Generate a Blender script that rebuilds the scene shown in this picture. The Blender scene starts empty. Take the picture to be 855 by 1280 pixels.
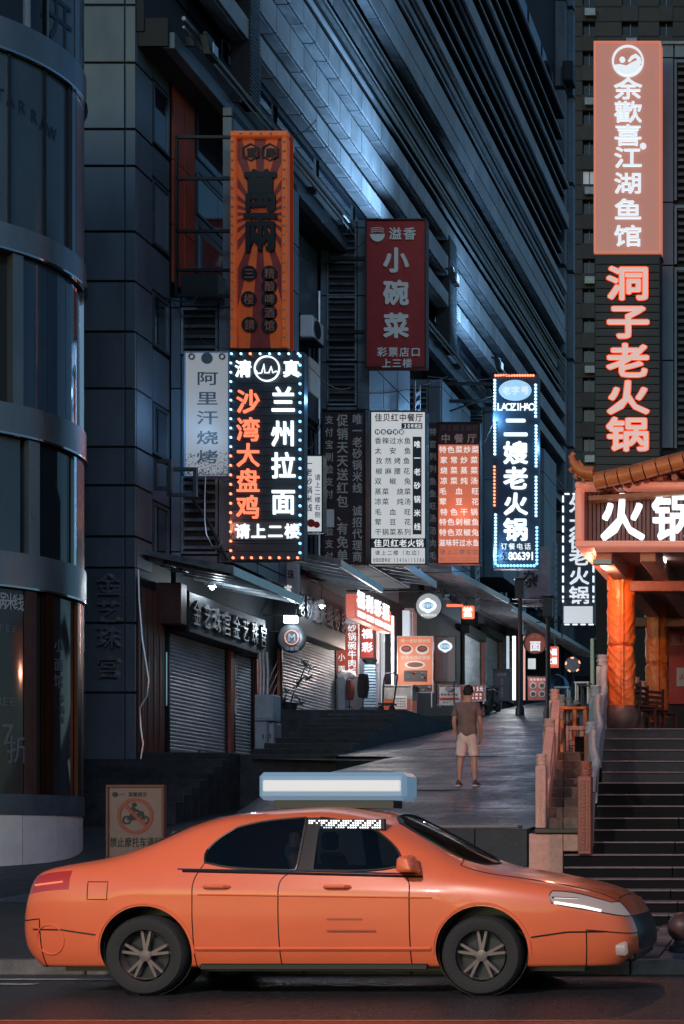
import bpy, bmesh, math, random
from mathutils import Vector, Matrix
random.seed(7)
PI = math.pi
SC = bpy.context.scene
COL = SC.collection
# ------------------------------------------------------------------ camera, world, light, exposure
H = 1.23                       # eye height above the road
F = 1800.0                     # focal length in photograph pixels (photo 855 x 1280)
CX, CY = 1060.0, 1050.0        # vanishing point of the lane in the photograph (a shift lens)
cam_d = bpy.data.cameras.new('camera'); cam = bpy.data.objects.new('camera', cam_d); COL.objects.link(cam)
cam.location = (0, 0, H); cam.rotation_euler = (PI/2, 0, 0)
cam_d.sensor_fit = 'AUTO'; cam_d.sensor_width = 36.0; cam_d.lens = F/1280*36
cam_d.shift_x = -(CX-427.5)/1280; cam_d.shift_y = (CY-640)/1280
cam_d.clip_start = .1; cam_d.clip_end = 1500
SC.camera = cam
SC.view_settings.view_transform = 'Standard'; SC.view_settings.look = 'None'
SC.view_settings.exposure = 0.0; SC.view_settings.gamma = 1.0
try:
    SC.cycles.use_denoising = True
    SC.cycles.max_bounces = 6; SC.cycles.diffuse_bounces = 3; SC.cycles.glossy_bounces = 3
    SC.cycles.sample_clamp_indirect = 3.0
except Exception: pass
W = bpy.data.worlds.new('World'); SC.world = W; W.use_nodes = True
nt = W.node_tree; bg = nt.nodes['Background']
sky = nt.nodes.new('ShaderNodeTexSky'); sky.sky_type = 'NISHITA'; sky.sun_disc = False
SUN_EL, SUN_ROT = math.radians(9.0), math.radians(200)
sky.sun_elevation = SUN_EL; sky.sun_rotation = SUN_ROT
tint = nt.nodes.new('ShaderNodeMix'); tint.data_type = 'RGBA'; tint.blend_type = 'MULTIPLY'
tint.inputs[0].default_value = 1.0; tint.inputs[7].default_value = (.56, .86, 1.15, 1)
nt.links.new(sky.outputs[0], tint.inputs[6]); nt.links.new(tint.outputs[2], bg.inputs[0])
bg.inputs[1].default_value = 0.085
def lamp(name, kind, loc, energy, color, parent=None, size=.1, spot=None, aim=None, blend=.6):
    d = bpy.data.lights.new(name, kind); d.energy = energy; d.color = color
    if kind == 'SUN': d.angle = size
    elif kind == 'AREA': d.shape = 'RECTANGLE'; d.size, d.size_y = size
    else: d.shadow_soft_size = size
    if spot: d.spot_size = math.radians(spot); d.spot_blend = blend
    o = bpy.data.objects.new(name, d); COL.objects.link(o)
    o.location = loc
    if aim is not None:
        o.rotation_euler = (Vector(aim)-Vector(loc)).to_track_quat('-Z', 'Y').to_euler()
    if parent is not None:
        o.parent = parent; o.location = Vector(loc)-parent.location
    return o
sun_dir = Vector((math.sin(SUN_ROT)*math.cos(math.radians(38)), math.cos(SUN_ROT)*math.cos(math.radians(38)), math.sin(math.radians(38))))
moon = lamp('moon_light', 'SUN', (0, -5, 40), 0.42, (.54, .72, 1.0), size=math.radians(12), aim=Vector((0, -5, 40))+Vector((-.42, .8, -.42)))

# ------------------------------------------------------------------ helpers
def P(x, y, Y): return ((x-CX)*Y/F, Y, H+(CY-y)*Y/F)
def PX(x, Y): return (x-CX)*Y/F
def PZ(y, Y): return H+(CY-y)*Y/F
def Yat(x, X): return X*F/(x-CX)
MATS = {}
def mat(name, col, rough=.6, metal=0., noise=0., scale=4., bump=0., bscale=30., emit=None, es=0., spec=None, stretch=None, coat=0., trans=0., dirt=None):
    if name in MATS: return MATS[name]
    m = bpy.data.materials.new(name); m.use_nodes = True; n = m.node_tree; b = n.nodes['Principled BSDF']
    b.inputs['Base Color'].default_value = (*col, 1); b.inputs['Roughness'].default_value = rough; b.inputs['Metallic'].default_value = metal
    if spec is not None: b.inputs['Specular IOR Level'].default_value = spec
    if coat: b.inputs['Coat Weight'].default_value = coat; b.inputs['Coat Roughness'].default_value = .05
    if trans: b.inputs['Transmission Weight'].default_value = trans
    co = None
    if noise or bump:
        tc = n.nodes.new('ShaderNodeTexCoord'); mp = n.nodes.new('ShaderNodeMapping'); n.links.new(tc.outputs['Object'], mp.inputs[0])
        oi = n.nodes.new('ShaderNodeObjectInfo'); ml = n.nodes.new('ShaderNodeVectorMath'); ml.operation = 'SCALE'; ml.inputs[0].default_value = (17, 31, 7)
        n.links.new(oi.outputs['Random'], ml.inputs['Scale']); n.links.new(ml.outputs[0], mp.inputs['Location'])
        if stretch: mp.inputs['Scale'].default_value = stretch
        co = mp.outputs[0]
    if noise:
        t = n.nodes.new('ShaderNodeTexNoise'); t.inputs['Scale'].default_value = scale; t.inputs['Detail'].default_value = 8; t.inputs['Roughness'].default_value = .65
        n.links.new(co, t.inputs['Vector'])
        r = n.nodes.new('ShaderNodeMapRange'); r.inputs[1].default_value = .28; r.inputs[2].default_value = .72; r.inputs[3].default_value = 1-noise; r.inputs[4].default_value = 1+noise*.6
        n.links.new(t.outputs['Fac'], r.inputs[0])
        oi2 = n.nodes.new('ShaderNodeObjectInfo'); r2 = n.nodes.new('ShaderNodeMapRange'); r2.inputs[3].default_value = 1-noise*.35; r2.inputs[4].default_value = 1+noise*.35
        n.links.new(oi2.outputs['Random'], r2.inputs[0])
        mm = n.nodes.new('ShaderNodeMath'); mm.operation = 'MULTIPLY'; n.links.new(r.outputs[0], mm.inputs[0]); n.links.new(r2.outputs[0], mm.inputs[1])
        mx = n.nodes.new('ShaderNodeVectorMath'); mx.operation = 'SCALE'; mx.inputs[0].default_value = col
        n.links.new(mm.outputs[0], mx.inputs['Scale']); n.links.new(mx.outputs[0], b.inputs['Base Color'])
        rr = n.nodes.new('ShaderNodeMapRange'); rr.inputs[1].default_value = .3; rr.inputs[2].default_value = .7
        rr.inputs[3].default_value = max(.02, rough-.12*min(1, noise*2)); rr.inputs[4].default_value = min(1, rough+.12*min(1, noise*2)); n.links.new(t.outputs['Fac'], rr.inputs[0]); n.links.new(rr.outputs[0], b.inputs['Roughness'])
    if bump:
        t2 = n.nodes.new('ShaderNodeTexNoise'); t2.inputs['Scale'].default_value = bscale; t2.inputs['Detail'].default_value = 6
        n.links.new(co, t2.inputs['Vector'])
        bu = n.nodes.new('ShaderNodeBump'); bu.inputs['Strength'].default_value = bump; bu.inputs['Distance'].default_value = .02
        n.links.new(t2.outputs['Fac'], bu.inputs['Height']); n.links.new(bu.outputs[0], b.inputs['Normal'])
    if emit: b.inputs['Emission Color'].default_value = (*emit, 1); b.inputs['Emission Strength'].default_value = es
    MATS[name] = m; return m

class MB:
    """collects geometry in world coordinates"""
    def __init__(s): s.v = []; s.f = []; s.smooth = False
    def box(s, x0, x1, y0, y1, z0, z1):
        if x0 > x1: x0, x1 = x1, x0
        if y0 > y1: y0, y1 = y1, y0
        if z0 > z1: z0, z1 = z1, z0
        i = len(s.v)
        s.v += [(x0,y0,z0),(x1,y0,z0),(x1,y1,z0),(x0,y1,z0),(x0,y0,z1),(x1,y0,z1),(x1,y1,z1),(x0,y1,z1)]
        s.f += [(i,i+3,i+2,i+1),(i+4,i+5,i+6,i+7),(i,i+1,i+5,i+4),(i+1,i+2,i+6,i+5),(i+2,i+3,i+7,i+6),(i+3,i,i+4,i+7)]
        return s
    def hexa(s, pts):   # 8 points: bottom 4 ccw, top 4 ccw
        i = len(s.v); s.v += [tuple(p) for p in pts]
        s.f += [(i,i+3,i+2,i+1),(i+4,i+5,i+6,i+7),(i,i+1,i+5,i+4),(i+1,i+2,i+6,i+5),(i+2,i+3,i+7,i+6),(i+3,i,i+4,i+7)]
        return s
    def tube(s, pts, r, n=8, cap=True):
        pts = [Vector(p) for p in pts]; rs = r if isinstance(r, (list, tuple)) else [r]*len(pts)
        i0 = len(s.v); prev = None
        for k, p in enumerate(pts):
            d = (pts[min(k+1, len(pts)-1)]-pts[max(k-1, 0)]).normalized()
            a = Vector((0,0,1)) if abs(d.z) < .9 else Vector((1,0,0))
            if prev is not None and (prev-d*prev.dot(d)).length > 1e-3: u = (prev-d*prev.dot(d)).normalized()
            else: u = d.cross(a).normalized()
            prev = u; w = d.cross(u)
            for j in range(n):
                t = 2*PI*j/n; q = p+u*(rs[k]*math.cos(t))+w*(rs[k]*math.sin(t)); s.v.append(tuple(q))
        for k in range(len(pts)-1):
            for j in range(n):
                a = i0+k*n+j; b = i0+k*n+(j+1)%n; s.f.append((a, b, b+n, a+n))
        if cap:
            s.f.append(tuple(i0+j for j in range(n))[::-1]); e = i0+(len(pts)-1)*n; s.f.append(tuple(e+j for j in range(n)))
        return s
    def lathe(s, c, prof, n=16, axis='z', cap=True):
        i0 = len(s.v); c = Vector(c)
        for (r, h) in prof:
            for j in range(n):
                t = 2*PI*j/n; a, b = r*math.cos(t), r*math.sin(t)
                q = (a, b, h) if axis == 'z' else ((a, h, b) if axis == 'y' else (h, a, b))
                s.v.append(tuple(c+Vector(q)))
        for k in range(len(prof)-1):
            for j in range(n):
                a = i0+k*n+j; b = i0+k*n+(j+1)%n; s.f.append((a, b, b+n, a+n))
        if cap: s.f.append(tuple(i0+j for j in range(n))[::-1]); e = i0+(len(prof)-1)*n; s.f.append(tuple(e+j for j in range(n)))
        return s
    def ico(s, c, r, sub=1):
        bm = bmesh.new(); bmesh.ops.create_icosphere(bm, subdivisions=sub, radius=r); i = len(s.v)
        for v in bm.verts: s.v.append((v.co.x+c[0], v.co.y+c[1], v.co.z+c[2]))
        for f in bm.faces: s.f.append(tuple(i+v.index for v in f.verts))
        bm.free(); return s
    def prism(s, pts, y0, y1):   # xz outline extruded along y
        i = len(s.v); n = len(pts)
        s.v += [(x, y0, z) for x, z in pts]+[(x, y1, z) for x, z in pts]
        s.f.append(tuple(range(i, i+n))); s.f.append(tuple(range(i+2*n-1, i+n-1, -1)))
        for k in range(n): a, b = i+k, i+(k+1) % n; s.f.append((a, a+n, b+n, b))
        return s
    def prismx(s, pts, x0, x1):   # yz outline extruded along x
        i = len(s.v); n = len(pts)
        s.v += [(x0, y, z) for y, z in pts]+[(x1, y, z) for y, z in pts]
        s.f.append(tuple(range(i, i+n))); s.f.append(tuple(range(i+2*n-1, i+n-1, -1)))
        for k in range(n): a, b = i+k, i+(k+1) % n; s.f.append((a, a+n, b+n, b))
        return s
    def grid(s, fn, nu, nv):
        i = len(s.v)
        for a in range(nu+1):
            for b in range(nv+1): s.v.append(tuple(fn(a/nu, b/nv)))
        for a in range(nu):
            for b in range(nv):
                k = i+a*(nv+1)+b; s.f.append((k, k+nv+1, k+nv+2, k+1))
        return s
    def add(s, mesh, M):
        i = len(s.v)
        for v in mesh.vertices: s.v.append(tuple(M @ v.co))
        for p in mesh.polygons: s.f.append(tuple(i+k for k in p.vertices))
        return s

def link_mesh(name, me, root=None, loc=(0,0,0)):
    o = bpy.data.objects.new(name, me); COL.objects.link(o); o.location = loc
    if root is not None: o.parent = root
    return o
def wloc(o):
    l = Vector((0,0,0))
    while o is not None: l += o.location; o = o.parent
    return l
def build(mb, name, m, root=None, smooth=False, bevel=0, recalc=True):
    o0 = wloc(root) if root is not None else Vector((0,0,0))
    if root is None:
        xs = [v[0] for v in mb.v]; ys = [v[1] for v in mb.v]; zs = [v[2] for v in mb.v]
        o0 = Vector(((min(xs)+max(xs))/2, (min(ys)+max(ys))/2, min(zs)))
    me = bpy.data.meshes.new(name)
    me.from_pydata([(v[0]-o0.x, v[1]-o0.y, v[2]-o0.z) for v in mb.v], [], mb.f)
    if recalc:
        bm = bmesh.new(); bm.from_mesh(me); bmesh.ops.recalc_face_normals(bm, faces=bm.faces)
        if bevel: bmesh.ops.bevel(bm, geom=[e for e in bm.edges if len(e.link_faces) == 2 and e.calc_face_angle(0) > .6], offset=bevel, segments=1, affect='EDGES', clamp_overlap=True)
        bm.to_mesh(me); bm.free()
    me.materials.append(m)
    if smooth:
        for p in me.polygons: p.use_smooth = True
        if smooth != 'all':
            try: me.set_sharp_from_angle(angle=math.radians(40))
            except Exception: pass
    o = link_mesh(name, me, root)
    if root is None: o.location = o0
    return o
def bx(name, m, x0, x1, y0, y1, z0, z1, root=None, bevel=0):
    return build(MB().box(x0, x1, y0, y1, z0, z1), name, m, root, bevel=bevel)
def thing(name, label, cat, loc, group=None):
    o = bpy.data.objects.new(name, None); COL.objects.link(o); o.location = loc; o.empty_display_size = .2
    o['label'] = label; o['category'] = cat
    if group: o['group'] = group
    return o
def tag(o, label, cat, group=None):
    o['label'] = label; o['category'] = cat
    if group: o['group'] = group
    return o
def struct(o): o['kind'] = 'structure'; return o
def stuff(o): o['kind'] = 'stuff'; return o
def copy_tree(o, loc=None, parent=None):
    c = o.copy(); COL.objects.link(c)
    if parent is not None: c.parent = parent
    if loc is not None: c.location = loc
    for ch in list(o.children): copy_tree(ch, None, c)
    return c
def inst(o, loc, root=None):       # shares mesh data; loc in world
    c = o.copy(); COL.objects.link(c); c.parent = root
    c.location = Vector(loc)-(wloc(root) if root is not None else Vector((0,0,0))); return c
_pc = {}
def piece(name, m, dx, dy, dz, centre, root, bevel=.004):
    """box piece with shared mesh for equal sizes"""
    k = (name, m.name, round(dx, 3), round(dy, 3), round(dz, 3))
    if k not in _pc:
        me = bpy.data.meshes.new(name); bm = bmesh.new(); bmesh.ops.create_cube(bm, size=1)
        for v in bm.verts: v.co.x *= dx; v.co.y *= dy; v.co.z *= dz
        if bevel: bmesh.ops.bevel(bm, geom=list(bm.edges), offset=bevel, segments=1, affect='EDGES')
        bm.to_mesh(me); bm.free(); me.materials.append(m); _pc[k] = me
    o = link_mesh(name, _pc[k], root)
    o.location = Vector(centre)-(wloc(root) if root is not None else Vector((0,0,0))); return o
# ---- lettering
_gc = {}
def glyph(ch, bold=.02, ext=.02):
    k = (ch, bold, ext)
    if k in _gc: return _gc[k]
    c = bpy.data.curves.new('t', 'FONT'); c.body = ch; c.size = 1; c.resolution_u = 2; c.extrude = ext
    o = bpy.data.objects.new('t', c); COL.objects.link(o)
    dg = bpy.context.evaluated_depsgraph_get(); me = bpy.data.meshes.new_from_object(o.evaluated_get(dg))
    bpy.data.objects.remove(o); bpy.data.curves.remove(c)
    if len(me.vertices) == 0: _gc[k] = None; return None
    xs = [v.co.x for v in me.vertices]; ys = [v.co.y for v in me.vertices]
    cjk = ord(ch[0]) > 0x2000
    cx = .5 if cjk else (min(xs)+max(xs))/2; cy = .37 if cjk else (min(ys)+max(ys))/2
    for v in me.vertices: v.co = (v.co.x-cx, v.co.y-cy, v.co.z)
    if bold > .004:      # heavier strokes: shifted copies
        V0 = [v.co.copy() for v in me.vertices]; F0 = [tuple(p.vertices) for p in me.polygons]; vs = []; fs = []
        nn = 4 if bold < .03 else 6
        offs = [(0, 0)]+[(bold*math.cos(2*PI*(q+.5)/nn), bold*math.sin(2*PI*(q+.5)/nn)) for q in range(nn)]
        for q, (dx, dy) in enumerate(offs):
            b0 = len(vs); vs += [(v.x+dx, v.y+dy, v.z-.0012*q) for v in V0]; fs += [tuple(b0+t for t in f) for f in F0]
        me = bpy.data.meshes.new('glyph'); me.from_pydata(vs, [], fs)
    _gc[k] = me; return me
def gmat(c, w, h, side=False):     # matrix placing a glyph: facing -Y, or facing +X when side
    S = Matrix.Diagonal((w, h, min(w, h), 1))
    R = Matrix(((1,0,0,0),(0,0,-1,0),(0,1,0,0),(0,0,0,1))) if not side else Matrix(((0,0,1,0),(1,0,0,0),(0,1,0,0),(0,0,0,1)))
    return Matrix.Translation(c) @ R @ S
_gl = {}
def letter(ch, c, w, h, m, root, name='character', bold=.02, ext=.03, side=False):
    g = glyph(ch, bold, ext)
    if g is None: return None
    k = (ch, bold, ext, m.name)
    if k not in _gl: me = g.copy(); me.materials.clear(); me.materials.append(m); _gl[k] = me
    o = link_mesh(name, _gl[k], root)
    o.matrix_local = gmat(Vector(c)-(wloc(root) if root is not None else Vector((0,0,0))), w, h, side); return o
def vtext(s, x, y0, y1, Y, m, root, w=None, h=None, bold=.02, ext=.03, name='character'):
    """vertical line of characters centred on pixel column x between rows y0 and y1; w,h in pixels"""
    n = len(s); st = (y1-y0)/n; h = h or st*.9; w = w or h
    for i, ch in enumerate(s):
        if ch != ' ': letter(ch, P(x, y0+st*(i+.5), Y), w*Y/F, h*Y/F, m, root, name, bold, ext)
def row(s, x0, x1, y, Y, m, root, h, bold=.01, ext=.006, name='text_line', w=None):
    """one horizontal line of small print as one mesh, characters spread over x0..x1"""
    mb = MB(); n = len(s); st = (x1-x0)/n
    for i, ch in enumerate(s):
        if ch == ' ': continue
        g = glyph(ch, bold, ext)
        if g: 
            k = 1 if ord(ch) > 0x2000 else 1.25
            mb.add(g, gmat(P(x0+st*(i+.5), y, Y), (w or min(st*.95, h))*Y/F*k, h*Y/F*k))
    return build(mb, name, m, root, recalc=False)
def vrow(s, x, y0, y1, Y, m, root, w, bold=.01, ext=.006, name='text_line'):
    mb = MB(); n = len(s); st = (y1-y0)/n
    for i, ch in enumerate(s):
        g = glyph(ch, bold, ext) if ch != ' ' else None
        if g: mb.add(g, gmat(P(x, y0+st*(i+.5), Y), w*Y/F, min(st*.97, w*1.1)*Y/F))
    return build(mb, name, m, root, recalc=False)

# ------------------------------------------------------------------ materials
E_ = lambda n, c, s, **k: mat(n, tuple(min(.8, q*.4) for q in c), .4, emit=c, es=s, **k)
clad = mat('cladding_blue_grey', (.125,.155,.185), .38, .25, noise=.3, scale=1.2, stretch=(1,1,.35), bump=.05, bscale=6)
clad_dark = mat('cladding_joint', (.012,.014,.018), .7)
panel_lt = mat('bay_cladding', (.15,.19,.23), .45, .3, noise=.3, scale=1.5, stretch=(1,1,.3))
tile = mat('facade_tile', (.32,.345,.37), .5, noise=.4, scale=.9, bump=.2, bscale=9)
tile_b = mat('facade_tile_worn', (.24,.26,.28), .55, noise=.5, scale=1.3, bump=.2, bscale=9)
dark = mat('dark_paint', (.014,.016,.02), .6, noise=.3, scale=5)
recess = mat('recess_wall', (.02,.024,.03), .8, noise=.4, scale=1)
steel = mat('dark_steel', (.04,.045,.05), .45, .7, noise=.3, scale=8)
galv = mat('galvanised_steel', (.28,.31,.34), .4, .7, noise=.35, scale=5)
alu = mat('aluminium', (.45,.48,.5), .33, .8, noise=.2, scale=6)
chrome = mat('chrome', (.6,.62,.64), .12, 1.)
glass = mat('dark_glass', (.015,.02,.028), .06, 0, spec=.8, noise=.05)
glassb = mat('frosted_blue_panel', (.075,.11,.14), .16, noise=.25, scale=.7, stretch=(1,1,.6))
shut = mat('shutter_steel', (.42,.46,.49), .45, .15, noise=.4, scale=1.6, stretch=(1,1,3), bump=.05)
asph = mat('asphalt', (.045,.045,.05), .36, noise=.6, scale=14, bump=1., bscale=55)
pave = mat('pavement_stone', (.12,.115,.115), .6, noise=.5, scale=4, bump=.4, bscale=40)
def brick_mat(name, c1, c2, cm, bw, bh, rough, bump):
    m = bpy.data.materials.new(name); m.use_nodes = True; n = m.node_tree; b = n.nodes['Principled BSDF']; L = n.links.new
    tc = n.nodes.new('ShaderNodeTexCoord'); mp = n.nodes.new('ShaderNodeMapping'); L(tc.outputs['Object'], mp.inputs[0])
    wn = n.nodes.new('ShaderNodeTexNoise'); wn.inputs['Scale'].default_value = 3; L(mp.outputs[0], wn.inputs['Vector'])
    ad = n.nodes.new('ShaderNodeVectorMath'); ad.operation = 'MULTIPLY_ADD'; ad.inputs[1].default_value = (.07,.07,0); L(wn.outputs['Color'], ad.inputs[0]); L(mp.outputs[0], ad.inputs[2])
    br = n.nodes.new('ShaderNodeTexBrick'); L(ad.outputs[0], br.inputs['Vector']); br.inputs['Scale'].default_value = 1; br.inputs['Brick Width'].default_value = bw; br.inputs['Row Height'].default_value = bh
    br.inputs['Mortar Size'].default_value = .012; br.inputs['Mortar Smooth'].default_value = .4; br.inputs['Color1'].default_value = (*c1,1); br.inputs['Color2'].default_value = (*c2,1); br.inputs['Mortar'].default_value = (*cm,1)
    t = n.nodes.new('ShaderNodeTexNoise'); t.inputs['Scale'].default_value = .9; t.inputs['Detail'].default_value = 9; t.inputs['Roughness'].default_value = .7; L(mp.outputs[0], t.inputs['Vector'])
    r = n.nodes.new('ShaderNodeMapRange'); r.inputs[1].default_value = .3; r.inputs[2].default_value = .7; r.inputs[3].default_value = .45; r.inputs[4].default_value = 1.35; L(t.outputs['Fac'], r.inputs[0])
    sc = n.nodes.new('ShaderNodeVectorMath'); sc.operation = 'SCALE'; L(br.outputs['Color'], sc.inputs[0]); L(r.outputs[0], sc.inputs['Scale']); L(sc.outputs[0], b.inputs['Base Color'])
    r2 = n.nodes.new('ShaderNodeMapRange'); r2.inputs[1].default_value = .35; r2.inputs[2].default_value = .65; r2.inputs[3].default_value = rough-.2; r2.inputs[4].default_value = rough+.12; L(t.outputs['Fac'], r2.inputs[0]); L(r2.outputs[0], b.inputs['Roughness'])
    f = n.nodes.new('ShaderNodeTexNoise'); f.inputs['Scale'].default_value = 22; f.inputs['Detail'].default_value = 6; L(mp.outputs[0], f.inputs['Vector'])
    mm = n.nodes.new('ShaderNodeMath'); mm.operation = 'MULTIPLY_ADD'; mm.inputs[1].default_value = -1.2; L(br.outputs['Fac'], mm.inputs[0]); L(f.outputs['Fac'], mm.inputs[2])
    bu = n.nodes.new('ShaderNodeBump'); bu.inputs['Strength'].default_value = bump; bu.inputs['Distance'].default_value = .03; L(mm.outputs[0], bu.inputs['Height']); L(bu.outputs[0], b.inputs['Normal'])
    MATS[name] = m; return m
lane_m = brick_mat('lane_stone', (.072,.098,.125), (.038,.056,.074), (.02,.025,.03), .42, .2, .5, .9)
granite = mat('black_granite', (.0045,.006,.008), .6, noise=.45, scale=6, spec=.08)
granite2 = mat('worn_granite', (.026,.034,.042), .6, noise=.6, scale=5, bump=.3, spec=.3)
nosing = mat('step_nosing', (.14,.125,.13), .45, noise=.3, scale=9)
pinkst = mat('pale_carved_stone', (.62,.37,.31), .6, noise=.25, scale=9, bump=.3, bscale=30)
greyst = mat('grey_carved_stone', (.33,.36,.39), .55, noise=.3, scale=9, bump=.3, bscale=30)
redst = mat('red_brown_post', (.22,.07,.045), .5, noise=.35, scale=6, bump=.3)
brickst = mat('worn_step_stone', (.2,.13,.115), .7, noise=.6, scale=7, bump=.6, bscale=22)
woodb = mat('dark_red_wood', (.10,.03,.02), .4, noise=.4, scale=3, stretch=(6,6,.5))
brown = mat('brown_metal', (.07,.03,.025), .5, noise=.3, scale=4)
copper = mat('copper_trim', (.20,.07,.045), .22, .9)
orangew = mat('orange_wrap', (.82,.175,.03), .3, noise=.25, scale=3, bump=.6, bscale=16, spec=.6)
white_p = mat('white_paint', (.75,.76,.77), .45, noise=.12, scale=6)
palewall = mat('pale_base_tile', (.75,.63,.61), .45, noise=.15, scale=3)
towerm = mat('tower_brick', (.060,.058,.062), .85, noise=.35, scale=.6)
red_p = mat('red_paint', (.42,.03,.022), .5, noise=.15, scale=5)
dred = mat('dull_red_board', (.38,.03,.034), .6, noise=.2, scale=3)
blackp = mat('black_print', (.012,.012,.015), .5)
greyp = mat('grey_print', (.16,.17,.2), .5)
wh_e = E_('white_neon', (.82,.93,1.), 1.5)
whs = E_('white_tube_soft', (.8,.86,.92), .85)
bl_e = E_('blue_bulb', (.20,.55,1.), 3.0)
blw = E_('blue_white_bulb', (.42,.74,1.), 2.6)
rd_e = E_('red_bulb', (1.,.25,.12), 2.6)
rdl = E_('red_led', (1.,.20,.10), 1.5)
# ================================================================== the setting
A0, B0 = -2.42+H, .135
def lane(Y): return A0+B0*Y
def interp(t, pts):
    if t <= pts[0][0]: return pts[0][1]
    for (a, b), (c, d) in zip(pts, pts[1:]):
        if t <= c: return b+(d-b)*(t-a)/(c-a)
    return pts[-1][1]
def zl(Y): return interp(Y, [(13.35, .13), (15.6,.35), (19,.42), (25,.88), (28,1.5), (31,1.9), (80, 8)])
def smooth(t): t = max(0, min(1, t)); return t*t*(3-2*t)
# far flat ground out to the horizon, road, pavement, lane
g = build(MB().grid(lambda u, v: (-400+800*u, -60+760*v, -.02 if v < .5 else -.02), 8, 8), 'ground', mat('ground_dark', (.03,.03,.03), .9, noise=.3), recalc=False); struct(g)
rd = MB().grid(lambda u, v: (-60+120*u, -8+21.35*v, .0+.004*math.sin(u*9)), 24, 12)
road = struct(build(rd, 'road', asph, smooth=True, recalc=False))
kb = struct(bpy.data.objects.new('kerb', None)); COL.objects.link(kb); kbm = mat('kerb_stone', (.14,.13,.13), .6, noise=.5, scale=5, bump=.4)
for k in range(26): piece('kerb_stone', kbm, .985, .16, .42, (-16+k+.5, 13.28+random.random()*.012, -.085+random.random()*.006), kb, bevel=.014)
bx('kerb_run', kbm, -60, -16.01, 13.2, 13.36, -.3, .125, kb); bx('kerb_run', kbm, 10.01, 30, 13.2, 13.36, -.3, .125, kb)
pv = MB().grid(lambda u, v: (-60+80*u, 13.36+(18.97-13.36)*v, zl(13.36+(18.97-13.36)*v)-.012), 40, 10)
pavement = struct(build(pv, 'pavement', mat('pavement_joint', (.03,.03,.032), .8, noise=.3), recalc=False))
for i in range(17):            # paving slabs that show right of the taxi
    for j in range(5):
        x = -3.1+i*.225; y = 13.52+j*.5+(.25 if i % 2 else 0)
        if x > .6 or y > 15.4: continue
        z0, z1 = zl(y-.2), zl(y+.22)
        o = build(MB().hexa([(x,y-.23,z0-.06),(x+.21,y-.23,z0-.06),(x+.21,y+.24,z1-.06),(x,y+.24,z1-.06),(x,y-.23,z0+.004+random.random()*.01),(x+.21,y-.23,z0+.004+random.random()*.008),(x+.21,y+.24,z1+.004),(x,y+.24,z1+.004)]), 'paving_slab', pave, pavement, bevel=.006)
def side_z(X, Y):
    if Y < 18.97: return zl(Y)
    a = zl(Y); b = lane(Y); return a+(b-a)*smooth((X+interp(Y, [(19,10.4),(26,12.4)]))/2.6)
sg = MB().grid(lambda u, v: (-26+14.6*u, 18.95+12.5*v, side_z(-26+14.6*u, 18.95+12.5*v)-.01), 30, 24)
struct(build(sg, 'side_path', granite2, smooth='all', recalc=False))
sg = MB().grid(lambda u, v: (-11.4+3.65*u, 18.95+12.5*v, side_z(-11.4+3.65*u, 18.95+12.5*v)-.008), 14, 24)
struct(build(sg, 'lane_apron', lane_m, smooth='all', recalc=False))
lane_o = struct(build(MB().grid(lambda u, v: ((-7.9 if 19+62*v < 31.4 else -13.0)+((-3.4) - (-7.9 if 19+62*v < 31.4 else -13.0))*u, 19+62*v, lane(19+62*v)-.05), 2, 60), 'lane_bed', recess, recalc=False))
y = 19.02; k = 0
lanes = struct(bpy.data.objects.new('lane', None)); COL.objects.link(lanes)
while y < 80:                  # concrete bays of the climbing lane, joints between them
    d = 2.45+.25*math.sin(k*2.3); xl = -7.76 if y+d < 31.45 else (-11.45 if y < 42.5 else -13.2)
    xr = -4.22 if y < 24 else -3.4
    mb = MB(); rnd = random.Random(k); off = rnd.random()*10
    def fn(u, v, y=y, d=d, xl=xl, xr=xr, off=off):
        X = xl+(xr-xl)*u; Y = y+(d-.035)*v
        w = .012*math.sin(X*2.1+off)+.010*math.sin(X*5.3+Y*3)+.006*math.sin(Y*21+X*1.5)
        return (X, Y, lane(Y)+w*.6)
    mb.grid(fn, 24, 14)
    build(mb, 'paving_slab', lane_m, lanes, smooth='all', recalc=False); y += d; k += 1
# stone wall that carries the lane's front edge
rw = struct(bpy.data.objects.new('retaining_wall', None)); COL.objects.link(rw)
for j in range(2):
    for i in range(5):
        w = .69; x = -7.64+i*w; z0 = .38+j*.5
        piece('stone_block', granite2, w-.012, .16, .49, (x+w/2, 18.9+random.random()*.008, z0+.25), rw)
bx('coping', nosing, -7.8, -4.3, 18.78, 19.03, 1.385, 1.43, rw, bevel=.01)
# white lane marks at far left of the road
marks = MB().box(-12, -6.4, 12.62, 12.7, .006, .008).box(-12, -6.9, 12.2, 12.28, .006, .008)
struct(build(marks, 'road_markings', mat('worn_white_line', (.42,.42,.42), .6, noise=.6, scale=10)))
struct(build(MB().box(-12, 3, 9.25, 9.72, .006, .0075), 'red_road_reflection', mat('red_reflection_band', (.3,.05,.03), .5, noise=.4, scale=6)))  # reddish reflection on the asphalt, painted in as a flat strip
struct(build(MB().box(-12, 3, 9.76, 9.78, .006, .0085), 'orange_reflection_line', mat('orange_reflection', (.6,.2,.08), .5, noise=.4, scale=6)))  # orange edge of that reflection, painted in as a thin line

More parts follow.
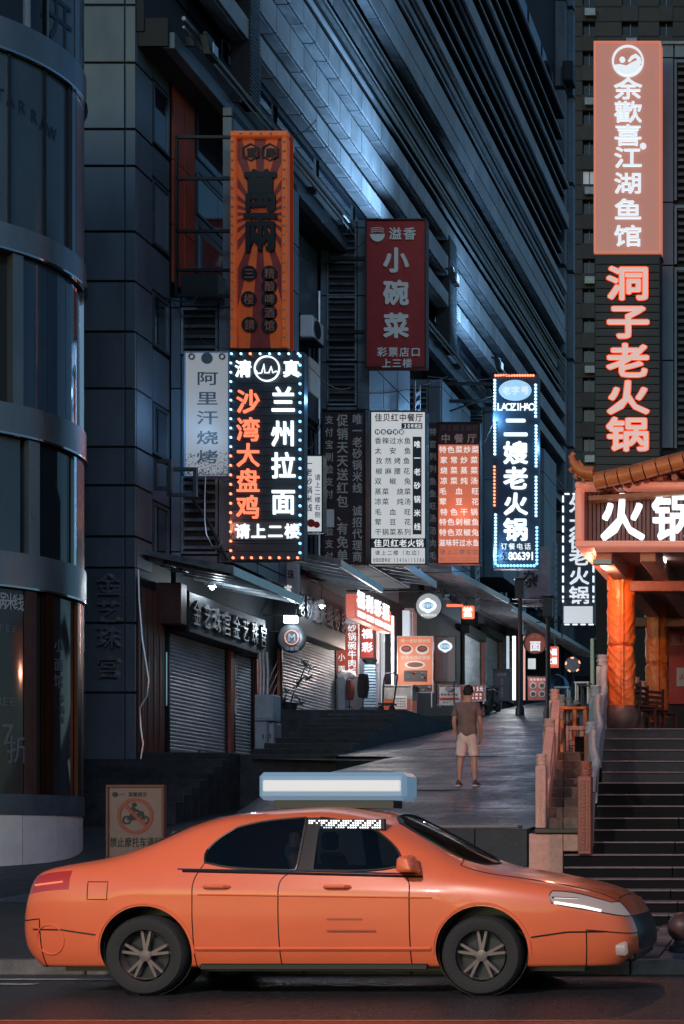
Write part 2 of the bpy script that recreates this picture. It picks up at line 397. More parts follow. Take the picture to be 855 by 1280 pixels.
# ---- left terraces with steps under the shuttered shops
def terrace(x0, x1, y0, y1, z, nst, name='terrace', rise=.16, tread=.32, xs0=None):
    t = struct(bpy.data.objects.new(name, None)); COL.objects.link(t); t.location = ((x0+x1)/2, (y0+y1)/2, z-1)
    bx('platform', granite2, x0, x1, y0, y1, z-3, z-.06, t)
    n = max(1, int((x1-x0)/.9))
    for i in range(n):
        for j in range(max(1, int((y1-y0)/1.2))):
            w = (x1-x0)/n; piece('stone_slab', granite2, w-.01, 1.2-.01, .06, (x0+w*(i+.5), y0+.6+1.2*j, z-.03), t)
    for s in range(nst):
        zz = z-rise*(s+1); o = bx('step', granite2, (x0 if xs0 is None else xs0)-.003*s, x1+.003*s+(.035*s if xs0 else 0), y0-tread*(s+1), y0-tread*s, zz-2.5, zz, t, bevel=.012)
    return t
T1 = PZ(945, 32.3); T2 = PZ(892, 38.6); T3 = PZ(888, 41.5)
terrace(-20, -13.3, 30.95, 37.4, T1, 7, tread=.36)
terrace(-17, -11.5, 37.45, 43.2, T2, 9, rise=.168, tread=.66, xs0=-13.3)
# side steps of terraces toward the lane
def sidesteps(x, y0, y1, z, n):
    t = struct(bpy.data.objects.new('side_steps', None)); COL.objects.link(t); t.location = (x, y0, z-1)
    for s in range(n):
        bx('step', granite2, x+.3*s, x+.3*(s+1)+.002, y0+.25*s, y1+.3*s, z-2.4, z-.15*(s+1), t, bevel=.012)

# ================================================================== left street facade
XR = -15.3; XB = -13.9           # recessed wall plane, bay plane
fac = thing('arcade_building', 'long dark multi storey building with ribbed tiled bands climbing the left side of the lane', 'building', (-18, 50, 2))
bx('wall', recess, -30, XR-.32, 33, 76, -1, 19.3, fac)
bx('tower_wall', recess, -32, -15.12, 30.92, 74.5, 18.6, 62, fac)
# recess wall between bays: window grid
def window(x, y0, y1, z0, z1, root, mullions=1, lit=None):
    """window on a wall that faces the lane (+X)"""
    w = build(MB().box(x, x+.05, y0, y0+.06, z0, z1).box(x, x+.05, y1-.06, y1, z0, z1).box(x, x+.05, y0+.06, y1-.06, z1-.06, z1).box(x, x+.05, y0+.06, y1-.06, z0, z0+.06), 'window', alu_d, root)
    for k in range(mullions+1):
        a = y0+.06+(y1-y0-.12)*k/(mullions+1); b = y0+.06+(y1-y0-.12)*(k+1)/(mullions+1)
        bx('pane', lit or glass, x-.02, x+.012, a+(.02 if k else 0), b, z0+.06, z1-.06, w)
    return w
alu_d = mat('window_frame_grey', (.12,.15,.18), .4, .6, noise=.2)
# corner pillar wall, clad in panels (front face toward the road and a face toward the lane)
YP = 30.9
rows = [-60, 7, 79, 162, 208, 290, 352, 415, 486, 559, 607, 671, 710, 779, 866, 952, 1012]
bx('wall', clad_dark, -21, XR-.03, YP+.03, 32.6, 0, 19.9, fac)
for a, b in zip(rows, rows[1:]):
    z0, z1 = PZ(b, YP), PZ(a, YP)
    for xa, xb in ((-20.3,-18.33),(-18.3, PX(112.5, YP)-.35), (PX(112.5, YP)-.33, PX(156.5, YP)-.015), (PX(156.5, YP)+.015, PX(169.6, YP))):
        piece('cladding_panel', clad, xb-xa, .05, z1-z0-.05, ((xa+xb)/2, YP+random.random()*.006, (z0+z1)/2), fac, bevel=.006)
    if a < 700:
        yc0, yc1 = YP+.035, 31.62
        piece('cladding_panel', clad, .05, yc1-yc0, z1-z0-.05, (XR, (yc0+yc1)/2, (z0+z1)/2), fac, bevel=.006)
# windows up the strip beyond the pillar
zz = [PZ(y, 32.05) for y in (700, 632, 575, 510, 440, 372, 315, 232, 190, 112, 60)]
for i in range(0, 10, 2):
    window(XR-.02, 31.68, 32.42, zz[i]+.05, zz[i+1], fac, 0, lit=(mat('pale_blind', (.14,.18,.22), .5) if i == 6 else None))  # one pane takes a pale blue-grey blind colour
    bx('cladding_panel', clad, XR-.03, XR+.01, 31.66, 32.44, zz[i+1]+.06, zz[i+2]-.06 if i+2 < 11 else zz[i+1]+1, fac)
# orange-red curtain panel and upper side of bay one
def bay(x0, x1, y0, y1, z0, z1, vents, name_top=True, lines=()):
    b = MB(); 
    bx('bay_core', clad_dark, x0+.03, x1-.04, y0+.035, y1, z0, z1-.02, fac)
    # front face panels around louvre openings: vents = list of (xa, xb, za, zb)
    xa, xb = vents[0][0], vents[0][1]
    zs = [z0]+[z for v in sorted(vents, key=lambda v: v[2]) for z in (v[2]-.08, v[3]+.08)]+[z1]
    allz = sorted(set([z0, z1]+list(lines)))
    for a, c in zip(allz, allz[1:]):
        piece('cladding_panel', panel_lt, xa-x0-.09, .05, c-a-.03, ((x0+xa-.06)/2, y0, (a+c)/2), fac, bevel=.005)
        piece('cladding_panel', panel_lt, x1-xb-.09, .05, c-a-.03, ((x1+xb+.06)/2, y0, (a+c)/2), fac, bevel=.005)
        n = max(1, round((y1-y0)/1.3))
        for k in range(n):
            piece('cladding_panel', panel_lt, .05, (y1-y0)/n-.03, c-a-.03, (x1, y0+.03+(y1-y0)/n*(k+.5), (a+c)/2), fac, bevel=.005)
    for a, c in zip(zs[0::2], zs[1::2]):
        if c-a > .05: piece('cladding_panel', panel_lt, xb-xa+.08, .05, c-a-.03, ((xa+xb)/2, y0, (a+c)/2), fac, bevel=.005)
    for v in vents:
        lv = build(MB().box(v[0]-.05, v[0], y0-.04, y0+.03, v[2]-.05, v[3]+.05).box(v[1], v[1]+.05, y0-.04, y0+.03, v[2]-.05, v[3]+.05).box(v[0], v[1], y0-.04, y0+.03, v[3], v[3]+.05).box(v[0], v[1], y0-.04, y0+.03, v[2]-.05, v[2]), 'louvre', galv, fac)
        n = max(3, int((v[3]-v[2])/.2))
        for k in range(n):
            zc = v[2]+(v[3]-v[2])*(k+.5)/n
            o = piece('slat', galv, v[1]-v[0], .012, .10, ((v[0]+v[1])/2, y0+.0, zc), lv, bevel=0); o.rotation_euler.x = math.radians(-38)
b1z0 = PZ(704, 32.5)
V = lambda x0, x1, ya, yb, Y: (PX(x0, Y), PX(x1, Y), PZ(yb, Y), PZ(ya, Y))
bay(XR+.02, XB, 32.5, 36.4, b1z0, PZ(372, 32.5), [V(230, 270, 388, 440, 32.5), V(230, 270, 598, 690, 32.5)], lines=[PZ(y, 32.5) for y in (385, 486, 690)])
# bay one narrows above to a fin with windows beside it
bx('fin', clad_dark, PX(279, 32.5), XB-.03, 32.53, 36.4, PZ(371, 32.5), PZ(134, 32.5), fac)
for a, c in ((371, 288), (288, 222), (222, 146), (146, 134)):
    piece('cladding_panel', panel_lt, XB-PX(279, 32.5), .05, (c-a)*-32.5/F-.03, ((XB+PX(279, 32.5))/2, 32.5, (PZ(a, 32.5)+PZ(c, 32.5))/2), fac, bevel=.005)
for Y0, Y1 in ((32.55, 33.9), (33.95, 35.2), (35.2, 36.4)):
    for a, c in ((371, 288), (288, 222), (222, 146)):
        piece('cladding_panel', panel_lt, .05, Y1-Y0-.03, (a-c)*32.5/F-.03, (XB, (Y0+Y1)/2, (PZ(a, 32.5)+PZ(c, 32.5))/2), fac, bevel=.005)
# slanting curtain wall between the strip and the fin
cw0, cw1 = (XR, 32.5), (PX(279, 34.2), 36.2)
def cwp(t, z, o=0): return (cw0[0]+.02+t*.01+o, cw0[1]+t*3.6, z)
rust = mat('rust_red_panel', (.50,.085,.04), .6, noise=.25, scale=2)
for (ta, tb, m_, nm) in ((.02, .3, rust, 'rust_panel'),):
    for ya, yb in ((50, 120), (120, 210), (210, 290), (290, 362)):
        for q in (0, 1):
            a = 32.55+.55*q*1.0; z0, z1 = PZ(yb, 33), PZ(ya, 33)
            piece('rust_panel', m_, .05, .52, z1-z0-.02, (XR+.02, a+.28, (z0+z1)/2), fac, bevel=.005)
for k, (ya, yb) in enumerate(((75, 140), (160, 222), (240, 290), (305, 360))):
    window(XR+.0, 33.75, 36.1, PZ(yb, 35)-.1, PZ(ya, 35), fac, 1)
    bx('cladding_panel', clad, XR-.03, XR+.03, 33.7, 36.15, PZ(yb, 35)-.5, PZ(yb, 35)-.14, fac)
# recess between bays: windows, frames
def recess_wall(y0, y1, z0, z1, n, h):
    bx('cladding_panel', clad, XR-.28, XR-.02, y0, y1, z0, z1, fac)
    k = 0; z = z0+.6
    while z+h < z1:
        w = (y1-y0)/n
        for i in range(n):
            window(XR-.02, y0+w*i+.12, y0+w*(i+1)-.12, z, z+h, fac, 1)
        bx('ledge', clad, XR-.02, XR+.12, y0, y1, z+h+.12, z+h+.3, fac)
        z += h+1.0
recess_wall(36.45, 41.6, T2+3.4, 18.2, 2, 1.7)
b2z0 = PZ(706, 41.7)
bay(XR+.02, XB, 41.7, 45.6, b2z0, PZ(275, 41.7), [V(411, 444, 288, 368, 41.7), V(411, 444, 373, 449, 41.7), V(411, 444, 457, 505, 41.7), V(411, 444, 520, 600, 41.7), V(411, 444, 610, 690, 41.7)], lines=[PZ(y, 41.7) for y in (285, 370, 453, 512, 605)])
recess_wall(45.65, 49.1, 9.3, 17.6, 2, 1.5)
bay(XR+.02, XB, 49.2, 52.9, PZ(712, 49.2), PZ(474, 49.2), [V(505, 533, 486, 560, 49.2), V(505, 533, 570, 680, 49.2)], lines=[PZ(y, 49.2) for y in (484, 565, 690)])
recess_wall(52.95, 57.0, 9.8, 18.2, 3, 1.3)
bay(XR+.02, XB+.2, 57.1, 60.5, PZ(722, 57.1), PZ(508, 57.1), [V(584, 603, 520, 700, 57.1)], lines=[PZ(y, 57.1) for y in (515, 600)])
recess_wall(60.6, 64.2, 10.2, 18.2, 2, 1.3)
bay(XR+.02, XB+.3, 64.3, 67, PZ(735, 64.3), PZ(560, 64.3), [V(640, 655, 600, 700, 64.3)], lines=[PZ(y, 64.3) for y in (590, 700)])
recess_wall(67.1, 73.5, 10.6, 18.2, 3, 1.3)
# bright ladder-like louvre strips on the bays' lane side
for Y0, Y1, za, zb in ((45.0, 45.5, 9.5, 15.6), (52.4, 52.8, 9.6, 14.6), (60.0, 60.4, 9.8, 15.6), (66.5, 66.9, 10, 15)):
    for yy in (Y0, Y1): bx('rail', galv, XB+.33, XB+.39, yy-.03, yy+.03, za, zb, fac)
    n = int((zb-za)/.28)
    for k in range(n):
        o = piece('slat', galv, .05, Y1-Y0, .11, (XB+.36, (Y0+Y1)/2, za+.28*k+.14), fac, bevel=0); o.rotation_euler.x = .5
# cornice with its pipe rail
def along(name, m, x0, x1, z0, z1, y0=31.0, y1=73.8, step=2.4, rnd=0):
    """a moulding along the lane, in lengths"""
    n = max(1, round((y1-y0)/step)); w = (y1-y0)/n
    for k in range(n):
        piece(name, m, x1-x0, w-.02, z1-z0, ((x0+x1)/2+random.random()*rnd, y0+w*(k+.5), (z0+z1)/2), fac, bevel=.008)
bx('cornice_core', clad_dark, -15.5, -14.62, 30.95, 73.9, 18.3, 18.9, fac)
along('cornice_panel', clad, -14.75, -14.5, PZ(0, 1)*0+H+1.176*14.5, H+1.2*14.5, step=3)
build(MB().tube([(-14.3, 31, H+1.237*14.3), (-14.3, 74, H+1.237*14.3)], .05, 6), 'pipe', galv, fac, smooth=True)
build(MB().tube([(-14.3, 31, H+1.224*14.3), (-14.3, 74, H+1.224*14.3)], .03, 6), 'pipe', galv, fac, smooth=True)
for k in range(18): piece('pipe_bracket', steel, .6, .06, .19, (-14.6, 31.53+2.4*k, H+1.2215*14.3), fac, bevel=0)
# ribbed bands of the upper storeys: soffit board and tiled fascia
XF = -14.5
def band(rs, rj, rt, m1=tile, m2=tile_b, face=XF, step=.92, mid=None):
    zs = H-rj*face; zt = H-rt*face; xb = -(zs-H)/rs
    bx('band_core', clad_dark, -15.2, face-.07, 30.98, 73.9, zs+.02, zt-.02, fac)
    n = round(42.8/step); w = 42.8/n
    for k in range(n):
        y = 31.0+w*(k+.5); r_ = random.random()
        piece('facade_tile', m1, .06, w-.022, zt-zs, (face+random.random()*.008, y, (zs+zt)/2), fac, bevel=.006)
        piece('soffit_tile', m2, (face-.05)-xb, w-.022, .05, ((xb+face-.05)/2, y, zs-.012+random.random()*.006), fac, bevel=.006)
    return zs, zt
band(1.296, 1.332, 1.366); band(1.378, 1.41, 1.456); band(1.464, 1.498, 1.538)
band(1.707, 1.753, 1.793, step=2.3)
def plain(face, r0, r1, m_, step=4.0):
    z0, z1 = H-r0*face, H-r1*face; bx('band_core', clad_dark, -15.2, face-.08, 30.98, 73.9, z0+.02, z1-.02, fac)
    along('facade_tile', m_, face-.1, face, z0, z1, step=step)
plain(-14.5, 1.80, 1.852, tile); plain(-14.5, 1.892, 1.909, tile_b); plain(-14.4, 1.945, 1.972, tile)
plain(-14.3, 2.190, 2.236, tile); plain(-14.3, 2.333, 2.350, tile_b)
plain(-14.9, 1.62, 1.656, tile_b, 1.2)
for r0_, f_ in ((1.563,-14.7),(1.603,-14.6),(1.688,-14.6),(1.872,-14.55),(1.925,-14.5),(2.01,-14.7),(2.06,-14.6),(2.115,-14.7),(2.16,-14.5),(2.275,-14.5),(2.30,-14.6),(2.39,-14.5),(2.46,-14.6),(2.55,-14.5)): plain(f_, r0_, r0_+.007, tile, 6)
for r_, rad in ((1.587, .05), (1.594, .03), (1.656, .03), (1.674, .045)):
    build(MB().tube([(-14.45, 31, H+r_*14.45), (-14.45, 74, H+r_*14.45)], rad, 6), 'pipe', galv, fac, smooth=True)
# dark trellis columns crossing the bands, and dark windows in the deep recesses
for x0, x1 in ((313, 325), (562, 571)):
    ya, yb = Yat(x0, -14.42), Yat(x1, -14.42)
    bx('trellis_back', dark, -14.9, -14.43, ya, yb, H+1.24*14.4, H+1.52*14.4, fac)
    n = 46
    for k in range(n):
        z = H+1.24*14.4+(.28*14.4)*k/n
        piece('trellis_bar', galv, .03, yb-ya, .02, (-14.41, (ya+yb)/2, z), fac, bevel=0)
for r0, r1 in ((1.255, 1.29), (1.545, 1.58), (1.60, 1.618), (1.66, 1.70), (1.99, 2.17), (2.25, 2.32), (2.4, 2.6)):
    for k in range(14):
        y = 32+3*k; z0, z1 = H+15.05*r0, H+15.05*r1
        o = bx('window', glass, -15.12, -15.06, y, y+2.6, z0, z1, fac)
# end pilasters against the far tower
for (x, Yt, w) in ((694, 74.4, .5), (703, 75.2, .55)):
    pp = MB()
    for k in range(9): pp.box(PX(x, Yt)-.1, PX(x, Yt)+w, Yt, Yt+.6, 8+k*4.6, 12.4+k*4.6)
    build(pp, 'pilaster', clad, fac, bevel=.02)
bx('box_duct', steel, PX(703, 74), PX(716, 74), 74.0, 74.9, PZ(100, 74), PZ(75, 74), fac, bevel=.05)

# small clutter on the wall: air conditioners, pipes and cable runs
rnd = random.Random(21)
for k, (Y_, z_) in enumerate([(37.6,9.6),(39.6,9.7),(38.2,12.6),(40.4,15.2),(46.6,10.6),(48.0,12.9),(46.9,15.4),(53.6,11.0),(55.5,12.8),(54.2,15.2),(61.5,11.6),(63.0,13.7),(62.0,15.9),(68.5,12.2),(70.5,14.3)]):
    a = thing('x', 'x', 'x', (0,0,0)); a.name = 'aircon_unit'; del a['label']; del a['category']; a.parent = fac
    X_ = XR+.02; a.location = Vector((X_, Y_, z_))-fac.location
    bx('casing', white_p, X_+.05, X_+.42, Y_-.42, Y_+.42, z_, z_+.62, a, bevel=.03)
    build(MB().lathe((X_+.425, Y_-.08, z_+.31), [(.25,-.004),(.25,.012),(.22,.014)], 20, 'x'), 'fan_grille', steel, a)
    bx('bracket', steel, X_, X_+.46, Y_-.36, Y_+.36, z_-.05, z_-.003, a)
for Y_, z0, z1 in ((36.7,8,17.4),(41.4,9,17),(45.9,10,17),(48.9,10,16.5),(53.2,10.5,17.5),(56.7,10.5,17.5),(64.0,11,17.5),(73,12,18)):
    build(MB().tube([(XR+.1, Y_, z0), (XR+.1, Y_, z1)], .055, 8), 'downpipe', galv, fac, smooth=True)
for Y0_, Y1_, z_ in ((36.5,41.6,8.2),(45.7,49.1,10.0),(53,57,10.4),(60.6,64.2,10.9)):
    for q in range(3): build(MB().tube([(XR+.15+.03*q, Y0_+(Y1_-Y0_)*t/8, z_+.1*q-.18*math.sin(PI*t/8)*(1+q*.4)) for t in range(9)], .016, 5), 'cable_run', dark, fac, smooth=True)

# floodlights on the cornice rail
def flood(Y, on=None, energy=0, aim=None, lbl='', spot=70, X=-14.05, z=None):
    z = z or H+1.237*14.3
    r = thing('floodlight', lbl, 'floodlight', (X, Y, z), 'floodlights along the cornice rail')
    build(MB().box(X-.28, X, Y-.03, Y+.03, z-.03, z+.03).box(X-.06, X+.02, Y-.2, Y+.2, z-.05, z+.0), 'bracket', steel, r)
    hd = build(MB().hexa([(X-.05,Y-.2,z-.5),(X+.12,Y-.2,z-.5),(X+.12,Y+.2,z-.5),(X-.05,Y+.2,z-.5),(X-.16,Y-.2,z-.05),(X+.03,Y-.2,z-.05),(X+.03,Y+.2,z-.05),(X-.16,Y+.2,z-.05)]), 'lamp_housing', steel, r, bevel=.015)
    bx('lens', E_('lens_blue', (.35,.6,1), 1.5) if on else alu, X+.121, X+.135, Y-.12, Y+.12, z-.42, z-.2, r)
    if on: lamp('flood_beam', 'SPOT', (X+.45, Y, z-.1), energy, on, r, .15, spot, aim, 1.0)
flood(31.7, lbl='dark floodlight nearest the corner pillar, high on the cornice rail')
flood(36.1, lbl='small floodlight on the cornice rail above the orange sunburst sign')
flood(44.6, (.30,.56,.9), 3400, (-14.9, 41.0, 24), 'floodlight above the dark red vertical sign washing the tiled bands blue', 105, X=-12.2)
flood(52.8, (.30,.58,.95), 1900, (-14.9, 55, 21.5), 'floodlight just right of the dark red sign throwing blue light up', 95, X=-12.8)
flood(56.6, lbl='unlit floodlight farthest along the cornice rail')

# ---- awnings over the shops
def awning(x0, x1, y0, y1, zf, zb, lbl, slope=0.):
    """roof sheet from the wall x0 out to x1, between y0 and y1, front edge at zf"""
    t = thing('awning', lbl, 'awning', ((x0+x1)/2, (y0+y1)/2, zf), 'metal awnings over the shops')
    up = .35
    build(MB().hexa([(x0,y0,zf+up),(x1,y0,zf),(x1,y1,zb),(x0,y1,zb+up),(x0,y0,zf+up+.05),(x1,y0,zf+.05),(x1,y1,zb+.05),(x0,y1,zb+up+.05)]), 'roof_sheet', galv, t)
    build(MB().hexa([(x1-.02,y0,zf-.12),(x1+.05,y0,zf-.12),(x1+.05,y1,zb-.12),(x1-.02,y1,zb-.12),(x1-.02,y0,zf+.07),(x1+.05,y0,zf+.07),(x1+.05,y1,zb+.07),(x1-.02,y1,zb+.07)]), 'fascia', alu, t)
    build(MB().hexa([(x0,y0-.05,zf+up-.02),(x1+.05,y0-.05,zf-.1),(x1+.05,y0,zf-.1),(x0,y0,zf+up-.02),(x0,y0-.05,zf+up+.08),(x1+.05,y0-.05,zf+.08),(x1+.05,y0,zf+.08),(x0,y0,zf+up+.08)]), 'fascia', galv, t)
    n = max(3, int((y1-y0)/.55))
    for k in range(n):
        y = y0+(y1-y0)*(k+.5)/n; z = zf+(zb-zf)*(k+.5)/n
        build(MB().hexa([(x0,y-.03,z+up-.13),(x1,y-.03,z-.13),(x1,y+.03,z-.13),(x0,y+.03,z+up-.13),(x0,y-.03,z+up-.01),(x1,y-.03,z-.01),(x1,y+.03,z-.01),(x0,y+.03,z+up-.01)]), 'joist', galv, t)
    build(MB().tube([(x0+.4, y0+.2, zf+.2), (x0+.4, y1-.2, zb+.2)], .04, 6), 'beam', steel, t)
    return t
awning(XR, -13.35, 31.2, 35.1, PZ(712, 31.2), PZ(712, 31.2), 'grey metal awning over the two nearest rolled down shutters')
awning(XR, -13.35, 37.8, 41.2, PZ(703, 37.8), PZ(703, 37.8)-.1, 'grey metal awning over the large middle shutter')
awning(XR, -12.9, 41.8, 45.0, PZ(712, 42.9), PZ(712, 42.9)-.05, 'grey metal awning above the lit lottery shop')
awning(XR, -13.1, 47.5, 55.5, PZ(722, 49), PZ(722, 49)+.3, 'rusty metal awning above the shop with the small red square lamp')
awning(XR, -13.1, 56, 65.5, PZ(742, 53), PZ(742, 53)+.25, 'long metal awning halfway up the lane behind the two lamp posts')
awning(XR, -13.1, 66, 75, PZ(742, 53)+.3, PZ(742, 53)+.5, 'farthest metal awning at the top of the lane')

# ---- shutters and shop fronts
def shutter(x, y0, y1, z0, z1, lbl, grp='rolled down steel shutters'):
    t = thing('roller_shutter', lbl, 'shutter', (x, (y0+y1)/2, z0), grp)
    n = int((z1-z0)/.085); prof = []
    for k in range(n):
        z = z0+(z1-z0)*k/n; d = (z1-z0)/n
        prof += [(z, 0), (z+d*.12, .022), (z+d*.5, .034), (z+d*.88, .022)]
    prof.append((z1, 0)); mb = MB(); nn = len(prof)
    for i, yy in enumerate((y0+.06, y1-.06)):
        for z, o in prof: mb.v.append((x+o, yy, z))
    for k in range(nn-1): mb.f.append((k, nn+k, nn+k+1, k+1))
    stuff(build(mb, 'slats', shut, t, recalc=False)); bx('shutter_back', shut, x-.03, x-.004, y0+.06, y1-.06, z0, z1, t)
    for yy in (y0, y1-.06): bx('guide_rail', steel, x-.03, x+.07, yy, yy+.06, z0, z1+.02, t)
    bx('bottom_bar', alu, x-.01, x+.05, y0+.065, y1-.065, z0-.02, z0+.07, t)
    bx('lock', dark, x+.05, x+.08, (y0+y1)/2-.04, (y0+y1)/2+.04, z0+.03, z0+.16, t)
    bx('shutter_box', steel, x-.1, x+.28, y0, y1, z1, z1+.36, t, bevel=.02)
    return t
shutter(XR, 32.3, 35.35, T1+.05, PZ(785, 32.3), 'nearest rolled down grey shutter beside the brown wood panel')
shutter(XR, 35.75, 36.9, T1+.0, PZ(818, 36), 'narrow rolled down shutter between two red brown posts')
shutter(XR, 38.75, 42.9, T2, PZ(768, 38.75), 'widest rolled down shutter behind the bare potted plant')
bx('post', redst, XR-.05, XR+.14, 35.38, 35.56, T1-.2, PZ(800, 35.5), fac); bx('post', dark, XR-.04, XR+.08, 35.57, 35.73, T1-.2, PZ(800, 35.5), fac)
bx('post', redst, XR-.05, XR+.14, 36.93, 37.1, T1-.2, PZ(810, 37), fac)
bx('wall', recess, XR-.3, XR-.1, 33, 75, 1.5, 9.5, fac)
for k,(Y_,z_,c_) in enumerate(((35.66,T1+1.6,(.5,.2,.16)),(35.66,T1+1.25,(.4,.42,.45)),(35.66,T1+2.1,(.2,.3,.45)),(37.02,T1+1.9,(.6,.25,.2)),(37.02,T1+1.5,(.5,.5,.5)),(37.02,T1+1.1,(.6,.3,.25)))):
    bx('sticker', mat('sticker_%s' % 'abcdef'[k], c_, .5, noise=.4, scale=20), XR+.142, XR+.146, Y_-.07, Y_+.07, z_, z_+.3, fac)
# brown striped corner cladding below the awning
for k in range(9):
    piece('wood_slat', woodb, .05, .105, PZ(735, 31.3)-T1, (XR+.02+.012*(k % 2), 31.02+.135*k, (PZ(735, 31.3)+T1)/2), fac, bevel=.01)
bx('steel_strip', chrome, XR, XR+.05, 32.2, 32.28, PZ(882, 32.2), PZ(815, 32.2), fac)
bx('brown_box', brown, PX(175, 31.9), PX(226, 31.9), 31.9, 32.2, PZ(780, 31.9), PZ(728, 31.9), fac, bevel=.02)
# conduit hanging down the corner
cp = [P(x, y, 30.75) for x, y in ((173,712),(174,750),(178,800),(186,850),(184,870),(175,885),(176,910),(179,930),(175,955),(173,978))]
tag(build(MB().tube(cp, .018, 6), 'cable', alu, smooth=True), 'pale cable hanging in a curve down the corner of the clad pillar', 'cable')
# fascia boards with metal characters, seen from the side
def fascia_sign(y0, y1, z0, z1, s, lbl, h, depth=.5):
    t = thing('shop_sign', lbl, 'shop sign', (XR, (y0+y1)/2, z0))
    bx('board', dark, XR-.1, XR+depth, y0, y1, z0, z1, t, bevel=.02)
    n = len(s)
    for i, ch in enumerate(s): letter(ch, (XR+depth+.03, y0+(y1-y0)*(i+.5)/n, (z0+z1)/2), h*.62, h, mat('dull_silver', (.16,.17,.18), .4, .6), t, 'character', .0, .09, side=True)
    return t
fascia_sign(32.35, 36.6, PZ(803, 34), PZ(745, 33), '金艺珠宫金艺珠宫', 'dark fascia with silver raised characters over the nearest shutters', .62)
fascia_sign(38.6, 42.4, PZ(795, 38.7)+.1, PZ(733, 40.5), '老砂锅米线砂锅', 'dark fascia with silver raised characters over the wide middle shutter', .7)
# four metal characters on the pillar
gk = thing('wall_lettering', 'four raised metal characters running down the clad corner pillar', 'sign lettering', P(136, 850, YP-.05))
for ch, y in (('金', 731), ('艺', 765), ('珠', 797), ('宫', 834)):
    letter(ch, P(136, y, YP-.06), .52, .52, alu, gk, 'character', .0, .08)

# ================================================================== curved corner building at the far left
CB = (-15.3, 25.2)
cb = thing('curved_building', 'curved corner shop building with steel bands and dark blue glass at the left edge', 'building', (CB[0], CB[1], 0))
def arc(r0, r1, a0, a1, z0, z1, n=10):
    mb = MB(); i = 0
    for k in range(n+1):
        a = math.radians(a0+(a1-a0)*k/n); c, s_ = math.cos(a), math.sin(a)
        for r, z in ((r0, z0), (r1, z0), (r1, z1), (r0, z1)): mb.v.append((CB[0]+r*c, CB[1]+r*s_, z))
    for k in range(n):
        b = k*4
        for j in range(4): mb.f.append((b+j, b+(j+1) % 4, b+4+(j+1) % 4, b+4+j))
    mb.f.append((0,1,2,3)); e = n*4; mb.f.append((e+3,e+2,e+1,e)); return mb
stl = mat('brushed_steel_band', (.20,.23,.26), .33, .6, noise=.3, scale=2, stretch=(1,1,.2))
def ring(name, m_, r0, r1, z0, z1, a0=-100, a1=75, n=26, sm=True, bev=0): return build(arc(r0, r1, a0, a1, z0, z1, n), name, m_, cb, smooth=sm, bevel=bev)
ring('core', recess, .2, 1.45, 0, 17)
bx('core', recess, -24, CB[0]-.2, 23.6, 27, 0, 17, cb)
zc = lambda y: PZ(y, 24.8)
bands_ = [(zc(741), zc(700)), (zc(556), zc(520)), (zc(333), zc(303)), (zc(92), zc(55))]
for a, b in bands_:
    ring('band', stl, 1.4, 1.745, a, b); ring('band_lip', chrome, 1.7, 1.77, a-.035, a-.002)
ring('plinth', mat('dark_plinth', (.07,.085,.1), .35, noise=.3), 1.4, 1.72, zc(1019), zc(994))
for k in range(8):
    ring('base_tile', palewall, 1.3, 1.69, .1, zc(1019)-.004, -100+22*k, -100+22*k+21.6, 4)
def zone(z0, z1, segs, posts):
    for a0, a1, m_, r in segs: ring('glass_panel', m_, r-.05, r, z0, z1, a0, a1, 6)
    for a, w, m_ in posts: ring('post', m_, 1.45, 1.72, z0, z1, a, a+w, 3)
deepg = mat('storefront_glass', (.03,.027,.03), .08, 0, spec=.9)
blueg = mat('blue_glass', (.05,.085,.125), .08, noise=.1)
def zone(z0, z1, segs, posts):
    for a0, a1, m_, r in segs: ring('glass_panel', m_, r-.05, r, z0, z1, a0, a1, 6)
    for a0, a1, m_ in posts: ring('post', m_, 1.45, 1.71, z0, z1, a0, a1, 5)
zone(zc(994), bands_[0][0]-.05, [(-100,-33,deepg,1.64),(-26,-21,glass,1.58),(-15,7,deepg,1.64)], [(-32.5,-26.5,brown),(-20.5,-15.5,copper),(8,14,copper),(14.5,19,steel),(19.5,30,copper)])
zone(bands_[0][1], bands_[1][0]-.05, [(-100,-34,glassb,1.6),(-24,2,glass,1.64)], [(-31,-24.5,stl),(3,6,chrome),(6.5,45,steel)])
zone(bands_[1][1], bands_[2][0]-.05, [(-33.5,-17.5,blueg,1.64),(-17,-2,blueg,1.64),(-1.5,22,blueg,1.64)], [(-39.5,-34,stl),(22.5,26,chrome),(26.5,45,steel)])
zone(bands_[2][1], bands_[3][0]-.05, [(-100,-42,glassb,1.66),(-40.5,-21.6,glassb,1.66),(-20.4,-3,glassb,1.66)], [(-42,-40.5,steel),(-21.6,-20.4,steel),(-2.5,0,dark),(1,5,stl),(6,45,stl)])
zone(bands_[3][1], 17, [(-100,-31,glass,1.6),(-30,-20,glass,1.6),(-18,5,glassb,1.68)], [(-31,-30,alu),(6,30,glassb)])
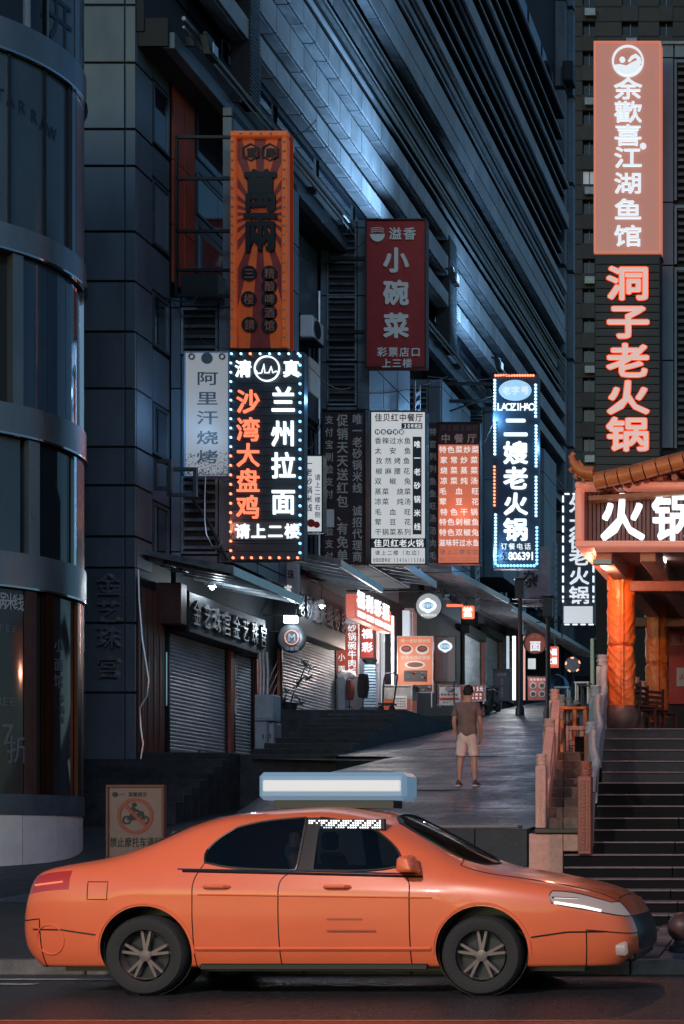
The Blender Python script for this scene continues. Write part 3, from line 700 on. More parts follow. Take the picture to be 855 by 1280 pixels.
# printing on the curved panes
def curved_text(s, angs, z, h, m_, r=1.67, w=None, zs=None):
    for i, ch in enumerate(s):
        ang = math.radians(angs[i] if isinstance(angs, (list, tuple)) else angs); zz = zs[i] if zs else z
        g = glyph(ch, .012, .004)
        if g is None: continue
        R = Matrix(((1,0,0,0),(0,0,-1,0),(0,1,0,0),(0,0,0,1)))
        M_ = Matrix.Translation((CB[0]+r*math.cos(ang), CB[1]+r*math.sin(ang), zz)) @ Matrix.Rotation(ang+PI/2, 4, 'Z') @ R @ Matrix.Diagonal((w or h, h, h, 1))
        build(MB().add(g, M_), 'lettering', m_, cb, recalc=False)
inkb = mat('blue_ink', (.015,.03,.06), .5); inkw = mat('pale_print', (.4,.41,.44), .5); inkg = mat('grey_glass_print', (.13,.13,.15), .5)
curved_text('TARRAW', [-46,-40.5,-34,-27,-21.5,-15.5], zc(163), .32, inkb, 1.675, w=.2, zs=[zc(148),zc(150),zc(154),zc(159),zc(163),zc(168)])
curved_text('开', [-9], zc(22), .9, inkb, 1.69, w=.6)
curved_text('重庆小面', [-50,-45,-40,-35.5], zc(722), .42, inkw, 1.65, w=.18); curved_text('砂锅米线', [-50,-45,-40,-35.5], zc(760), .30, inkw, 1.65, w=.17)
curved_text('COFFEE', [-55,-52,-48,-45,-41.5,-38], zc(793), .15, inkg, 1.65); curved_text('FREE', [-49,-46,-42.5,-39], zc(882), .2, inkg, 1.65)
curved_text('7折', [-41.5,-36], zc(925), .5, inkg, 1.65, w=.4, zs=[zc(922), zc(940)])
curved_text('小面馆', -9, 0, .24, inkg, 1.65, zs=[zc(806), zc(830), zc(850)]); curved_text('砂锅饭', -6, 0, .15, inkg, 1.65, zs=[zc(872), zc(886), zc(898)])

# ================================================================== far residential tower
tw = thing('apartment_tower', 'tall dark apartment tower with small square windows rising behind the lane', 'building', (PX(780, 130), 131, 0))
YT = 130.; s_ = YT/F
bx('wall', towerm, PX(640, YT), PX(1000, YT), YT+.5, YT+14, 0, PZ(-60, YT), tw)
wallcols = [(640,728), (744,777), (798,824), (841,1000)]; fl = 37.1*s_; z_b = PZ(1010, YT)
lit_w = E_('dim_lit_window', (.55,.6,.66), .35); winf = mat('tower_window_frame', (.15,.16,.17), .6)
for a, b in wallcols: bx('wall', towerm, PX(a, YT), PX(b, YT), YT, YT+.5, 0, PZ(-60, YT), tw)
for k in range(30):
    z0 = PZ(1010, YT)+fl*k
    if z0 > PZ(-40, YT): break
    for ci, (a, b) in enumerate(((728, 744), (777, 798), (824, 841))):
        bx('sill', towerm, PX(a, YT), PX(b, YT), YT-.12, YT+.5, z0-fl*.5, z0, tw)
        fr = build(MB().box(PX(a, YT)+.02, PX(b, YT)-.02, YT+.3, YT+.36, z0, z0+.07).box((PX(a, YT)+PX(b, YT))/2-.04, (PX(a, YT)+PX(b, YT))/2+.04, YT+.3, YT+.36, z0+.07, z0+fl*.5), 'window', winf, tw)
        lit = (ci == 0 and k == 21)
        bx('pane', lit_w if lit else glass, PX(a, YT), PX(b, YT), YT+.38, YT+.45, z0, z0+fl*.5, fr)
        if (k+ci) % 3 == 0: piece('aircon_unit', galv, 1.0, .5, .7, (PX((a+b)/2, YT)+.2, YT-.3, z0-fl*.28), tw, bevel=.04)
along_t = MB()
for k in range(60): along_t.box(PX(640, YT), PX(1000, YT), YT-.05, YT, PZ(1010, YT)+fl*k/2-.04, PZ(1010, YT)+fl*k/2+.04)
build(along_t, 'string_course', recess, tw)
# ================================================================== right side: stairs, platform, pavilion
st = struct(bpy.data.objects.new('stone_stairs', None)); COL.objects.link(st); st.location = (-1, 19, 0)
ys = [1143, 1127, 1112, 1098, 1083.5, 1067.7, 1052, 1036.7, 1022, 1007, 992.7, 978, 964.6, 951, 937, 923, 910.5]
def step_Y(k): return 16.9+.40*(k-4)
for k, yy in enumerate(ys):
    Y = step_Y(k); z = PZ(yy, Y)
    xl = PX(705, Y) if k <= 5 else (PX(739, Y) if k <= 8 else (PX(746, Y) if k <= 11 else PX(752, Y)))
    zb = PZ(ys[k-1], step_Y(k-1)) if k else zl(Y)
    if k == 0: zb = z-.17
    n = 3
    cuts = [xl, -1.9+.3*math.sin(k*3), -.2+.3*math.sin(k*5), 2.2]
    for a, b in zip(cuts, cuts[1:]):
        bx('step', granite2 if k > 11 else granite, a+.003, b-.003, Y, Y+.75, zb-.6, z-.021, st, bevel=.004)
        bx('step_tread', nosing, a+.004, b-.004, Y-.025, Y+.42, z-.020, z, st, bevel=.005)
YTOP = step_Y(16); ZP = PZ(910.5, YTOP)
plat = struct(bpy.data.objects.new('upper_terrace', None)); COL.objects.link(plat); plat.location = (-1, 25, 0)
for i in range(7):
    for j in range(5):
        piece('stone_slab', granite2, .86, 1.2, .08, (-3.45+.88*i, YTOP+1.05+1.22*j, ZP-.045), plat)
bx('platform', granite, -4.2, 2.6, YTOP+.44, 32, -1, ZP-.09, plat)
# small flight between the two balustrades
sf = struct(bpy.data.objects.new('side_stairs', None)); COL.objects.link(sf); sf.location = (-4, 20, 0)
yy2 = [1022, 1009, 997, 984, 973, 961, 950, 940]
for k, yy in enumerate(yy2):
    Y = 19.35+.36*k; z = PZ(yy, Y)
    for a, b in ((PX(683, Y), PX(704, Y)-.003), (PX(704, Y), PX(726, Y))):
        bx('step', brickst, a, b, Y, Y+.5, z-.5, z, sf, bevel=.012)
zpl = PZ(940, 19.35+.36*7); bx('landing', brickst, -4.75, -3.72, 22.3, 31, -1, zpl, sf)
pw = struct(bpy.data.objects.new('pink_wall', None)); COL.objects.link(pw); pw.location = (-3.9, 18.9, 0)
bx('wall_block', pinkst, PX(661, 18.8), PX(704, 18.8)-.004, 18.8, 19.3, .6, PZ(1042, 18.8), pw, bevel=.01)
bx('wall_block', pinkst, PX(704, 18.8), PX(723, 18.8), 18.8, 19.3, PZ(1066, 18.8)+.02, PZ(1042, 18.8), pw, bevel=.01)
bx('coping', mat('dark_coping', (.04,.035,.035), .5, noise=.3), PX(668, 18.75), PX(725, 18.75), 18.74, 19.34, PZ(1042, 18.8)+.002, PZ(1035.5, 18.8), pw, bevel=.01)

def stone_post(px0, px1, ytop, ybase, Y, m_, root, cap=None, panel=True, name='post'):
    x0, x1 = PX(px0, Y), PX(px1, Y); zt, zb = PZ(ytop, Y), PZ(ybase, Y); w = x1-x0; cx_ = (x0+x1)/2
    hcap = w*1.15
    b = build(MB().box(x0, x1, Y, Y+w, zb, zt-hcap), name, m_, root, bevel=w*.06)
    if panel:
        fr = MB(); e = w*.16; d = .012
        fr.box(x0+e, x0+e*1.6, Y-d, Y+.001, zb+e*2, zt-hcap-e*2).box(x1-e*1.6, x1-e, Y-d, Y+.001, zb+e*2, zt-hcap-e*2).box(x0+e*1.6, x1-e*1.6, Y-d, Y+.001, zb+e*2, zb+e*2.6).box(x0+e*1.6, x1-e*1.6, Y-d, Y+.001, zt-hcap-e*2.6, zt-hcap-e*2)
        build(fr, 'carved_border', m_, b)
        cv = MB(); n = int((zt-hcap-zb-4*e)/(w*.28))
        for k in range(n): cv.lathe((cx_, Y-.004, zb+e*2.6+(k+.6)*w*.28), [(w*.10, -.012), (w*.13, 0), (w*.08, .012)], 7, 'y')
        stuff(build(cv, 'carving', m_, b, smooth=True))
    r = w*.5; pr = [(r*.86,0),(r*.86,hcap*.06),(r*1.0,hcap*.1),(r*1.0,hcap*.2),(r*.92,hcap*.24),(r*.98,hcap*.5),(r*.94,hcap*.74),(r*1.02,hcap*.8),(r*1.02,hcap*.95),(r*.9,hcap)]
    c = build(MB().lathe((cx_, Y+w/2, zt-hcap), pr, 16), 'post_cap', cap or m_, b, smooth=True)
    knb = MB()
    for k in range(9):
        t = 2*PI*k/9; knb.ico((cx_+r*.96*math.cos(t), Y+w/2+r*.96*math.sin(t), zt-hcap*.5), r*.2, 1)
    stuff(build(knb, 'carving', cap or m_, c))
    return b
def rail(p0, p1, r, m_, root, n=8, sag=0): 
    pts = [Vector(p0).lerp(Vector(p1), t/6)+Vector((0,0,-sag*math.sin(PI*t/6))) for t in range(7)]
    return build(MB().tube(pts, r, n), 'handrail', m_, root, smooth=True)
def panel_between(x, y0, y1, z0a, z0b, h, th, m_, root, xb=None):
    if xb is not None:
        for (nm, lo, hi, e) in (('balustrade_panel', 0, h*.45, 0), ('top_rail', h*.8, h, .02)):
            build(MB().hexa([(x-e,y0,z0a+lo),(x+th+e,y0,z0a+lo),(xb+th+e,y1,z0b+lo),(xb-e,y1,z0b+lo),(x-e,y0,z0a+hi),(x+th+e,y0,z0a+hi),(xb+th+e,y1,z0b+hi),(xb-e,y1,z0b+hi)]), nm, m_, root, bevel=.01)
        bx('baluster', m_, (x+xb)/2+.01, (x+xb)/2+th-.01, (y0+y1)/2-.06, (y0+y1)/2+.06, (z0a+z0b)/2+h*.44, (z0a+z0b)/2+h*.81, root, bevel=.01); return
    mb = MB().hexa([(x,y0,z0a),(x+th,y0,z0a),(x+th,y1,z0b),(x,y1,z0b),(x,y0,z0a+h*.45),(x+th,y0,z0a+h*.45),(x+th,y1,z0b+h*.45),(x,y1,z0b+h*.45)])
    o = build(mb, 'balustrade_panel', m_, root, bevel=.01)
    mb = MB().hexa([(x-.02,y0,z0a+h*.8),(x+th+.02,y0,z0a+h*.8),(x+th+.02,y1,z0b+h*.8),(x-.02,y1,z0b+h*.8),(x-.02,y0,z0a+h),(x+th+.02,y0,z0a+h),(x+th+.02,y1,z0b+h),(x-.02,y1,z0b+h)])
    build(mb, 'top_rail', m_, root, bevel=.015)
    for t in (.3, .7): 
        y = y0+(y1-y0)*t; z = z0a+(z0b-z0a)*t; bx('baluster', m_, x+.01, x+th-.01, y-.06, y+.06, z+h*.44, z+h*.81, root, bevel=.01)
b1 = thing('stone_balustrade', 'pale pink carved stone balustrade climbing left of the small steps, next to the lane', 'balustrade', P(675, 1035, 19.2), 'stone balustrades at the stairs')
PA = [(669, 682, 942, 1035, 19.2), (678, 692.5, 898, 990, 20.9), (686, 698, 861, 950, 22.9)]
for a in PA: stone_post(*a, pinkst, b1)
for (a, b) in zip(PA, PA[1:]):
    x = PX(a[1]-5, a[4]+.15); panel_between(x, a[4]+.16, b[4]-.02, PZ(a[3]-4, a[4]), PZ(b[3]-14, b[4]), .78, .09, pinkst, b1, xb=PX(b[0]+6, b[4]))
PB = [(697,706,868,940,25.0),(707,715,871,935,26.5),(716,723,875,930,28.0)]
for a in PB: stone_post(*a, greyst, b1, panel=False)
for a, b in zip([PA[2]]+PB, PB): panel_between(PX(a[1]-4, a[4]+.1), a[4]+.2, b[4]-.02, PZ(a[3]-20, a[4]), PZ(b[3]-20, b[4]), .5, .08, pinkst, b1, xb=PX(b[0]+4, b[4]))
b2 = thing('stone_balustrade', 'middle balustrade with red brown newel post and blue-lit grey posts beside the wide black stairs', 'balustrade', P(730, 1068, 17.2), 'stone balustrades at the stairs')
stone_post(722, 738.5, 951, 1068, 17.2, redst, b2, name='newel_post')
PC = [(730, 744, 902, 990, 18.7), (736, 750, 856, 960, 20.3), (745, 758, 818, 912, 21.7)]
for i, a in enumerate(PC): stone_post(*a, greyst if i else redst, b2, cap=greyst, panel=False)
allp = [(722, 738.5, 951, 1068, 17.2)]+PC
for i, (a, b) in enumerate(zip(allp, allp[1:])):
    xa, xb = PX(a[1]-2, a[4]+.1), PX(b[1]-2, b[4]); za, zb = PZ(a[2]+26, a[4]), PZ(b[2]+30, b[4])
    pts = [(xa, a[4]+.2, za-.12), (xa+.01, a[4]+.24, za+.1), (xa+.03, a[4]+.42, za+.24)]+[(xa+(xb-xa)*t, a[4]+.42+(b[4]-a[4]-.5)*t, za+.24+(zb+.16-za-.24)*t) for t in (.4, .8)]+[(xb, b[4]-.02, zb+.16)]
    build(MB().tube(pts, .055, 10), 'handrail', greyst, b2, smooth=True)
    build(MB().hexa([(xa-.05,a[4]+.2,za-.8),(xa+.03,a[4]+.2,za-.8),(xb+.03,b[4],zb-.62),(xb-.05,b[4],zb-.62),(xa-.05,a[4]+.2,za-.02),(xa+.03,a[4]+.2,za-.02),(xb+.03,b[4],zb+.06),(xb-.05,b[4],zb+.06)]), 'balustrade_panel', greyst, b2, bevel=.015)
stone_post(757, 767.5, 822, 912, 22.0, pinkst, b2, panel=False)
panel_between(PX(760, 22), 22.2, 24.5, ZP, ZP, .85, .09, greyst, b2)
# low stone balustrade on the terrace, right
b3 = thing('stone_balustrade', 'short row of pale pink stone posts between the two orange wrapped columns', 'balustrade', P(808, 905, 24.5), 'stone balustrades at the stairs')
for (x0, x1, yt, Y) in ((791, 799, 846, 24.2), (799, 807, 851, 24.9), (807, 814, 856, 25.6), (814, 821, 860, 26.3)):
    stone_post(x0, x1, yt, 905, Y, pinkst, b3, panel=False)
for Y, x in ((24.35, 797), (25.05, 805), (25.75, 812)): bx('balustrade_panel', pinkst, PX(x, Y), PX(x, Y)+.08, Y, Y+.6, ZP, ZP+.75, b3)
# chairs and a table set behind the balustrades
def chair(x, Y, lbl, rz=0., m_=woodb, z=None, grp='wooden chairs on the terrace'):
    z = ZP if z is None else z
    t = thing('chair', lbl, 'chair', (x, Y, z), grp)
    for sx in (-.19, .16):
        for sy in (-.17, .17): bx('leg', m_, x+sx, x+sx+.035, Y+sy, Y+sy+.035, z, z+.44+(.46 if sy > 0 else 0), t)
    bx('seat', m_, x-.2, x+.2, Y-.2, Y+.2, z+.44, z+.475, t, bevel=.01)
    for k in range(4): bx('slat', m_, x-.16, x+.17, Y+.175, Y+.2, z+.54+.09*k, z+.59+.09*k, t)
    t.rotation_euler.z = rz; return t
chair(PX(800, 23.2), 23.2, 'dark wooden chair just right of the nearer orange wrapped column', .9)
chair(PX(815, 23.8), 23.8, 'dark wooden chair leaning in the gap between the two orange columns', 1.2)
chair(PX(827, 24.4), 24.4, 'small dark wooden chair in front of the farther orange column', .8)
tb = thing('table', 'low orange wooden table frame behind the pink balustrade', 'table', P(716, 905, 24.2))
xm, Ym, zt_ = PX(718, 24.2), 24.2, PZ(885, 24.2)
bx('table_top', orangew, PX(702, Ym), PX(737, Ym), Ym-.3, Ym+.3, zt_-.05, zt_, tb, bevel=.01)
for x_ in (706, 722, 735): bx('leg', orangew, PX(x_, Ym)-.03, PX(x_, Ym)+.03, Ym-.28, Ym-.22, zpl, zt_-.05, tb)
wf = thing('porch_railing', 'pale stone frame with square openings at the head of the small steps', 'railing', P(718, 940, 22.6))
for (a, b, c, d) in ((707,711,907,940),(711,730,907,913),(711,730,926,932),(724,730,913,926),(711,715,913,926)):
    bx('frame_bar', pinkst, PX(a, 22.6)+.003, PX(b, 22.6)-.003, 22.6, 22.72, PZ(d, 22.6)+.003, PZ(c, 22.6)-.003, wf, bevel=.006)

# ---- pavilion
pv_ = thing('pavilion', 'orange lit hot pot pavilion with tiled eave and two columns wrapped in orange cloth', 'pavilion', (-2.2, 22.5, ZP))
def column(px, wpx, Y, ytop, ybase, nm='column'):
    x = PX(px, Y); r = wpx*Y/F/2; z0, z1 = PZ(ybase, Y), PZ(ytop, Y)
    c = build(MB().lathe((x, Y, z0), [(r*.9, 0), (r*.9, z1-z0+.5)], 16), nm, red_p, pv_, smooth=True)
    rnd = random.Random(px); fo = [(rnd.uniform(0, 2*PI), rnd.uniform(2.5, 7), rnd.uniform(-9, 9)) for _ in range(7)]
    def fn(u, v):
        t = 2*PI*u; z = v*(z1-z0)+.02
        d = 0
        for k, (p, a, b) in enumerate(fo):
            d += .0035*math.sin(round(a)*t+b*z*1.6+p)*(.5+.5*math.sin(z*3.1+p*2))
        d += .012*(1-abs(math.sin(z*10.5+2.2*math.sin(t*1.3+z*1.4)+fo[0][0])))**2*(.3+.7*math.sin(t+1.2)**2)+.006*(1-abs(math.sin(z*23-3*math.sin(t*2+z))))**2
        seam = math.exp(-((t-4.95)/.09)**2)*.05
        pinch = -.03*math.exp(-((v-.02)/.015)**2)-.02*math.exp(-((v-.45)/.01)**2)
        rr = r*.95+d+seam+pinch
        return (x+rr*math.cos(t), Y+rr*math.sin(t), z0+z)
    build(MB().grid(fn, 72, 220), 'cloth_wrap', orangew, c, smooth='all')
    pr = [(r*1.0, -.01), (r*1.22, .04), (r*1.36, .16), (r*1.34, .26), (r*1.12, .36), (r*.98, .40)]
    if px < 800: build(MB().lathe((x, Y, z0-.05), [(a, b*.9) for a, b in pr], 24), 'column_base', mat('dark_stone_drum', (.09,.06,.055), .5, noise=.4, scale=8), c, smooth=True)
    return c
column(776.5, 35, 21.9, 690, 908); column(821, 29, 25.5, 742, 905)
YS = 20.0
sg_ = thing('lightbox_sign', 'wide framed sign with glowing white hot pot characters under the curled tiled eave', 'sign', P(790, 686, YS))
xl, xr_, zt, zb = PX(720, YS), PX(905, YS), PZ(604, YS), PZ(686, YS)
pinkfr = mat('pink_red_frame', (.78,.30,.22), .35, noise=.1, emit=(1.,.32,.22), es=.32)  # faint emission stands in for warm light falling on the frame
fw = .095
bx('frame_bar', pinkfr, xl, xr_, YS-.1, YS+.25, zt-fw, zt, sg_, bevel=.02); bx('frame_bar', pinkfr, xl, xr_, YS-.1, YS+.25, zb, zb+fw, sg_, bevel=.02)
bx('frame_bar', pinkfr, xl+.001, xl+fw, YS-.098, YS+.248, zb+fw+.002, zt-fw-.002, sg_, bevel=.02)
n = 34
for k in range(n):
    w = (xr_-xl-fw)/n; piece('backing_slat', mat('sign_slat', (.13,.05,.045), .5, noise=.3), w*.8, .03+.02*(k % 2), zt-zb-2*fw-.006, (xl+fw+w*(k+.5), YS+.1, (zt+zb)/2), sg_, bevel=.004)
bx('backing', dark, xl+fw, xr_, YS+.13, YS+.2, zb+fw, zt-fw, sg_)
for ch, x in (('火', 778), ('锅', 843), ('城', 905)):
    if x < 900: letter(ch, P(x, 646.5, YS-.02), 58*YS/F, 62*YS/F, wh_e, sg_, 'character', .022, .05)
# side return of the sign going back
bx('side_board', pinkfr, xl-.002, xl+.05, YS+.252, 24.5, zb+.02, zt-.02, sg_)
# soffit, beams
bx('soffit', mat('pavilion_soffit', (.45,.3,.26), .6, noise=.2), xl+.06, 3, YS+.27, 28, zb+.12, zb+.2, pv_)
for (x0, Y0, Y1, z) in ((745, 20.3, 27, 0), (800, 20.3, 27, 0)):
    bx('beam', pinkst, PX(x0, 20.3), PX(x0, 20.3)+.22, Y0, Y1, zb-.12, zb+.118, pv_, bevel=.01)
for Y in (21.9, 25.5): bx('beam', redst, PX(760, Y), 3, Y-.12, Y+.12, zb-.28, zb-.121, pv_, bevel=.01)
bx('outrigger', galv, PX(742, 20.2), PX(765, 20.2), 20.15, 20.25, PZ(706, 20.2), PZ(700, 20.2), pv_)
# lamps under the soffit
def pav_lamp(x, y, Y, w, h, e, lbl):
    t = thing('ceiling_lamp', lbl, 'lamp', P(x, y-h/2, Y), 'lamps under the pavilion roof')
    bx('lamp_body', steel, PX(x-w*.35, Y), PX(x+w*.35, Y), Y-.05, Y+.06, PZ(y-h/2, Y), zb+.1, t)
    bx('lamp_tube', E_('lamp_white', (1., .86, .8), 12), PX(x-w/2, Y), PX(x+w/2, Y), Y-.1, Y+.1, PZ(y+h/2, Y), PZ(y-h/2, Y), t, bevel=.02)
    d = lamp('lamp_light', 'POINT', P(x, y+h/2+4, Y), e, (1., .40, .24), t, .08)
pav_lamp(753, 690, 20.45, 11, 5, 170, 'small white lamp tucked under the left end of the hot pot sign')
pav_lamp(753, 702, 20.8, 12, 6, 160, 'lower small white lamp beside the near orange column top')
pav_lamp(823, 697, 21.3, 18, 12, 420, 'bright white lamp under the pavilion roof between the columns')
# tiled roof with curled corner
rf = bpy.data.objects.new('roof', None); COL.objects.link(rf); rf.parent = pv_; rf.location = Vector(P(790, 590, YS))-pv_.location
roofm = mat('glazed_roof_tile', (.42,.13,.06), .35, noise=.4, scale=5, bump=.2)
ridgem = mat('glazed_ridge_tile', (.72,.22,.07), .3, noise=.3, scale=5)
def ridge_z(x): return PZ(interp(x, [(730, 597), (745, 594), (760, 591), (790, 585), (820, 577), (855, 568), (905, 557)]), YS-.3)
xs = [742, 757.5, 773, 789, 805, 821, 838, 855, 872, 889]
for a, b in zip(xs, xs[1:]):
    Yr = YS-.3; h = (20+(a-742)*.02)*Yr/F
    for (dz, rr, nm) in ((0, .105, 'ridge_tile'),):
        mb = MB().tube([(PX(a, Yr)+.01, Yr, ridge_z(a)-.09), (PX(b, Yr)-.008, Yr, ridge_z(b)-.09)], rr, 12)
        build(mb, nm, ridgem, rf, smooth=True)
    build(MB().tube([(PX(a, Yr), Yr, ridge_z(a)+.0), (PX(b, Yr)-.008, Yr, ridge_z(b)+.0)], .045, 8), 'ridge_tile', roofm, rf, smooth=True)
# curl ornament
Yr = YS-.3
cz = [(742,592,.10),(733,591,.095),(726,589,.08),(720,584,.065),(716,577,.052),(714,571,.042),(716,567,.034),(719,569,.025)]
build(MB().tube([P(x, y, Yr) for x, y, r in cz], [r for _, _, r in cz], 10), 'curled_corner', ridgem, rf, smooth=True)
for x, y, dx, dy in ((727,580,-3,-5),(721,576,-6,-1),(716,584,-6,3),(731,597,-4,6),(722,592,-6,4)):
    build(MB().tube([P(x, y+4, Yr), P(x+dx*.6, y+2+dy*.4, Yr), P(x+dx, y+dy, Yr)], [.045, .03, .006], 6), 'curl_fin', ridgem, rf, smooth=True)
# roof slope above: rows of barrel tiles
for k in range(14):
    x = PX(748+11.5*k, YS-.25); z = ridge_z(748+11.5*k)
    build(MB().tube([(x, YS-.18, z-.16), (x+.5, YS+3.6, z+.02)], .055, 8), 'roof_tile', roofm, rf, smooth=True)
build(MB().hexa([(PX(738, YS),YS-.15,ridge_z(742)-.30),(3,YS-.15,ridge_z(905)-.30),(3,YS+4,ridge_z(905)-.05),(PX(738, YS)+.6,YS+4,ridge_z(742)-.12),(PX(738, YS),YS-.15,ridge_z(742)-.24),(3,YS-.15,ridge_z(905)-.24),(3,YS+4,ridge_z(905)+.0),(PX(738, YS)+.6,YS+4,ridge_z(742)-.08)]), 'roof_deck', roofm, rf)
for x in (750, 769, 787, 806, 825, 843, 861):      # round rafter ends
    Y = YS-.22; c_ = P(x, 596.5, Y)
    build(MB().tube([c_, (c_[0], Y+.05, c_[2]), (c_[0], YS+1.2, c_[2]+.22)], [.044, .05, .05], 12), 'rafter', mat('rafter_red', (.42,.13,.08), .45, noise=.2), rf, smooth=True)
bx('eave_board', redst, xl+.1, xr_, YS-.06, YS+.4, zt+.004, zt+.035, rf)
# ---- things at the right behind the columns
bx_poster = thing('poster_board', 'red poster board with white lettering at the right edge behind the far column', 'poster', P(848, 880, 27))
bx('board', dred, PX(836, 27), PX(870, 27), 27, 27.1, PZ(880, 27), PZ(782, 27), bx_poster)
row('重庆', 838, 866, 800, 26.98, mat('coral_print', (.5,.18,.12), .5), bx_poster, 14); bx('panel', mat('pale_print', (.4,.41,.44)), PX(846, 27), PX(868, 27), 26.96, 26.99, PZ(858, 27), PZ(835, 27), bx_poster)
row('火锅', 848, 866, 846, 26.95, red_p, bx_poster, 9)
lg = thing('restaurant_building', 'dark restaurant building with louvred metal cladding behind the pavilion at right', 'building', (-1, 30, 0))
YB = 27.0
bx('wall', recess, PX(826, YB), 6, YB+.1, 34, -1, PZ(54, YB)-.03, lg); bx('wall', recess, PX(745, 31), 6, 31, 34, -1, PZ(560, 31), lg)
bx('parapet', galv, PX(742, YB), 6, YB-.02, YB+.4, PZ(54, YB)-.02, PZ(52, YB), lg)
for ya, yb in ((54, 71), (71, 252), (252, 331), (331, 450), (450, 560)):
    m_ = panel_lt if ya < 300 else mat('red_lit_cladding', (.30,.12,.10), .5, .2, noise=.3)
    for xa, xb in ((826, 842),):
        piece('cladding_panel', panel_lt, (xb-xa)*YB/F-.015, .05, (yb-ya)*YB/F-.02, (PX((xa+xb)/2, YB), YB+.05, PZ((ya+yb)/2, YB)), lg, bevel=.006)
    if ya == 54: piece('cladding_panel', panel_lt, 60*YB/F, .05, (yb-ya)*YB/F-.02, (PX(873, YB), YB+.05, PZ((ya+yb)/2, YB)), lg, bevel=.006)
for ya, yb in ((74, 250), (256, 330), (334, 560)):
    lv = build(MB().box(PX(843, YB), PX(846, YB), YB, YB+.08, PZ(yb, YB), PZ(ya, YB)).box(PX(846, YB)+.001, 1, YB, YB+.08, PZ(ya, YB)-.06, PZ(ya, YB)), 'louvre', panel_lt, lg)
    k = 0; z = PZ(yb, YB)+.05
    while z < PZ(ya, YB)-.1:
        o = piece('slat', galv, 1.6, .012, .1, (PX(846, YB)+.82, YB+.03, z+.05), lv, bevel=0); o.rotation_euler.x = -.7; z += .135
# high corner post at upper right
# ---- vertical signs
def signbox(name, lbl, x0, y0, x1, y1, Y, m_, depth=.22, frame=None, fwid=3, grp=None):
    t = thing(name, lbl, 'sign', P((x0+x1)/2, y1, Y), grp)
    bx('board', m_, PX(x0, Y), PX(x1, Y), Y, Y+depth, PZ(y1, Y), PZ(y0, Y), t, bevel=.012)
    if frame:
        d = .05
        for k, (a, b, c, e) in enumerate(((x0,x1,y0,y0+fwid),(x0,x1,y1-fwid,y1),(x0,x0+fwid,y0+fwid,y1-fwid),(x1-fwid,x1,y0+fwid,y1-fwid))):
            bx('frame_bar', frame, PX(a, Y)-(.006), PX(b, Y)+(.006), Y-d, Y+depth+.01, PZ(e, Y)-(.006 if k < 2 else -.002), PZ(c, Y)+(.006 if k < 2 else -.002), t, bevel=.008)
    return t
def bulbs(t, pts, Y, r, m_, fr=-.07): 
    mb = MB()
    for x, y in pts: mb.ico((*P(x, y, Y)[:1], Y+fr, P(x, y, Y)[2]), r*Y/F, 1)
    return stuff(build(mb, 'bulbs', m_, t, recalc=False))
def arms(t, x0, x1, ylist, Y, m_=None, r=.03):
    for y in ylist:
        build(MB().box(PX(x0, Y), PX(x1, Y), Y+.1, Y+.1+2*r, PZ(y, Y)-r, PZ(y, Y)+r), 'mounting_arm', m_ or steel, t)
# 1 pink lit sign upper right
Y = 26.4
s1 = signbox('lightbox_sign', 'pink lit vertical sign with round wave emblem and white brush characters, top right', 743, 53, 826, 317, Y, E_('pink_light_panel', (.72,.30,.24), .44, noise=.12, scale=.8), frame=E_('coral_edge', (.9,.28,.18), .55), fwid=1.3)
for ch, y in zip('余歡喜江湖鱼馆', (111, 140, 169, 197, 229, 262, 295)):
    letter(ch, P(785, y, Y-.03), 36*Y/F, 28*Y/F, whs, s1, 'character', .02, .03)
bx('board', steel, PX(742, Y), PX(827, Y), Y, Y+.3, PZ(321, Y), PZ(318, Y)+.001, s1)
# round emblem: ring, sun dot, two waves
ex, ey, er = 785, 77, 19
def disc(x, y, r, Y, m_, root, name='emblem', n=28, d=.02, ry=None):
    ry = ry or r; c_ = P(x, y, Y)
    return build(MB().prism([(c_[0]+r*Y/F*math.cos(2*PI*k/n), c_[2]+ry*Y/F*math.sin(2*PI*k/n)) for k in range(n)], Y-d, Y+.001), name, m_, root)
def ringo(x, y, r0, r1, Y, m_, root, name='emblem_ring', n=32, d=.03):
    mb = MB(); c_ = P(x, y, Y); s = Y/F
    for k in range(n):
        a, b = 2*PI*k/n, 2*PI*(k+1)/n; q = [(c_[0]+r*s*math.cos(t), c_[2]+r*s*math.sin(t)) for r, t in ((r0,a),(r1,a),(r1,b),(r0,b))]
        i = len(mb.v); mb.v += [(x_, Y-d, z_) for x_, z_ in q]+[(x_, Y, z_) for x_, z_ in q]
        mb.f += [(i,i+1,i+2,i+3),(i+1,i+5,i+6,i+2),(i,i+3,i+7,i+4)]
    return build(mb, name, m_, root, recalc=False)
ringo(ex, ey, 17.6, 20, Y-.02, whs, s1); disc(ex-7, ey-2, 3.6, Y-.02, whs, s1)
def band_wave(pts_top, pts_bot, Y, m_, root, name='emblem'):
    pts = [P(x, y, Y) for x, y in pts_top]+[P(x, y, Y) for x, y in reversed(pts_bot)]
    return build(MB().prism([(p[0], p[2]) for p in pts], Y-.03, Y), name, m_, root)
wt = [(ex-17, ey+5), (ex-10, ey+4), (ex-2, ey+6), (ex+5, ey+2), (ex+12, ey-1), (ex+17, ey+7)]
band_wave(wt, [(ex-12, ey+14), (ex-8, ey+17), (ex-2, ey+19), (ex+5, ey+18), (ex+11, ey+15), (ex+15, ey+11)], Y-.02, whs, s1)
band_wave([(ex+0, ey+0), (ex+4, ey-6), (ex+10, ey-9), (ex+16, ey-4), (ex+17, ey+2)], [(ex+2, ey+1), (ex+6, ey-3), (ex+9, ey-5), (ex+12, ey-2), (ex+15, ey+3)], Y-.02, whs, s1)
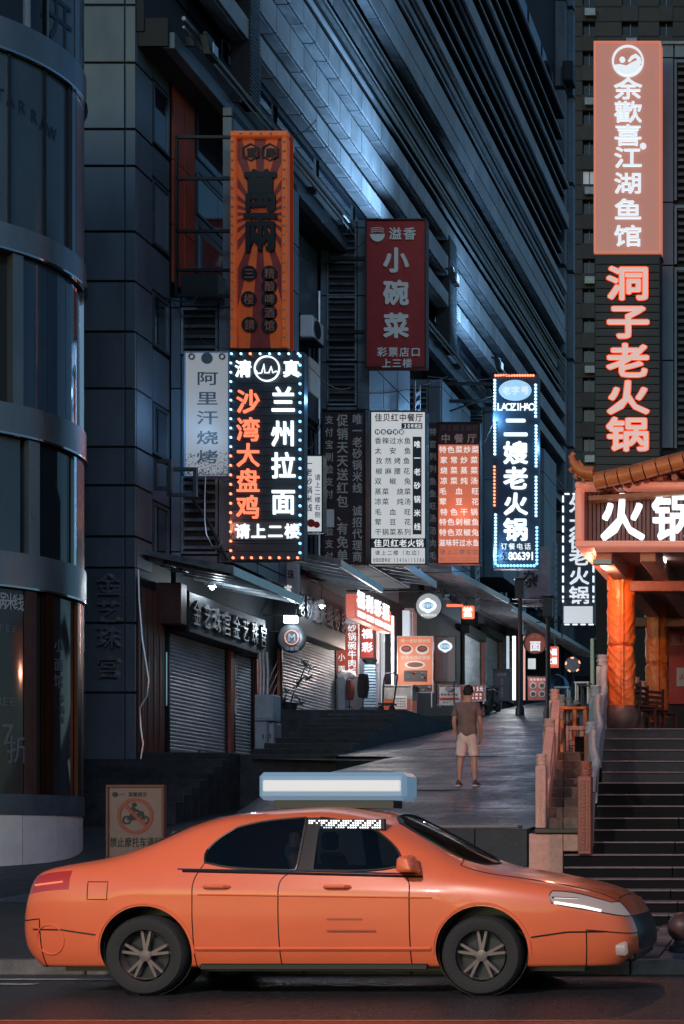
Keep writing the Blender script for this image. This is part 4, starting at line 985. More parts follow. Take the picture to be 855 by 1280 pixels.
disc(804, 183, 4, Y-.03, whs, s1, 'dot')
# 2 red lit sign 洞子老火锅
s2 = signbox('neon_sign', 'dark vertical board with big pink characters outlined in red neon, right of the lane', 743, 320, 826, 600, Y, dark, frame=None)
for k in range(28): piece('backing_slat', mat('navy_slat', (.01,.016,.028), .5), 83*Y/F-.04, .02, 9*Y/F, (PX(784.5, Y), Y-.01, PZ(326+10*k, Y)), s2, bevel=.003)
pinkc = E_('pink_letter_face', (.80,.55,.50), .72); outl = E_('red_outline_glow', (1., .12, .045), 1.0)
for ch, y in zip('洞子老火锅', (354, 402, 451, 497, 543)):
    letter(ch, P(785, y, Y-.05), 55*Y/F, 44*Y/F, outl, s2, 'neon_outline', .042, .03)
    letter(ch, P(785, y, Y-.11), 55*Y/F, 44*Y/F, pinkc, s2, 'character', .018, .03)
# 3 orange sunburst sign
Y = 31.8
orf = mat('orange_frame', (.9,.2,.04), .45, noise=.25, emit=(.9,.13,.03), es=.12); bgm = mat('sunburst_dark', (.32,.045,.045), .5, noise=.2)  # unlit frame given a faint glow so it looks more brightly lit
ora = mat('sunburst_orange', (.78,.15,.03), .5, noise=.25, scale=3, emit=(.8,.11,.02), es=.09)  # rays carry the same painted-in glow, no lamp behind them
s3 = signbox('sunburst_sign', 'orange framed vertical sign with sunburst rays and big black characters, upper left', 290, 166, 362, 441, Y, bgm, frame=None)
for (a, b, c, e) in ((290,362,166,174),(290,297,174,437),(354,362,174,437)):
    bx('frame_bar', orf, PX(a, Y), PX(b, Y), Y-.12, Y+.24, PZ(e, Y)+.004, PZ(c, Y), s3, bevel=.025)
bx('frame_bar', steel, PX(290, Y), PX(362, Y), Y-.12, Y+.24, PZ(442, Y), PZ(437, Y), s3, bevel=.02)
cxr, cyr = 325.5, 268
def clip_ray(a):
    dx, dy = math.cos(a), math.sin(a); t = 1e9
    for (lim, o, d) in ((297, cxr, dx), (354, cxr, dx)):
        if d and (lim-o)/d > 0: t = min(t, (lim-o)/d)
    for (lim, o, d) in ((174, cyr, dy), (436, cyr, dy)):
        if d and (lim-o)/d > 0: t = min(t, (lim-o)/d)
    return cxr+dx*t, cyr+dy*t
nr = 20
for k in range(nr):
    a = 2*PI*(k+.25)/nr; b = a+PI/nr; m1 = (a+b)/2
    pts = [(cxr, cyr), clip_ray(a), clip_ray(m1), clip_ray(b)]
    # add corner when ray pair straddles it
    q = [(P(x, y, Y)[0], P(x, y, Y)[2]) for x, y in pts]
    build(MB().prism(q, Y-.012, Y-.002), 'sunburst_ray', ora, s3)
for ch, x in (('重', 314), ('慶', 338)):
    c_ = P(x, 191, Y); R6 = [(c_[0]+12*Y/F*math.sin(PI*k/3), c_[2]+11.5*Y/F*math.cos(PI*k/3)) for k in range(6)]; r6 = [(c_[0]+10*Y/F*math.sin(PI*k/3), c_[2]+9.6*Y/F*math.cos(PI*k/3)) for k in range(6)]
    mb = MB()
    for k in range(6):
        j = (k+1) % 6; i = len(mb.v); mb.v += [(p[0], Y-.04, p[1]) for p in (R6[k], R6[j], r6[j], r6[k])]+[(p[0], Y-.015, p[1]) for p in (R6[k], R6[j], r6[j], r6[k])]
        mb.f += [(i,i+1,i+2,i+3),(i,i+4,i+5,i+1),(i+3,i+2,i+6,i+7)]
    build(mb, 'hexagon', blackp, s3); letter(ch, P(x, 191, Y-.03), 13*Y/F, 13*Y/F, blackp, s3, 'character', .03, .02)
letter('萬', P(325.5, 239, Y-.05), 44*Y/F, 54*Y/F, blackp, s3, 'character', .035, .03)
letter('兩', P(325.5, 290, Y-.05), 44*Y/F, 52*Y/F, blackp, s3, 'character', .035, .03)
for ch, x, y in [('三', 311.5, 342), ('楼', 311, 374), ('請', 312, 406)]+[(c, 337, y) for c, y in zip('精酿啤酒馆', (342, 358, 374, 391, 407))]:
    disc(x, y, 9.8, Y-.03, blackp, s3, 'dot'); letter(ch, P(x, y, Y-.06), 13*Y/F, 13.5*Y/F, mat('rust_print', (.42,.16,.11), .5), s3, 'character', .015, .02)
bulbs(s3, [(293.5, 180+11.6*k) for k in range(22)]+[(358, 180+11.6*k) for k in range(22)]+[(304+12.5*k, 170) for k in range(4)], Y, 1.7, mat('unlit_bulb', (.5,.45,.5), .15), -.14)
arms(s3, 217, 290, (168, 220, 286, 335, 367), Y)
build(MB().box(PX(216, Y), PX(219, Y), Y+.1, Y+.16, PZ(368, Y), PZ(167, Y)), 'mounting_frame', steel, s3)
bx('transformer_box', dark, PX(222, Y), PX(270, Y), Y+.12, Y+.5, PZ(366, Y), PZ(338, Y), s3, bevel=.02)
build(MB().tube([P(x, y, Y+.1) for x, y in ((205,372),(225,377),(243,375),(250,366))], .02, 6), 'cable', dark, s3, smooth=True)
# 4 blue bulb framed halal noodle sign
Y = 31.5
navy = mat('navy_board', (.04,.055,.075), .45, noise=.2)
s4 = signbox('noodle_sign', 'dark vertical noodle sign edged with blue bulbs, red and white glowing characters', 287, 440, 380, 701, Y, navy)
for k in range(26): piece('backing_slat', navy, 90*Y/F, .02, 9.3*Y/F, (PX(333.5, Y), Y-.008, PZ(445+10*k, Y)), s4, bevel=.004)
for ch, x in (('清', 304), ('真', 364)): letter(ch, P(x, 461, Y-.05), 21*Y/F, 22*Y/F, wh_e, s4, 'character', .03, .03)
ringo(334, 461, 14.5, 16.2, Y-.05, wh_e, s4)
ar = [(320,463),(322,467),(327,466),(330,455),(331,466),(336,466),(339,458),(341,466),(345,464),(349,466)]
build(MB().tube([P(x, y, Y-.06) for x, y in ar], .016, 6), 'emblem_script', wh_e, s4, smooth=True)
for ch, y in zip('沙湾大盘鸡', (502, 537, 569, 601, 634)):
    letter(ch, P(310, y, Y-.05), 30*Y/F, 31*Y/F, rdl, s4, 'character', .02, .03)
for ch, y in zip('兰州拉面', (500, 542, 582, 627)):
    letter(ch, P(354, y, Y-.05), 31*Y/F, 34*Y/F, wh_e, s4, 'character', .022, .03)
bx('lower_panel', mat('grey_lower_panel', (.12,.12,.13), .5, noise=.3), PX(291, Y), PX(376, Y), Y-.04, Y-.019, PZ(675, Y), PZ(653, Y), s4)
for ch, x in zip('请上二楼', (303, 323, 344, 365)): letter(ch, P(x, 664, Y-.06), 19*Y/F, 19*Y/F, wh_e, s4, 'character', .03, .02)
bulbs(s4, [(376.5, 446+11.7*k) for k in range(22)], Y, 1.9, bl_e)
bulbs(s4, [(291+11.9*k, 443.5) for k in range(8) if k != 2]+[(290.2, 455+11.6*k) for k in range(10)], Y, 1.7, blw)
bulbs(s4, [(290, 571+11.8*k) for k in range(11)]+[(293+11.5*k, 698) for k in range(8)]+[(314.5, 443.5)], Y, 1.9, rd_e)
def glow(t, x, y0, y1, Y, col, e, dx=0, wpx=2, off=.28):
    """light of a chain of bulbs, as a narrow strip just in front of it, shining back on the board"""
    c_ = (PX(x, Y), Y-off, PZ((y0+y1)/2, Y)); w = wpx*Y/F
    L = lamp('bulb_glow', 'AREA', c_, e, col, t, (w, (y1-y0)*Y/F)); L.rotation_euler = (PI/2, 0, PI+dx)
glow(s4, 377, 445, 695, Y, (.15,.45,1.), 9); glow(s4, 290, 450, 560, Y, (.3,.55,1.), 4); glow(s4, 290, 570, 690, Y, (1.,.2,.08), 4)
glow(s4, 310, 490, 650, Y, (1.,.16,.06), 3.5, wpx=12); glow(s4, 354, 485, 645, Y, (.2,.5,1.), 4, wpx=12); glow(s4, 334, 448, 474, Y, (.2,.5,1.), 2.5, wpx=60)
lamp('sign_glow', 'POINT', P(394, 500, Y+.3), 20, (.2,.5,1.), s4, .1); lamp('sign_glow', 'POINT', P(222, 520, Y-.3), 26, (.3,.6,1.), s4, .2); lamp('sign_glow', 'POINT', P(278, 655, Y-.2), 12, (1.,.35,.2), s4, .1)
# 5 white barbecue sign
Y = 32.0
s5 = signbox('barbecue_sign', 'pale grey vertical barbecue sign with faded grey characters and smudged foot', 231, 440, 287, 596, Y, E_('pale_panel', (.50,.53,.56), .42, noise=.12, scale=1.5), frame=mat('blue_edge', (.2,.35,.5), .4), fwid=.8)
fadeg = mat('faded_print', (.13,.15,.17), .5)
for ch, y in zip('阿里汗烧烤', (473, 498, 522, 547, 571)): letter(ch, P(259, y, Y-.012), 28*Y/F, 18*Y/F, fadeg, s5, 'character', .012, .008)
disc(259, 448, 7, Y-.01, fadeg, s5); ringo(240, 446, 2.5, 4, Y-.01, fadeg, s5, 'scroll'); ringo(278, 446, 2.5, 4, Y-.01, fadeg, s5, 'scroll')
sm = MB(); rr_ = random.Random(3)
for k in range(420):
    t = rr_.random()**2; x, y = 232+rr_.random()*54, 594-t*28; w = .4+rr_.random()*1.1
    q = P(x, y, Y); u = w*Y/F; sm.box(q[0], q[0]+u, Y-.008, Y-.003, q[2], q[2]+u*rr_.uniform(.4, 1.2))
stuff(build(sm, 'grime', fadeg, s5, recalc=False))
wr = [P(x, y, Y-.02) for x, y in ((257,596),(256,620),(256,650),(258,668),(265,682),(273,684),(278,676))]
tag(build(MB().tube(wr, .012, 6), 'cable', alu, smooth=True), 'thin pale wire hanging from the grey barbecue sign', 'cable')
# square bracket frames at left of it
br_ = thing('bracket_frame', 'empty rectangular metal sign frames sticking out left of the barbecue sign', 'bracket', P(215, 615, 31.3))
for (x0, y0, x1, y1, Yq) in ((192, 574, 214, 612, 31.0), (208, 584, 245, 620, 31.4)):
    for (a, b, c, e) in ((x0,x1,y0,y0+4),(x0,x1,y1-4,y1),(x0,x0+4,y0+4,y1-4),(x1-4,x1,y0+4,y1-4)):
        bx('frame_bar', alu_d, PX(a, Yq), PX(b, Yq), Yq, Yq+.1, PZ(e, Yq), PZ(c, Yq), br_)
bx('bracket_arm', steel, PX(236, 31.6), PX(241, 31.6), 31.6, 32.5, PZ(612, 31.6), PZ(606, 31.6), br_)
build(MB().tube([P(238, 620, 32.1), P(262, 655, 32.2), P(284, 700, 32.2)], .04, 6), 'strut', steel, br_)
# 6 dark red sign 小碗菜
Y = 41.2
s6 = signbox('bowl_dish_sign', 'dull dark red vertical sign with grey blue characters and a bowl emblem', 457, 274, 533, 460, Y, dred, frame=mat('dark_edge', (.05,.02,.02), .5), fwid=1.4)
gb = E_('grey_blue_print', (.33,.43,.5), .25)
for ch, y, h in (('小', 325, 32), ('碗', 366, 32), ('菜', 407, 32)): letter(ch, P(495, y, Y-.06), h*Y/F, h*Y/F, gb, s6, 'character', .03, .03)
for ch, x in (('溢', 494), ('香', 512)): letter(ch, P(x, 292, Y-.06), 16*Y/F, 16*Y/F, gb, s6, 'character', .015, .03)
for i, ch in enumerate('彩票店口'): letter(ch, P(477.5+14*i, 440, Y-.06), 12.5*Y/F, 12.5*Y/F, gb, s6, 'character', .01, .03)
for i, ch in enumerate('上三楼'): letter(ch, P(483+13*i, 454, Y-.06), 12*Y/F, 12*Y/F, gb, s6, 'character', .01, .03)
ec = P(472, 292, Y-.05); u = Y/F
build(MB().prism([(ec[0]+9*u*math.cos(PI+PI*k/12), ec[2]-1*u+9*u*math.sin(PI+PI*k/12)) for k in range(13)], Y-.08, Y-.05), 'bowl_emblem', gb, s6)
for k in range(3): build(MB().tube([(ec[0]-8*u, Y-.07, ec[2]+(1.5+2.3*k)*u), (ec[0], Y-.07, ec[2]+(2.8+2.3*k)*u), (ec[0]+8*u, Y-.07, ec[2]+(1.5+2.3*k)*u)], .4*u, 6), 'bowl_emblem', gb, s6)
arms(s6, 408, 457, (321, 413), Y+.0, steel, .05)
# 7 dark text board
Y = 41.3
s7 = signbox('text_board', 'dark brown board with three columns of pale vertical characters', 403, 513, 457.5, 706, Y, mat('dark_brown_board', (.045,.03,.032), .5, noise=.3), frame=dark, fwid=1)
gp = E_('dim_grey_print', (.3,.33,.37), .16)
vrow('唯一老砂锅米线 诚招代理商', 446.5, 517, 703, Y-.01, gp, s7, 12.5, .02); vrow('促销天天送红包、有免单', 428, 517, 703, Y-.01, gp, s7, 14.5, .02); vrow('支付宝刷脸支付 刷脸支付', 411.5, 517, 703, Y-.01, gp, s7, 10.5, .01)
bx('torn_flap', white_p, PX(408, Y), PX(419, Y), Y-.14, Y-.08, PZ(660, Y), PZ(638, Y), s7)
# 8 small lit box beside the noodle sign
Y = 36.6
s8 = signbox('small_lightbox', 'small white lit box sign squeezed between noodle sign and dark text board', 381, 569, 404, 666, Y, E_('white_panel', (.66,.70,.73), .75, noise=.1), frame=steel, fwid=1)
vrow('一老砂锅米线', 386, 574, 640, Y-.01, greyp, s8, 9, .02); vrow('请上二楼右侧', 397, 592, 648, Y-.01, greyp, s8, 7.5, .01)
disc(389, 654, 5, Y-.01, red_p, s8); disc(396, 656, 4, Y-.012, red_p, s8)
# 9 white menu board
Y = 40.6
s9 = signbox('menu_lightbox', 'bright white lit menu board listing dishes, largest white sign in the middle', 463, 514, 533, 706, Y, E_('white_menu_panel', (.70,.74,.76), .66, noise=.06), frame=steel, fwid=1)
mp_ = mat('menu_red_grey', (.22,.11,.11), .5); mg = mat('menu_grey', (.16,.18,.2), .5); mwh = E_('menu_white', (.8,.82,.84), .9); mdk = mat('menu_dark_band', (.07,.085,.105), .5)
row('佳贝红中餐厅', 468, 529, 522, Y-.01, mat('menu_brown', (.25,.06,.045)), s9, 10.5, .02)
bx('band', mdk, PX(502, Y), PX(528, Y), Y-.012, Y-.004, PZ(536, Y), PZ(529, Y), s9); row('30年老店', 504, 527, 532.5, Y-.014, mwh, s9, 5.5)
for k, ch in enumerate('特色不背锅'): disc(472+7.5*k, 540, 3.4, Y-.003, mp_, s9, 'dot', 12); 
row('特色不背锅', 468.3, 505.7, 540, Y-.026, mwh, s9, 5)
for s, y in zip(('香辣过水鱼', '太 安 鱼', '孜然烤鱼', '椒麻腰花', '双 椒 兔', '蒸菜 烧菜', '凉菜 炖汤', '毛 血 旺', '荤 豆 花', '干锅菜系列'), (551, 563.5, 576, 589, 601.5, 614.5, 627, 640, 652.5, 665)):
    row(s, 468, 514, y, Y-.01, mp_ if y != 551 else mg, s9, 8.6, .008)
bx('band', mdk, PX(516, Y), PX(527, Y), Y-.012, Y-.004, PZ(668, Y), PZ(546, Y), s9); vrow('唯一老砂锅米线', 521.5, 547, 667, Y-.014, mwh, s9, 8.5, .02)
bx('band', mdk, PX(464, Y), PX(532, Y), Y-.012, Y-.004, PZ(685, Y), PZ(673, Y), s9); row('佳贝红老火锅', 467, 530, 679, Y-.014, mwh, s9, 10, .02)
row('请上二楼（右边）', 468, 529, 691, Y-.01, mg, s9, 6.5); row('全国加盟电话：13436115386', 466, 531, 700, Y-.01, mp_, s9, 5.6)
lamp('sign_glow', 'AREA', (PX(498, Y), Y-.1, PZ(610, Y)), 12, (.9,.95,1.), s9, (1.4, 4), aim=(PX(498, Y), Y-5, PZ(700, Y)))
# 10 coral menu board and its dim side board
Y = 46.0
s10 = signbox('coral_menu_sign', 'coral lit menu board with white dish names, fading dark at the top', 547, 528, 600, 705, Y, mat('coral_board_unlit', (.07,.03,.03), .5), frame=dark, fwid=1)
bx('lit_panel', E_('coral_panel', (.85,.22,.12), .55, noise=.3, scale=1.2), PX(548.3, Y), PX(599, Y), Y-.02, Y-.003, PZ(704, Y), PZ(556, Y), s10)
wm = E_('menu_glow_white', (.85,.8,.78), .85); wmd = E_('menu_dim', (.42,.3,.3), .22)
row('开(滋)味轩', 550, 598, 535, Y-.012, mat('menu_faint', (.15,.1,.1)), s10, 8); row('中餐厅', 549, 598, 548, Y-.012, wmd, s10, 12, .02)
for s, y in zip(('特色菜炒菜', '家常炒菜', '烧菜蒸菜', '凉菜炖汤', '毛 血 旺', '荤 豆 花', '特色干锅', '特色剁椒鱼', '特色双椒兔', '滋味轩过水鱼'), (562, 575, 588, 601, 614, 627, 640, 652.5, 665.5, 678.5)):
    row(s, 548.5, 599, y, Y-.028, wm, s10, 9.2, .018)
row('请上二楼左边', 549, 598, 690, Y-.028, mat('menu_pale', (.5,.35,.32)), s10, 7); row('电话：13521220295', 549, 598, 699, Y-.028, mat('menu_pale', (.5,.35,.32)), s10, 5.5)
s10b = signbox('dim_menu_board', 'narrow unlit dark menu board just left of the coral menu', 535, 528, 546.5, 705, 46.6, mat('dark_brown_board', (.045,.03,.032), .5))
vrow('特官列列鱼鱼旺汤汤肉毛', 541, 532, 702, 46.58, gp, s10b, 9)
lamp('sign_glow', 'POINT', (PX(574, Y), Y-.5, PZ(640, Y)), 12, (1.,.35,.2), s10, .2)
# 11 blue bulb hot pot sign with oval
Y = 50.0
s11 = signbox('hotpot_bulb_sign', 'tall narrow sign edged with blue white bulbs, oval emblem over latin letters', 616, 468, 673, 711, Y, mat('navy_board2', (.03,.06,.10), .45), depth=.3)
disc(644, 488, 20.5, Y-.02, E_('oval_blue', (.35,.62,.85), .95), s11, 'oval_plate', ry=13)
for ch, x in (('老', 633), ('字', 644), ('号', 656)): letter(ch, P(x, 488, Y-.06), 11*Y/F, 11*Y/F, whs, s11, 'character', .02, .02)
build(MB().hexa([P(628, 500, Y-.03), P(630, 501, Y-.03), P(630, 501, Y-.01), P(628, 500, Y-.01), P(657, 474, Y-.03), P(659, 475.5, Y-.03), P(659, 475.5, Y-.01), P(657, 474, Y-.01)]), 'emblem_bar', navy, s11)
for i, ch in enumerate('LAOZIHAO'): letter(ch, P(624.5+5.75*i, 508.5, Y-.04), 11.5*Y/F, 13*Y/F, wh_e, s11, 'character', .015, .02)
for ch, y in zip('二嫂老火锅', (534, 566, 598, 630, 662)): letter(ch, P(644.5, y, Y-.05), 31*Y/F, 29*Y/F, wh_e, s11, 'character', .03, .03)
for i, ch in enumerate('订餐电话'): letter(ch, P(630+9.8*i, 683, Y-.04), 8.5*Y/F, 8.5*Y/F, whs, s11, 'character', .02, .02)
for i, ch in enumerate('63806391'): letter(ch, P(627.5+5.4*i, 695, Y-.04), 12*Y/F, 14*Y/F, greyp if i < 2 else wh_e, s11, 'character', .02, .02)
sp = lambda a, b, n: [a+(b-a)*k/(n-1) for k in range(n)]
bulbs(s11, [(619, y) for y in sp(476, 512, 10)]+[(619, y) for y in sp(527, 568, 11)]+[(670, y) for y in sp(482, 521, 10)]+[(670.5, y) for y in sp(533, 583, 13)]+[(670.5, y) for y in sp(597, 645, 12)]+[(620, y) for y in sp(644, 690, 12)], Y, 1.9, blw, -.06)
bulbs(s11, [(620, y) for y in sp(692, 705, 4)]+[(671.5, y) for y in sp(660, 705, 11)]+[(x, 707.5) for x in sp(623, 668, 12)], Y, 1.9, bl_e, -.06)
bulbs(s11, [(x, 470) for x in sp(620, 667, 15)]+[(618.5, y) for y in sp(584, 632, 12)], Y, 1.7, rd_e, -.06)
glow(s11, 619, 475, 580, Y, (.2,.5,1.), 14); glow(s11, 619, 640, 705, Y, (.2,.5,1.), 8); glow(s11, 671, 480, 705, Y, (.12,.42,1.), 22); glow(s11, 645, 520, 675, Y, (.15,.42,1.), 9, wpx=20); glow(s11, 619, 584, 632, Y, (1.,.2,.08), 5); glow(s11, 645, 708, 712, Y, (.12,.42,1.), 4, wpx=44)
for y_ in (520, 690): lamp('sign_glow', 'POINT', P(612, y_, Y-.3), 75, (.25,.6,1.), s11, .1)
lamp('sign_glow', 'POINT', P(678, 560, Y), 70, (.25,.6,1.), s11, .1)
arms(s11, 545, 616, (478, 500), Y, steel, .05)
build(MB().tube([P(545, 520, Y+.2), P(616, 495, Y+.1)], .03, 6), 'strut', steel, s11)
# 12 partly hidden sign behind the pavilion
Y = 58.0
s12 = signbox('dashed_bulb_sign', 'white lettered hot pot sign with dashed white border, half hidden by the pavilion', 703, 617, 743, 781, Y, navy, depth=.3)
for ch, y in zip('外大街老火锅', (630, 654, 676, 696, 720, 744)): letter(ch, P(724, y, Y-.05), 26*Y/F, 23*Y/F, whs, s12, 'character', .025, .02)
bx('lower_panel', E_('white_panel', (.66,.70,.73), .75), PX(705, Y), PX(741, Y), Y-.05, Y-.005, PZ(779, Y), PZ(758, Y), s12)
dm = MB()
for x_ in (704, 742):
    for k in range(11): dm.box(PX(x_, Y)-.03, PX(x_, Y)+.03, Y-.06, Y-.01, PZ(620+12.5*k+8, Y), PZ(620+12.5*k, Y))
for k in range(4): dm.box(PX(706+10*k, Y), PX(712+10*k, Y), Y-.06, Y-.01, PZ(618.5, Y), PZ(616.8, Y)); dm.box(PX(706+10*k, Y), PX(712+10*k, Y), Y-.06, Y-.01, PZ(781.5, Y), PZ(780, Y))
stuff(build(dm, 'light_tubes', wh_e, s12))
# 13 grey board with big black character
Y = 53.5
s13 = signbox('grey_board', 'grey unlit board with a big dark character behind the two lamp posts', 648, 683, 688, 757, Y, mat('grey_board', (.19,.20,.22), .6, noise=.3))
letter('杂', P(663, 724, Y-.03), 20*Y/F, 22*Y/F, dark, s13, 'character', .03, .02)
for i, ch in enumerate('上二楼'): letter(ch, P(656+11*i, 750, Y-.03), 9.5*Y/F, 9.5*Y/F, dark, s13, 'character', .0, .02)
# small hanging side signs (seen nearly edge on)
for (x0, y0, x1, y1, Yq, lb) in ((383, 442, 396, 500, 38.5, 'small pale side sign on the wall right of the noodle sign top'),):
    s14 = thing('side_sign', lb, 'sign', P(390, 500, Yq)); X_ = XB+.03
    bx('board', E_('side_board_pale', (.2,.23,.25), .2), X_+.0, X_+.05, 37.0, 37.7, PZ(496, 37.5), PZ(446, 37), s14)
s15 = thing('side_sign', 'pale angled sign with faint characters above the first awning edge', 'sign', P(352, 735, 35.3))
bx('board', mat('pale_board', (.33,.37,.4), .5, noise=.3), PX(334, 35.6), PX(372, 35.6), 35.6, 35.75, PZ(746, 35.6), PZ(704, 35.6), s15)
row('金艺珠', 340, 368, 718, 35.59, dark, s15, 13, .02); row('珠宝', 342, 366, 736, 35.59, mwh, s15, 10, .02)
# ================================================================== taxi
paint = mat('coral_orange_paint', (.76,.15,.058), .32, 0, noise=.06, scale=2, coat=.8)
trimb = mat('black_trim', (.012,.012,.014), .35)
tglass = bpy.data.materials.new('taxi_glass'); tglass.use_nodes = True
_n = tglass.node_tree; _n.nodes.clear(); _o = _n.nodes.new('ShaderNodeOutputMaterial'); _t = _n.nodes.new('ShaderNodeBsdfTransparent'); _t.inputs[0].default_value = (.42,.45,.47,1)
_g = _n.nodes.new('ShaderNodeBsdfGlossy'); _g.inputs['Roughness'].default_value = .03; _l = _n.nodes.new('ShaderNodeFresnel'); _l.inputs[0].default_value = 1.6; _m = _n.nodes.new('ShaderNodeMixShader')
_n.links.new(_l.outputs[0], _m.inputs[0]); _n.links.new(_t.outputs[0], _m.inputs[1]); _n.links.new(_g.outputs[0], _m.inputs[2]); _n.links.new(_m.outputs[0], _o.inputs[0])
rubber = mat('tyre_rubber', (.018,.018,.02), .8, noise=.3, bump=.3, bscale=60)
rimm = mat('rim_alloy', (.15,.12,.115), .35, .15)
lens_r = mat('tail_lens', (.45,.03,.02), .15, coat=1)
lens_w = E_('head_lens', (.55,.42,.40), .28)
TX, TY = -4.23, 12.25
taxi = thing('taxi', 'coral orange taxi saloon driving past in the foreground with a pale roof light box', 'taxi', (TX, TY, 0))
cols_ = [  # belt_x, top_x, zbelt, z5, z6, z7, taper, y5, y6
 (-2.31,-2.30,.93,.95,.96,.97,.84,.62,.44), (-2.20,-2.18,.985,1.01,1.02,1.03,.93,.68,.46), (-1.95,-1.93,1.01,1.05,1.065,1.075,.975,.70,.48),
 (-1.60,-1.58,1.01,1.10,1.12,1.13,.99,.69,.54), (-1.22,-.98,1.0,1.34,1.405,1.43,1.,.645,.50), (-1.08,-.70,1.0,1.385,1.46,1.49,1.,.64,.50),
 (-.12,-.12,.985,1.42,1.495,1.525,1.,.645,.51), (-.03,-.03,.985,1.42,1.495,1.525,1.,.645,.51), (.88,.42,.96,1.365,1.43,1.46,1.,.63,.50),
 (1.12,1.20,.945,.975,1.005,1.025,.99,.735,.62), (1.5,1.52,.91,.94,.975,.995,.985,.73,.5), (1.85,1.86,.85,.885,.915,.93,.95,.70,.46),
 (2.14,2.15,.80,.832,.855,.87,.90,.64,.42), (2.36,2.37,.715,.75,.775,.79,.80,.56,.38)]
nR = 9   # rows 0..8 : 0 floor centre, 1 sill, 2,3,4, 5 belt, 6 window top, 7 roof edge, 8 centre
vv = []; idx = {}; ff = []; fm = []
def addv(k, p): idx[k] = len(vv); vv.append(p); return idx[k]
for i, (bxx, tx, zb_, z5, z6, z7, tp, y5, y6) in enumerate(cols_):
    xo = [0, 0, .0, .0, 0]
    if i == 0: xo = [.06, .06, -.06, -.07, -.03]
    if i == 13: xo = [-.08, .02, .12, .12, .07]
    z2 = .34; z3 = .22+(zb_-.22)*.52; z4 = .22+(zb_-.22)*.80
    addv((i,0), (bxx+xo[0], 0, .20)); addv((i,1), (bxx+xo[1], .80*tp, .215)); addv((i,2), (bxx+xo[2], .865*tp, z2)); addv((i,3), (bxx+xo[3], .895*tp, z3)); addv((i,4), (bxx+xo[4], .895*tp, z4))
    addv((i,5), (bxx, .845*tp, zb_)); addv((i,6), (tx, y5, z5)); addv((i,7), (tx+(.03 if 4 <= i <= 8 else 0)*(1 if i > 6 else -1), y6, z6)); addv((i,8), (tx+(.06 if i in (8, 9) else 0)-(.05 if i in (3,4) else 0), 0, z7))
MI = dict(body=0, windscreen=1, rear_window=2, side_window=3, side_window_b=4, door=5, door_b=6, headlight=7, tail_light=8, grille=9, pillar=10, hood=11, boot_lid=12, bumper=13)
NM = ['body','windscreen','rear_window','side_window','side_window','door','door','headlight','tail_light','grille','pillar_trim','bonnet','boot_lid','bumper']
def fmat(i, j):
    if j == 5:
        if i == 5: return 4
        if i == 7: return 3
        if i == 6: return 10
    if j >= 7 and i == 8: return 1
    if j >= 7 and i == 3: return 2
    if 1 <= j <= 4:
        if i == 5: return 6
        if i in (6, 7): return 5
    if j == 4 and i in (11, 12): return 7
    if j == 4 and i in (0, 1): return 8
    if j in (1, 2) and i in (0, 12): return 13
    if i in (9, 10, 11, 12) and j >= 6: return 11
    if i in (0, 1, 2) and j >= 7: return 12
    return 0
for i in range(13):
    for j in range(8):
        ff.append((idx[(i,j)], idx[(i+1,j)], idx[(i+1,j+1)], idx[(i,j+1)])); fm.append(fmat(i, j))
for e, s_x in ((0, -1), (13, 1)):
    c = cols_[e]
    for j in (1, 2, 3, 4):
        px, py, pz = vv[idx[(e,j)]]; bul = (.03, .10, .11, .08)[j-1]*s_x
        addv((e,j,6), (px+bul*.45, c[7]*.93, pz)); addv((e,j,7), (px+bul*.8, c[8], pz)); addv((e,j,8), (px+bul, 0, pz))
    q = lambda j, k: idx[(e,j)] if k == 5 else (idx[(e,j,k)] if j < 5 else idx[(e,k)])
    for j in (1, 2, 3, 4):
        for k in (5, 6, 7):
            f = (q(j,k), q(j+1,k), q(j+1,k+1), q(j,k+1)); f = f if s_x > 0 else f[::-1]
            ff.append(f[::-1]); m_i = 0
            if j in (1, 2): m_i = 13
            if e == 13 and j in (2, 3) and k >= 6: m_i = 9
            if e == 13 and j == 4 and k == 5: m_i = 7
            if e == 0 and j == 4 and k == 5: m_i = 8
            fm.append(m_i)
    ff.append((idx[(e,0)], idx[(e,1)], idx[(e,1,6)], idx[(e,1,7)]) if s_x > 0 else (idx[(e,1,7)], idx[(e,1,6)], idx[(e,1)], idx[(e,0)])); fm.append(13)
    ff.append((idx[(e,0)], idx[(e,1,7)], idx[(e,1,8)])); fm.append(13)
me = bpy.data.meshes.new('cage'); me.from_pydata(vv, [], ff)
bm = bmesh.new(); bm.from_mesh(me)
for f, m_i in zip(bm.faces, fm): f.material_index = m_i
geom = bm.verts[:]+bm.edges[:]+bm.faces[:]
ret = bmesh.ops.duplicate(bm, geom=geom)
for g_ in ret['geom']:
    if isinstance(g_, bmesh.types.BMVert): g_.co.y *= -1
bmesh.ops.reverse_faces(bm, faces=[g_ for g_ in ret['geom'] if isinstance(g_, bmesh.types.BMFace)])
bmesh.ops.remove_doubles(bm, verts=bm.verts, dist=1e-5)
bmesh.ops.recalc_face_normals(bm, faces=bm.faces)
cl_ = bm.edges.layers.float.get('crease_edge') or bm.edges.layers.float.new('crease_edge')
GL = {1,2,3,4,10}
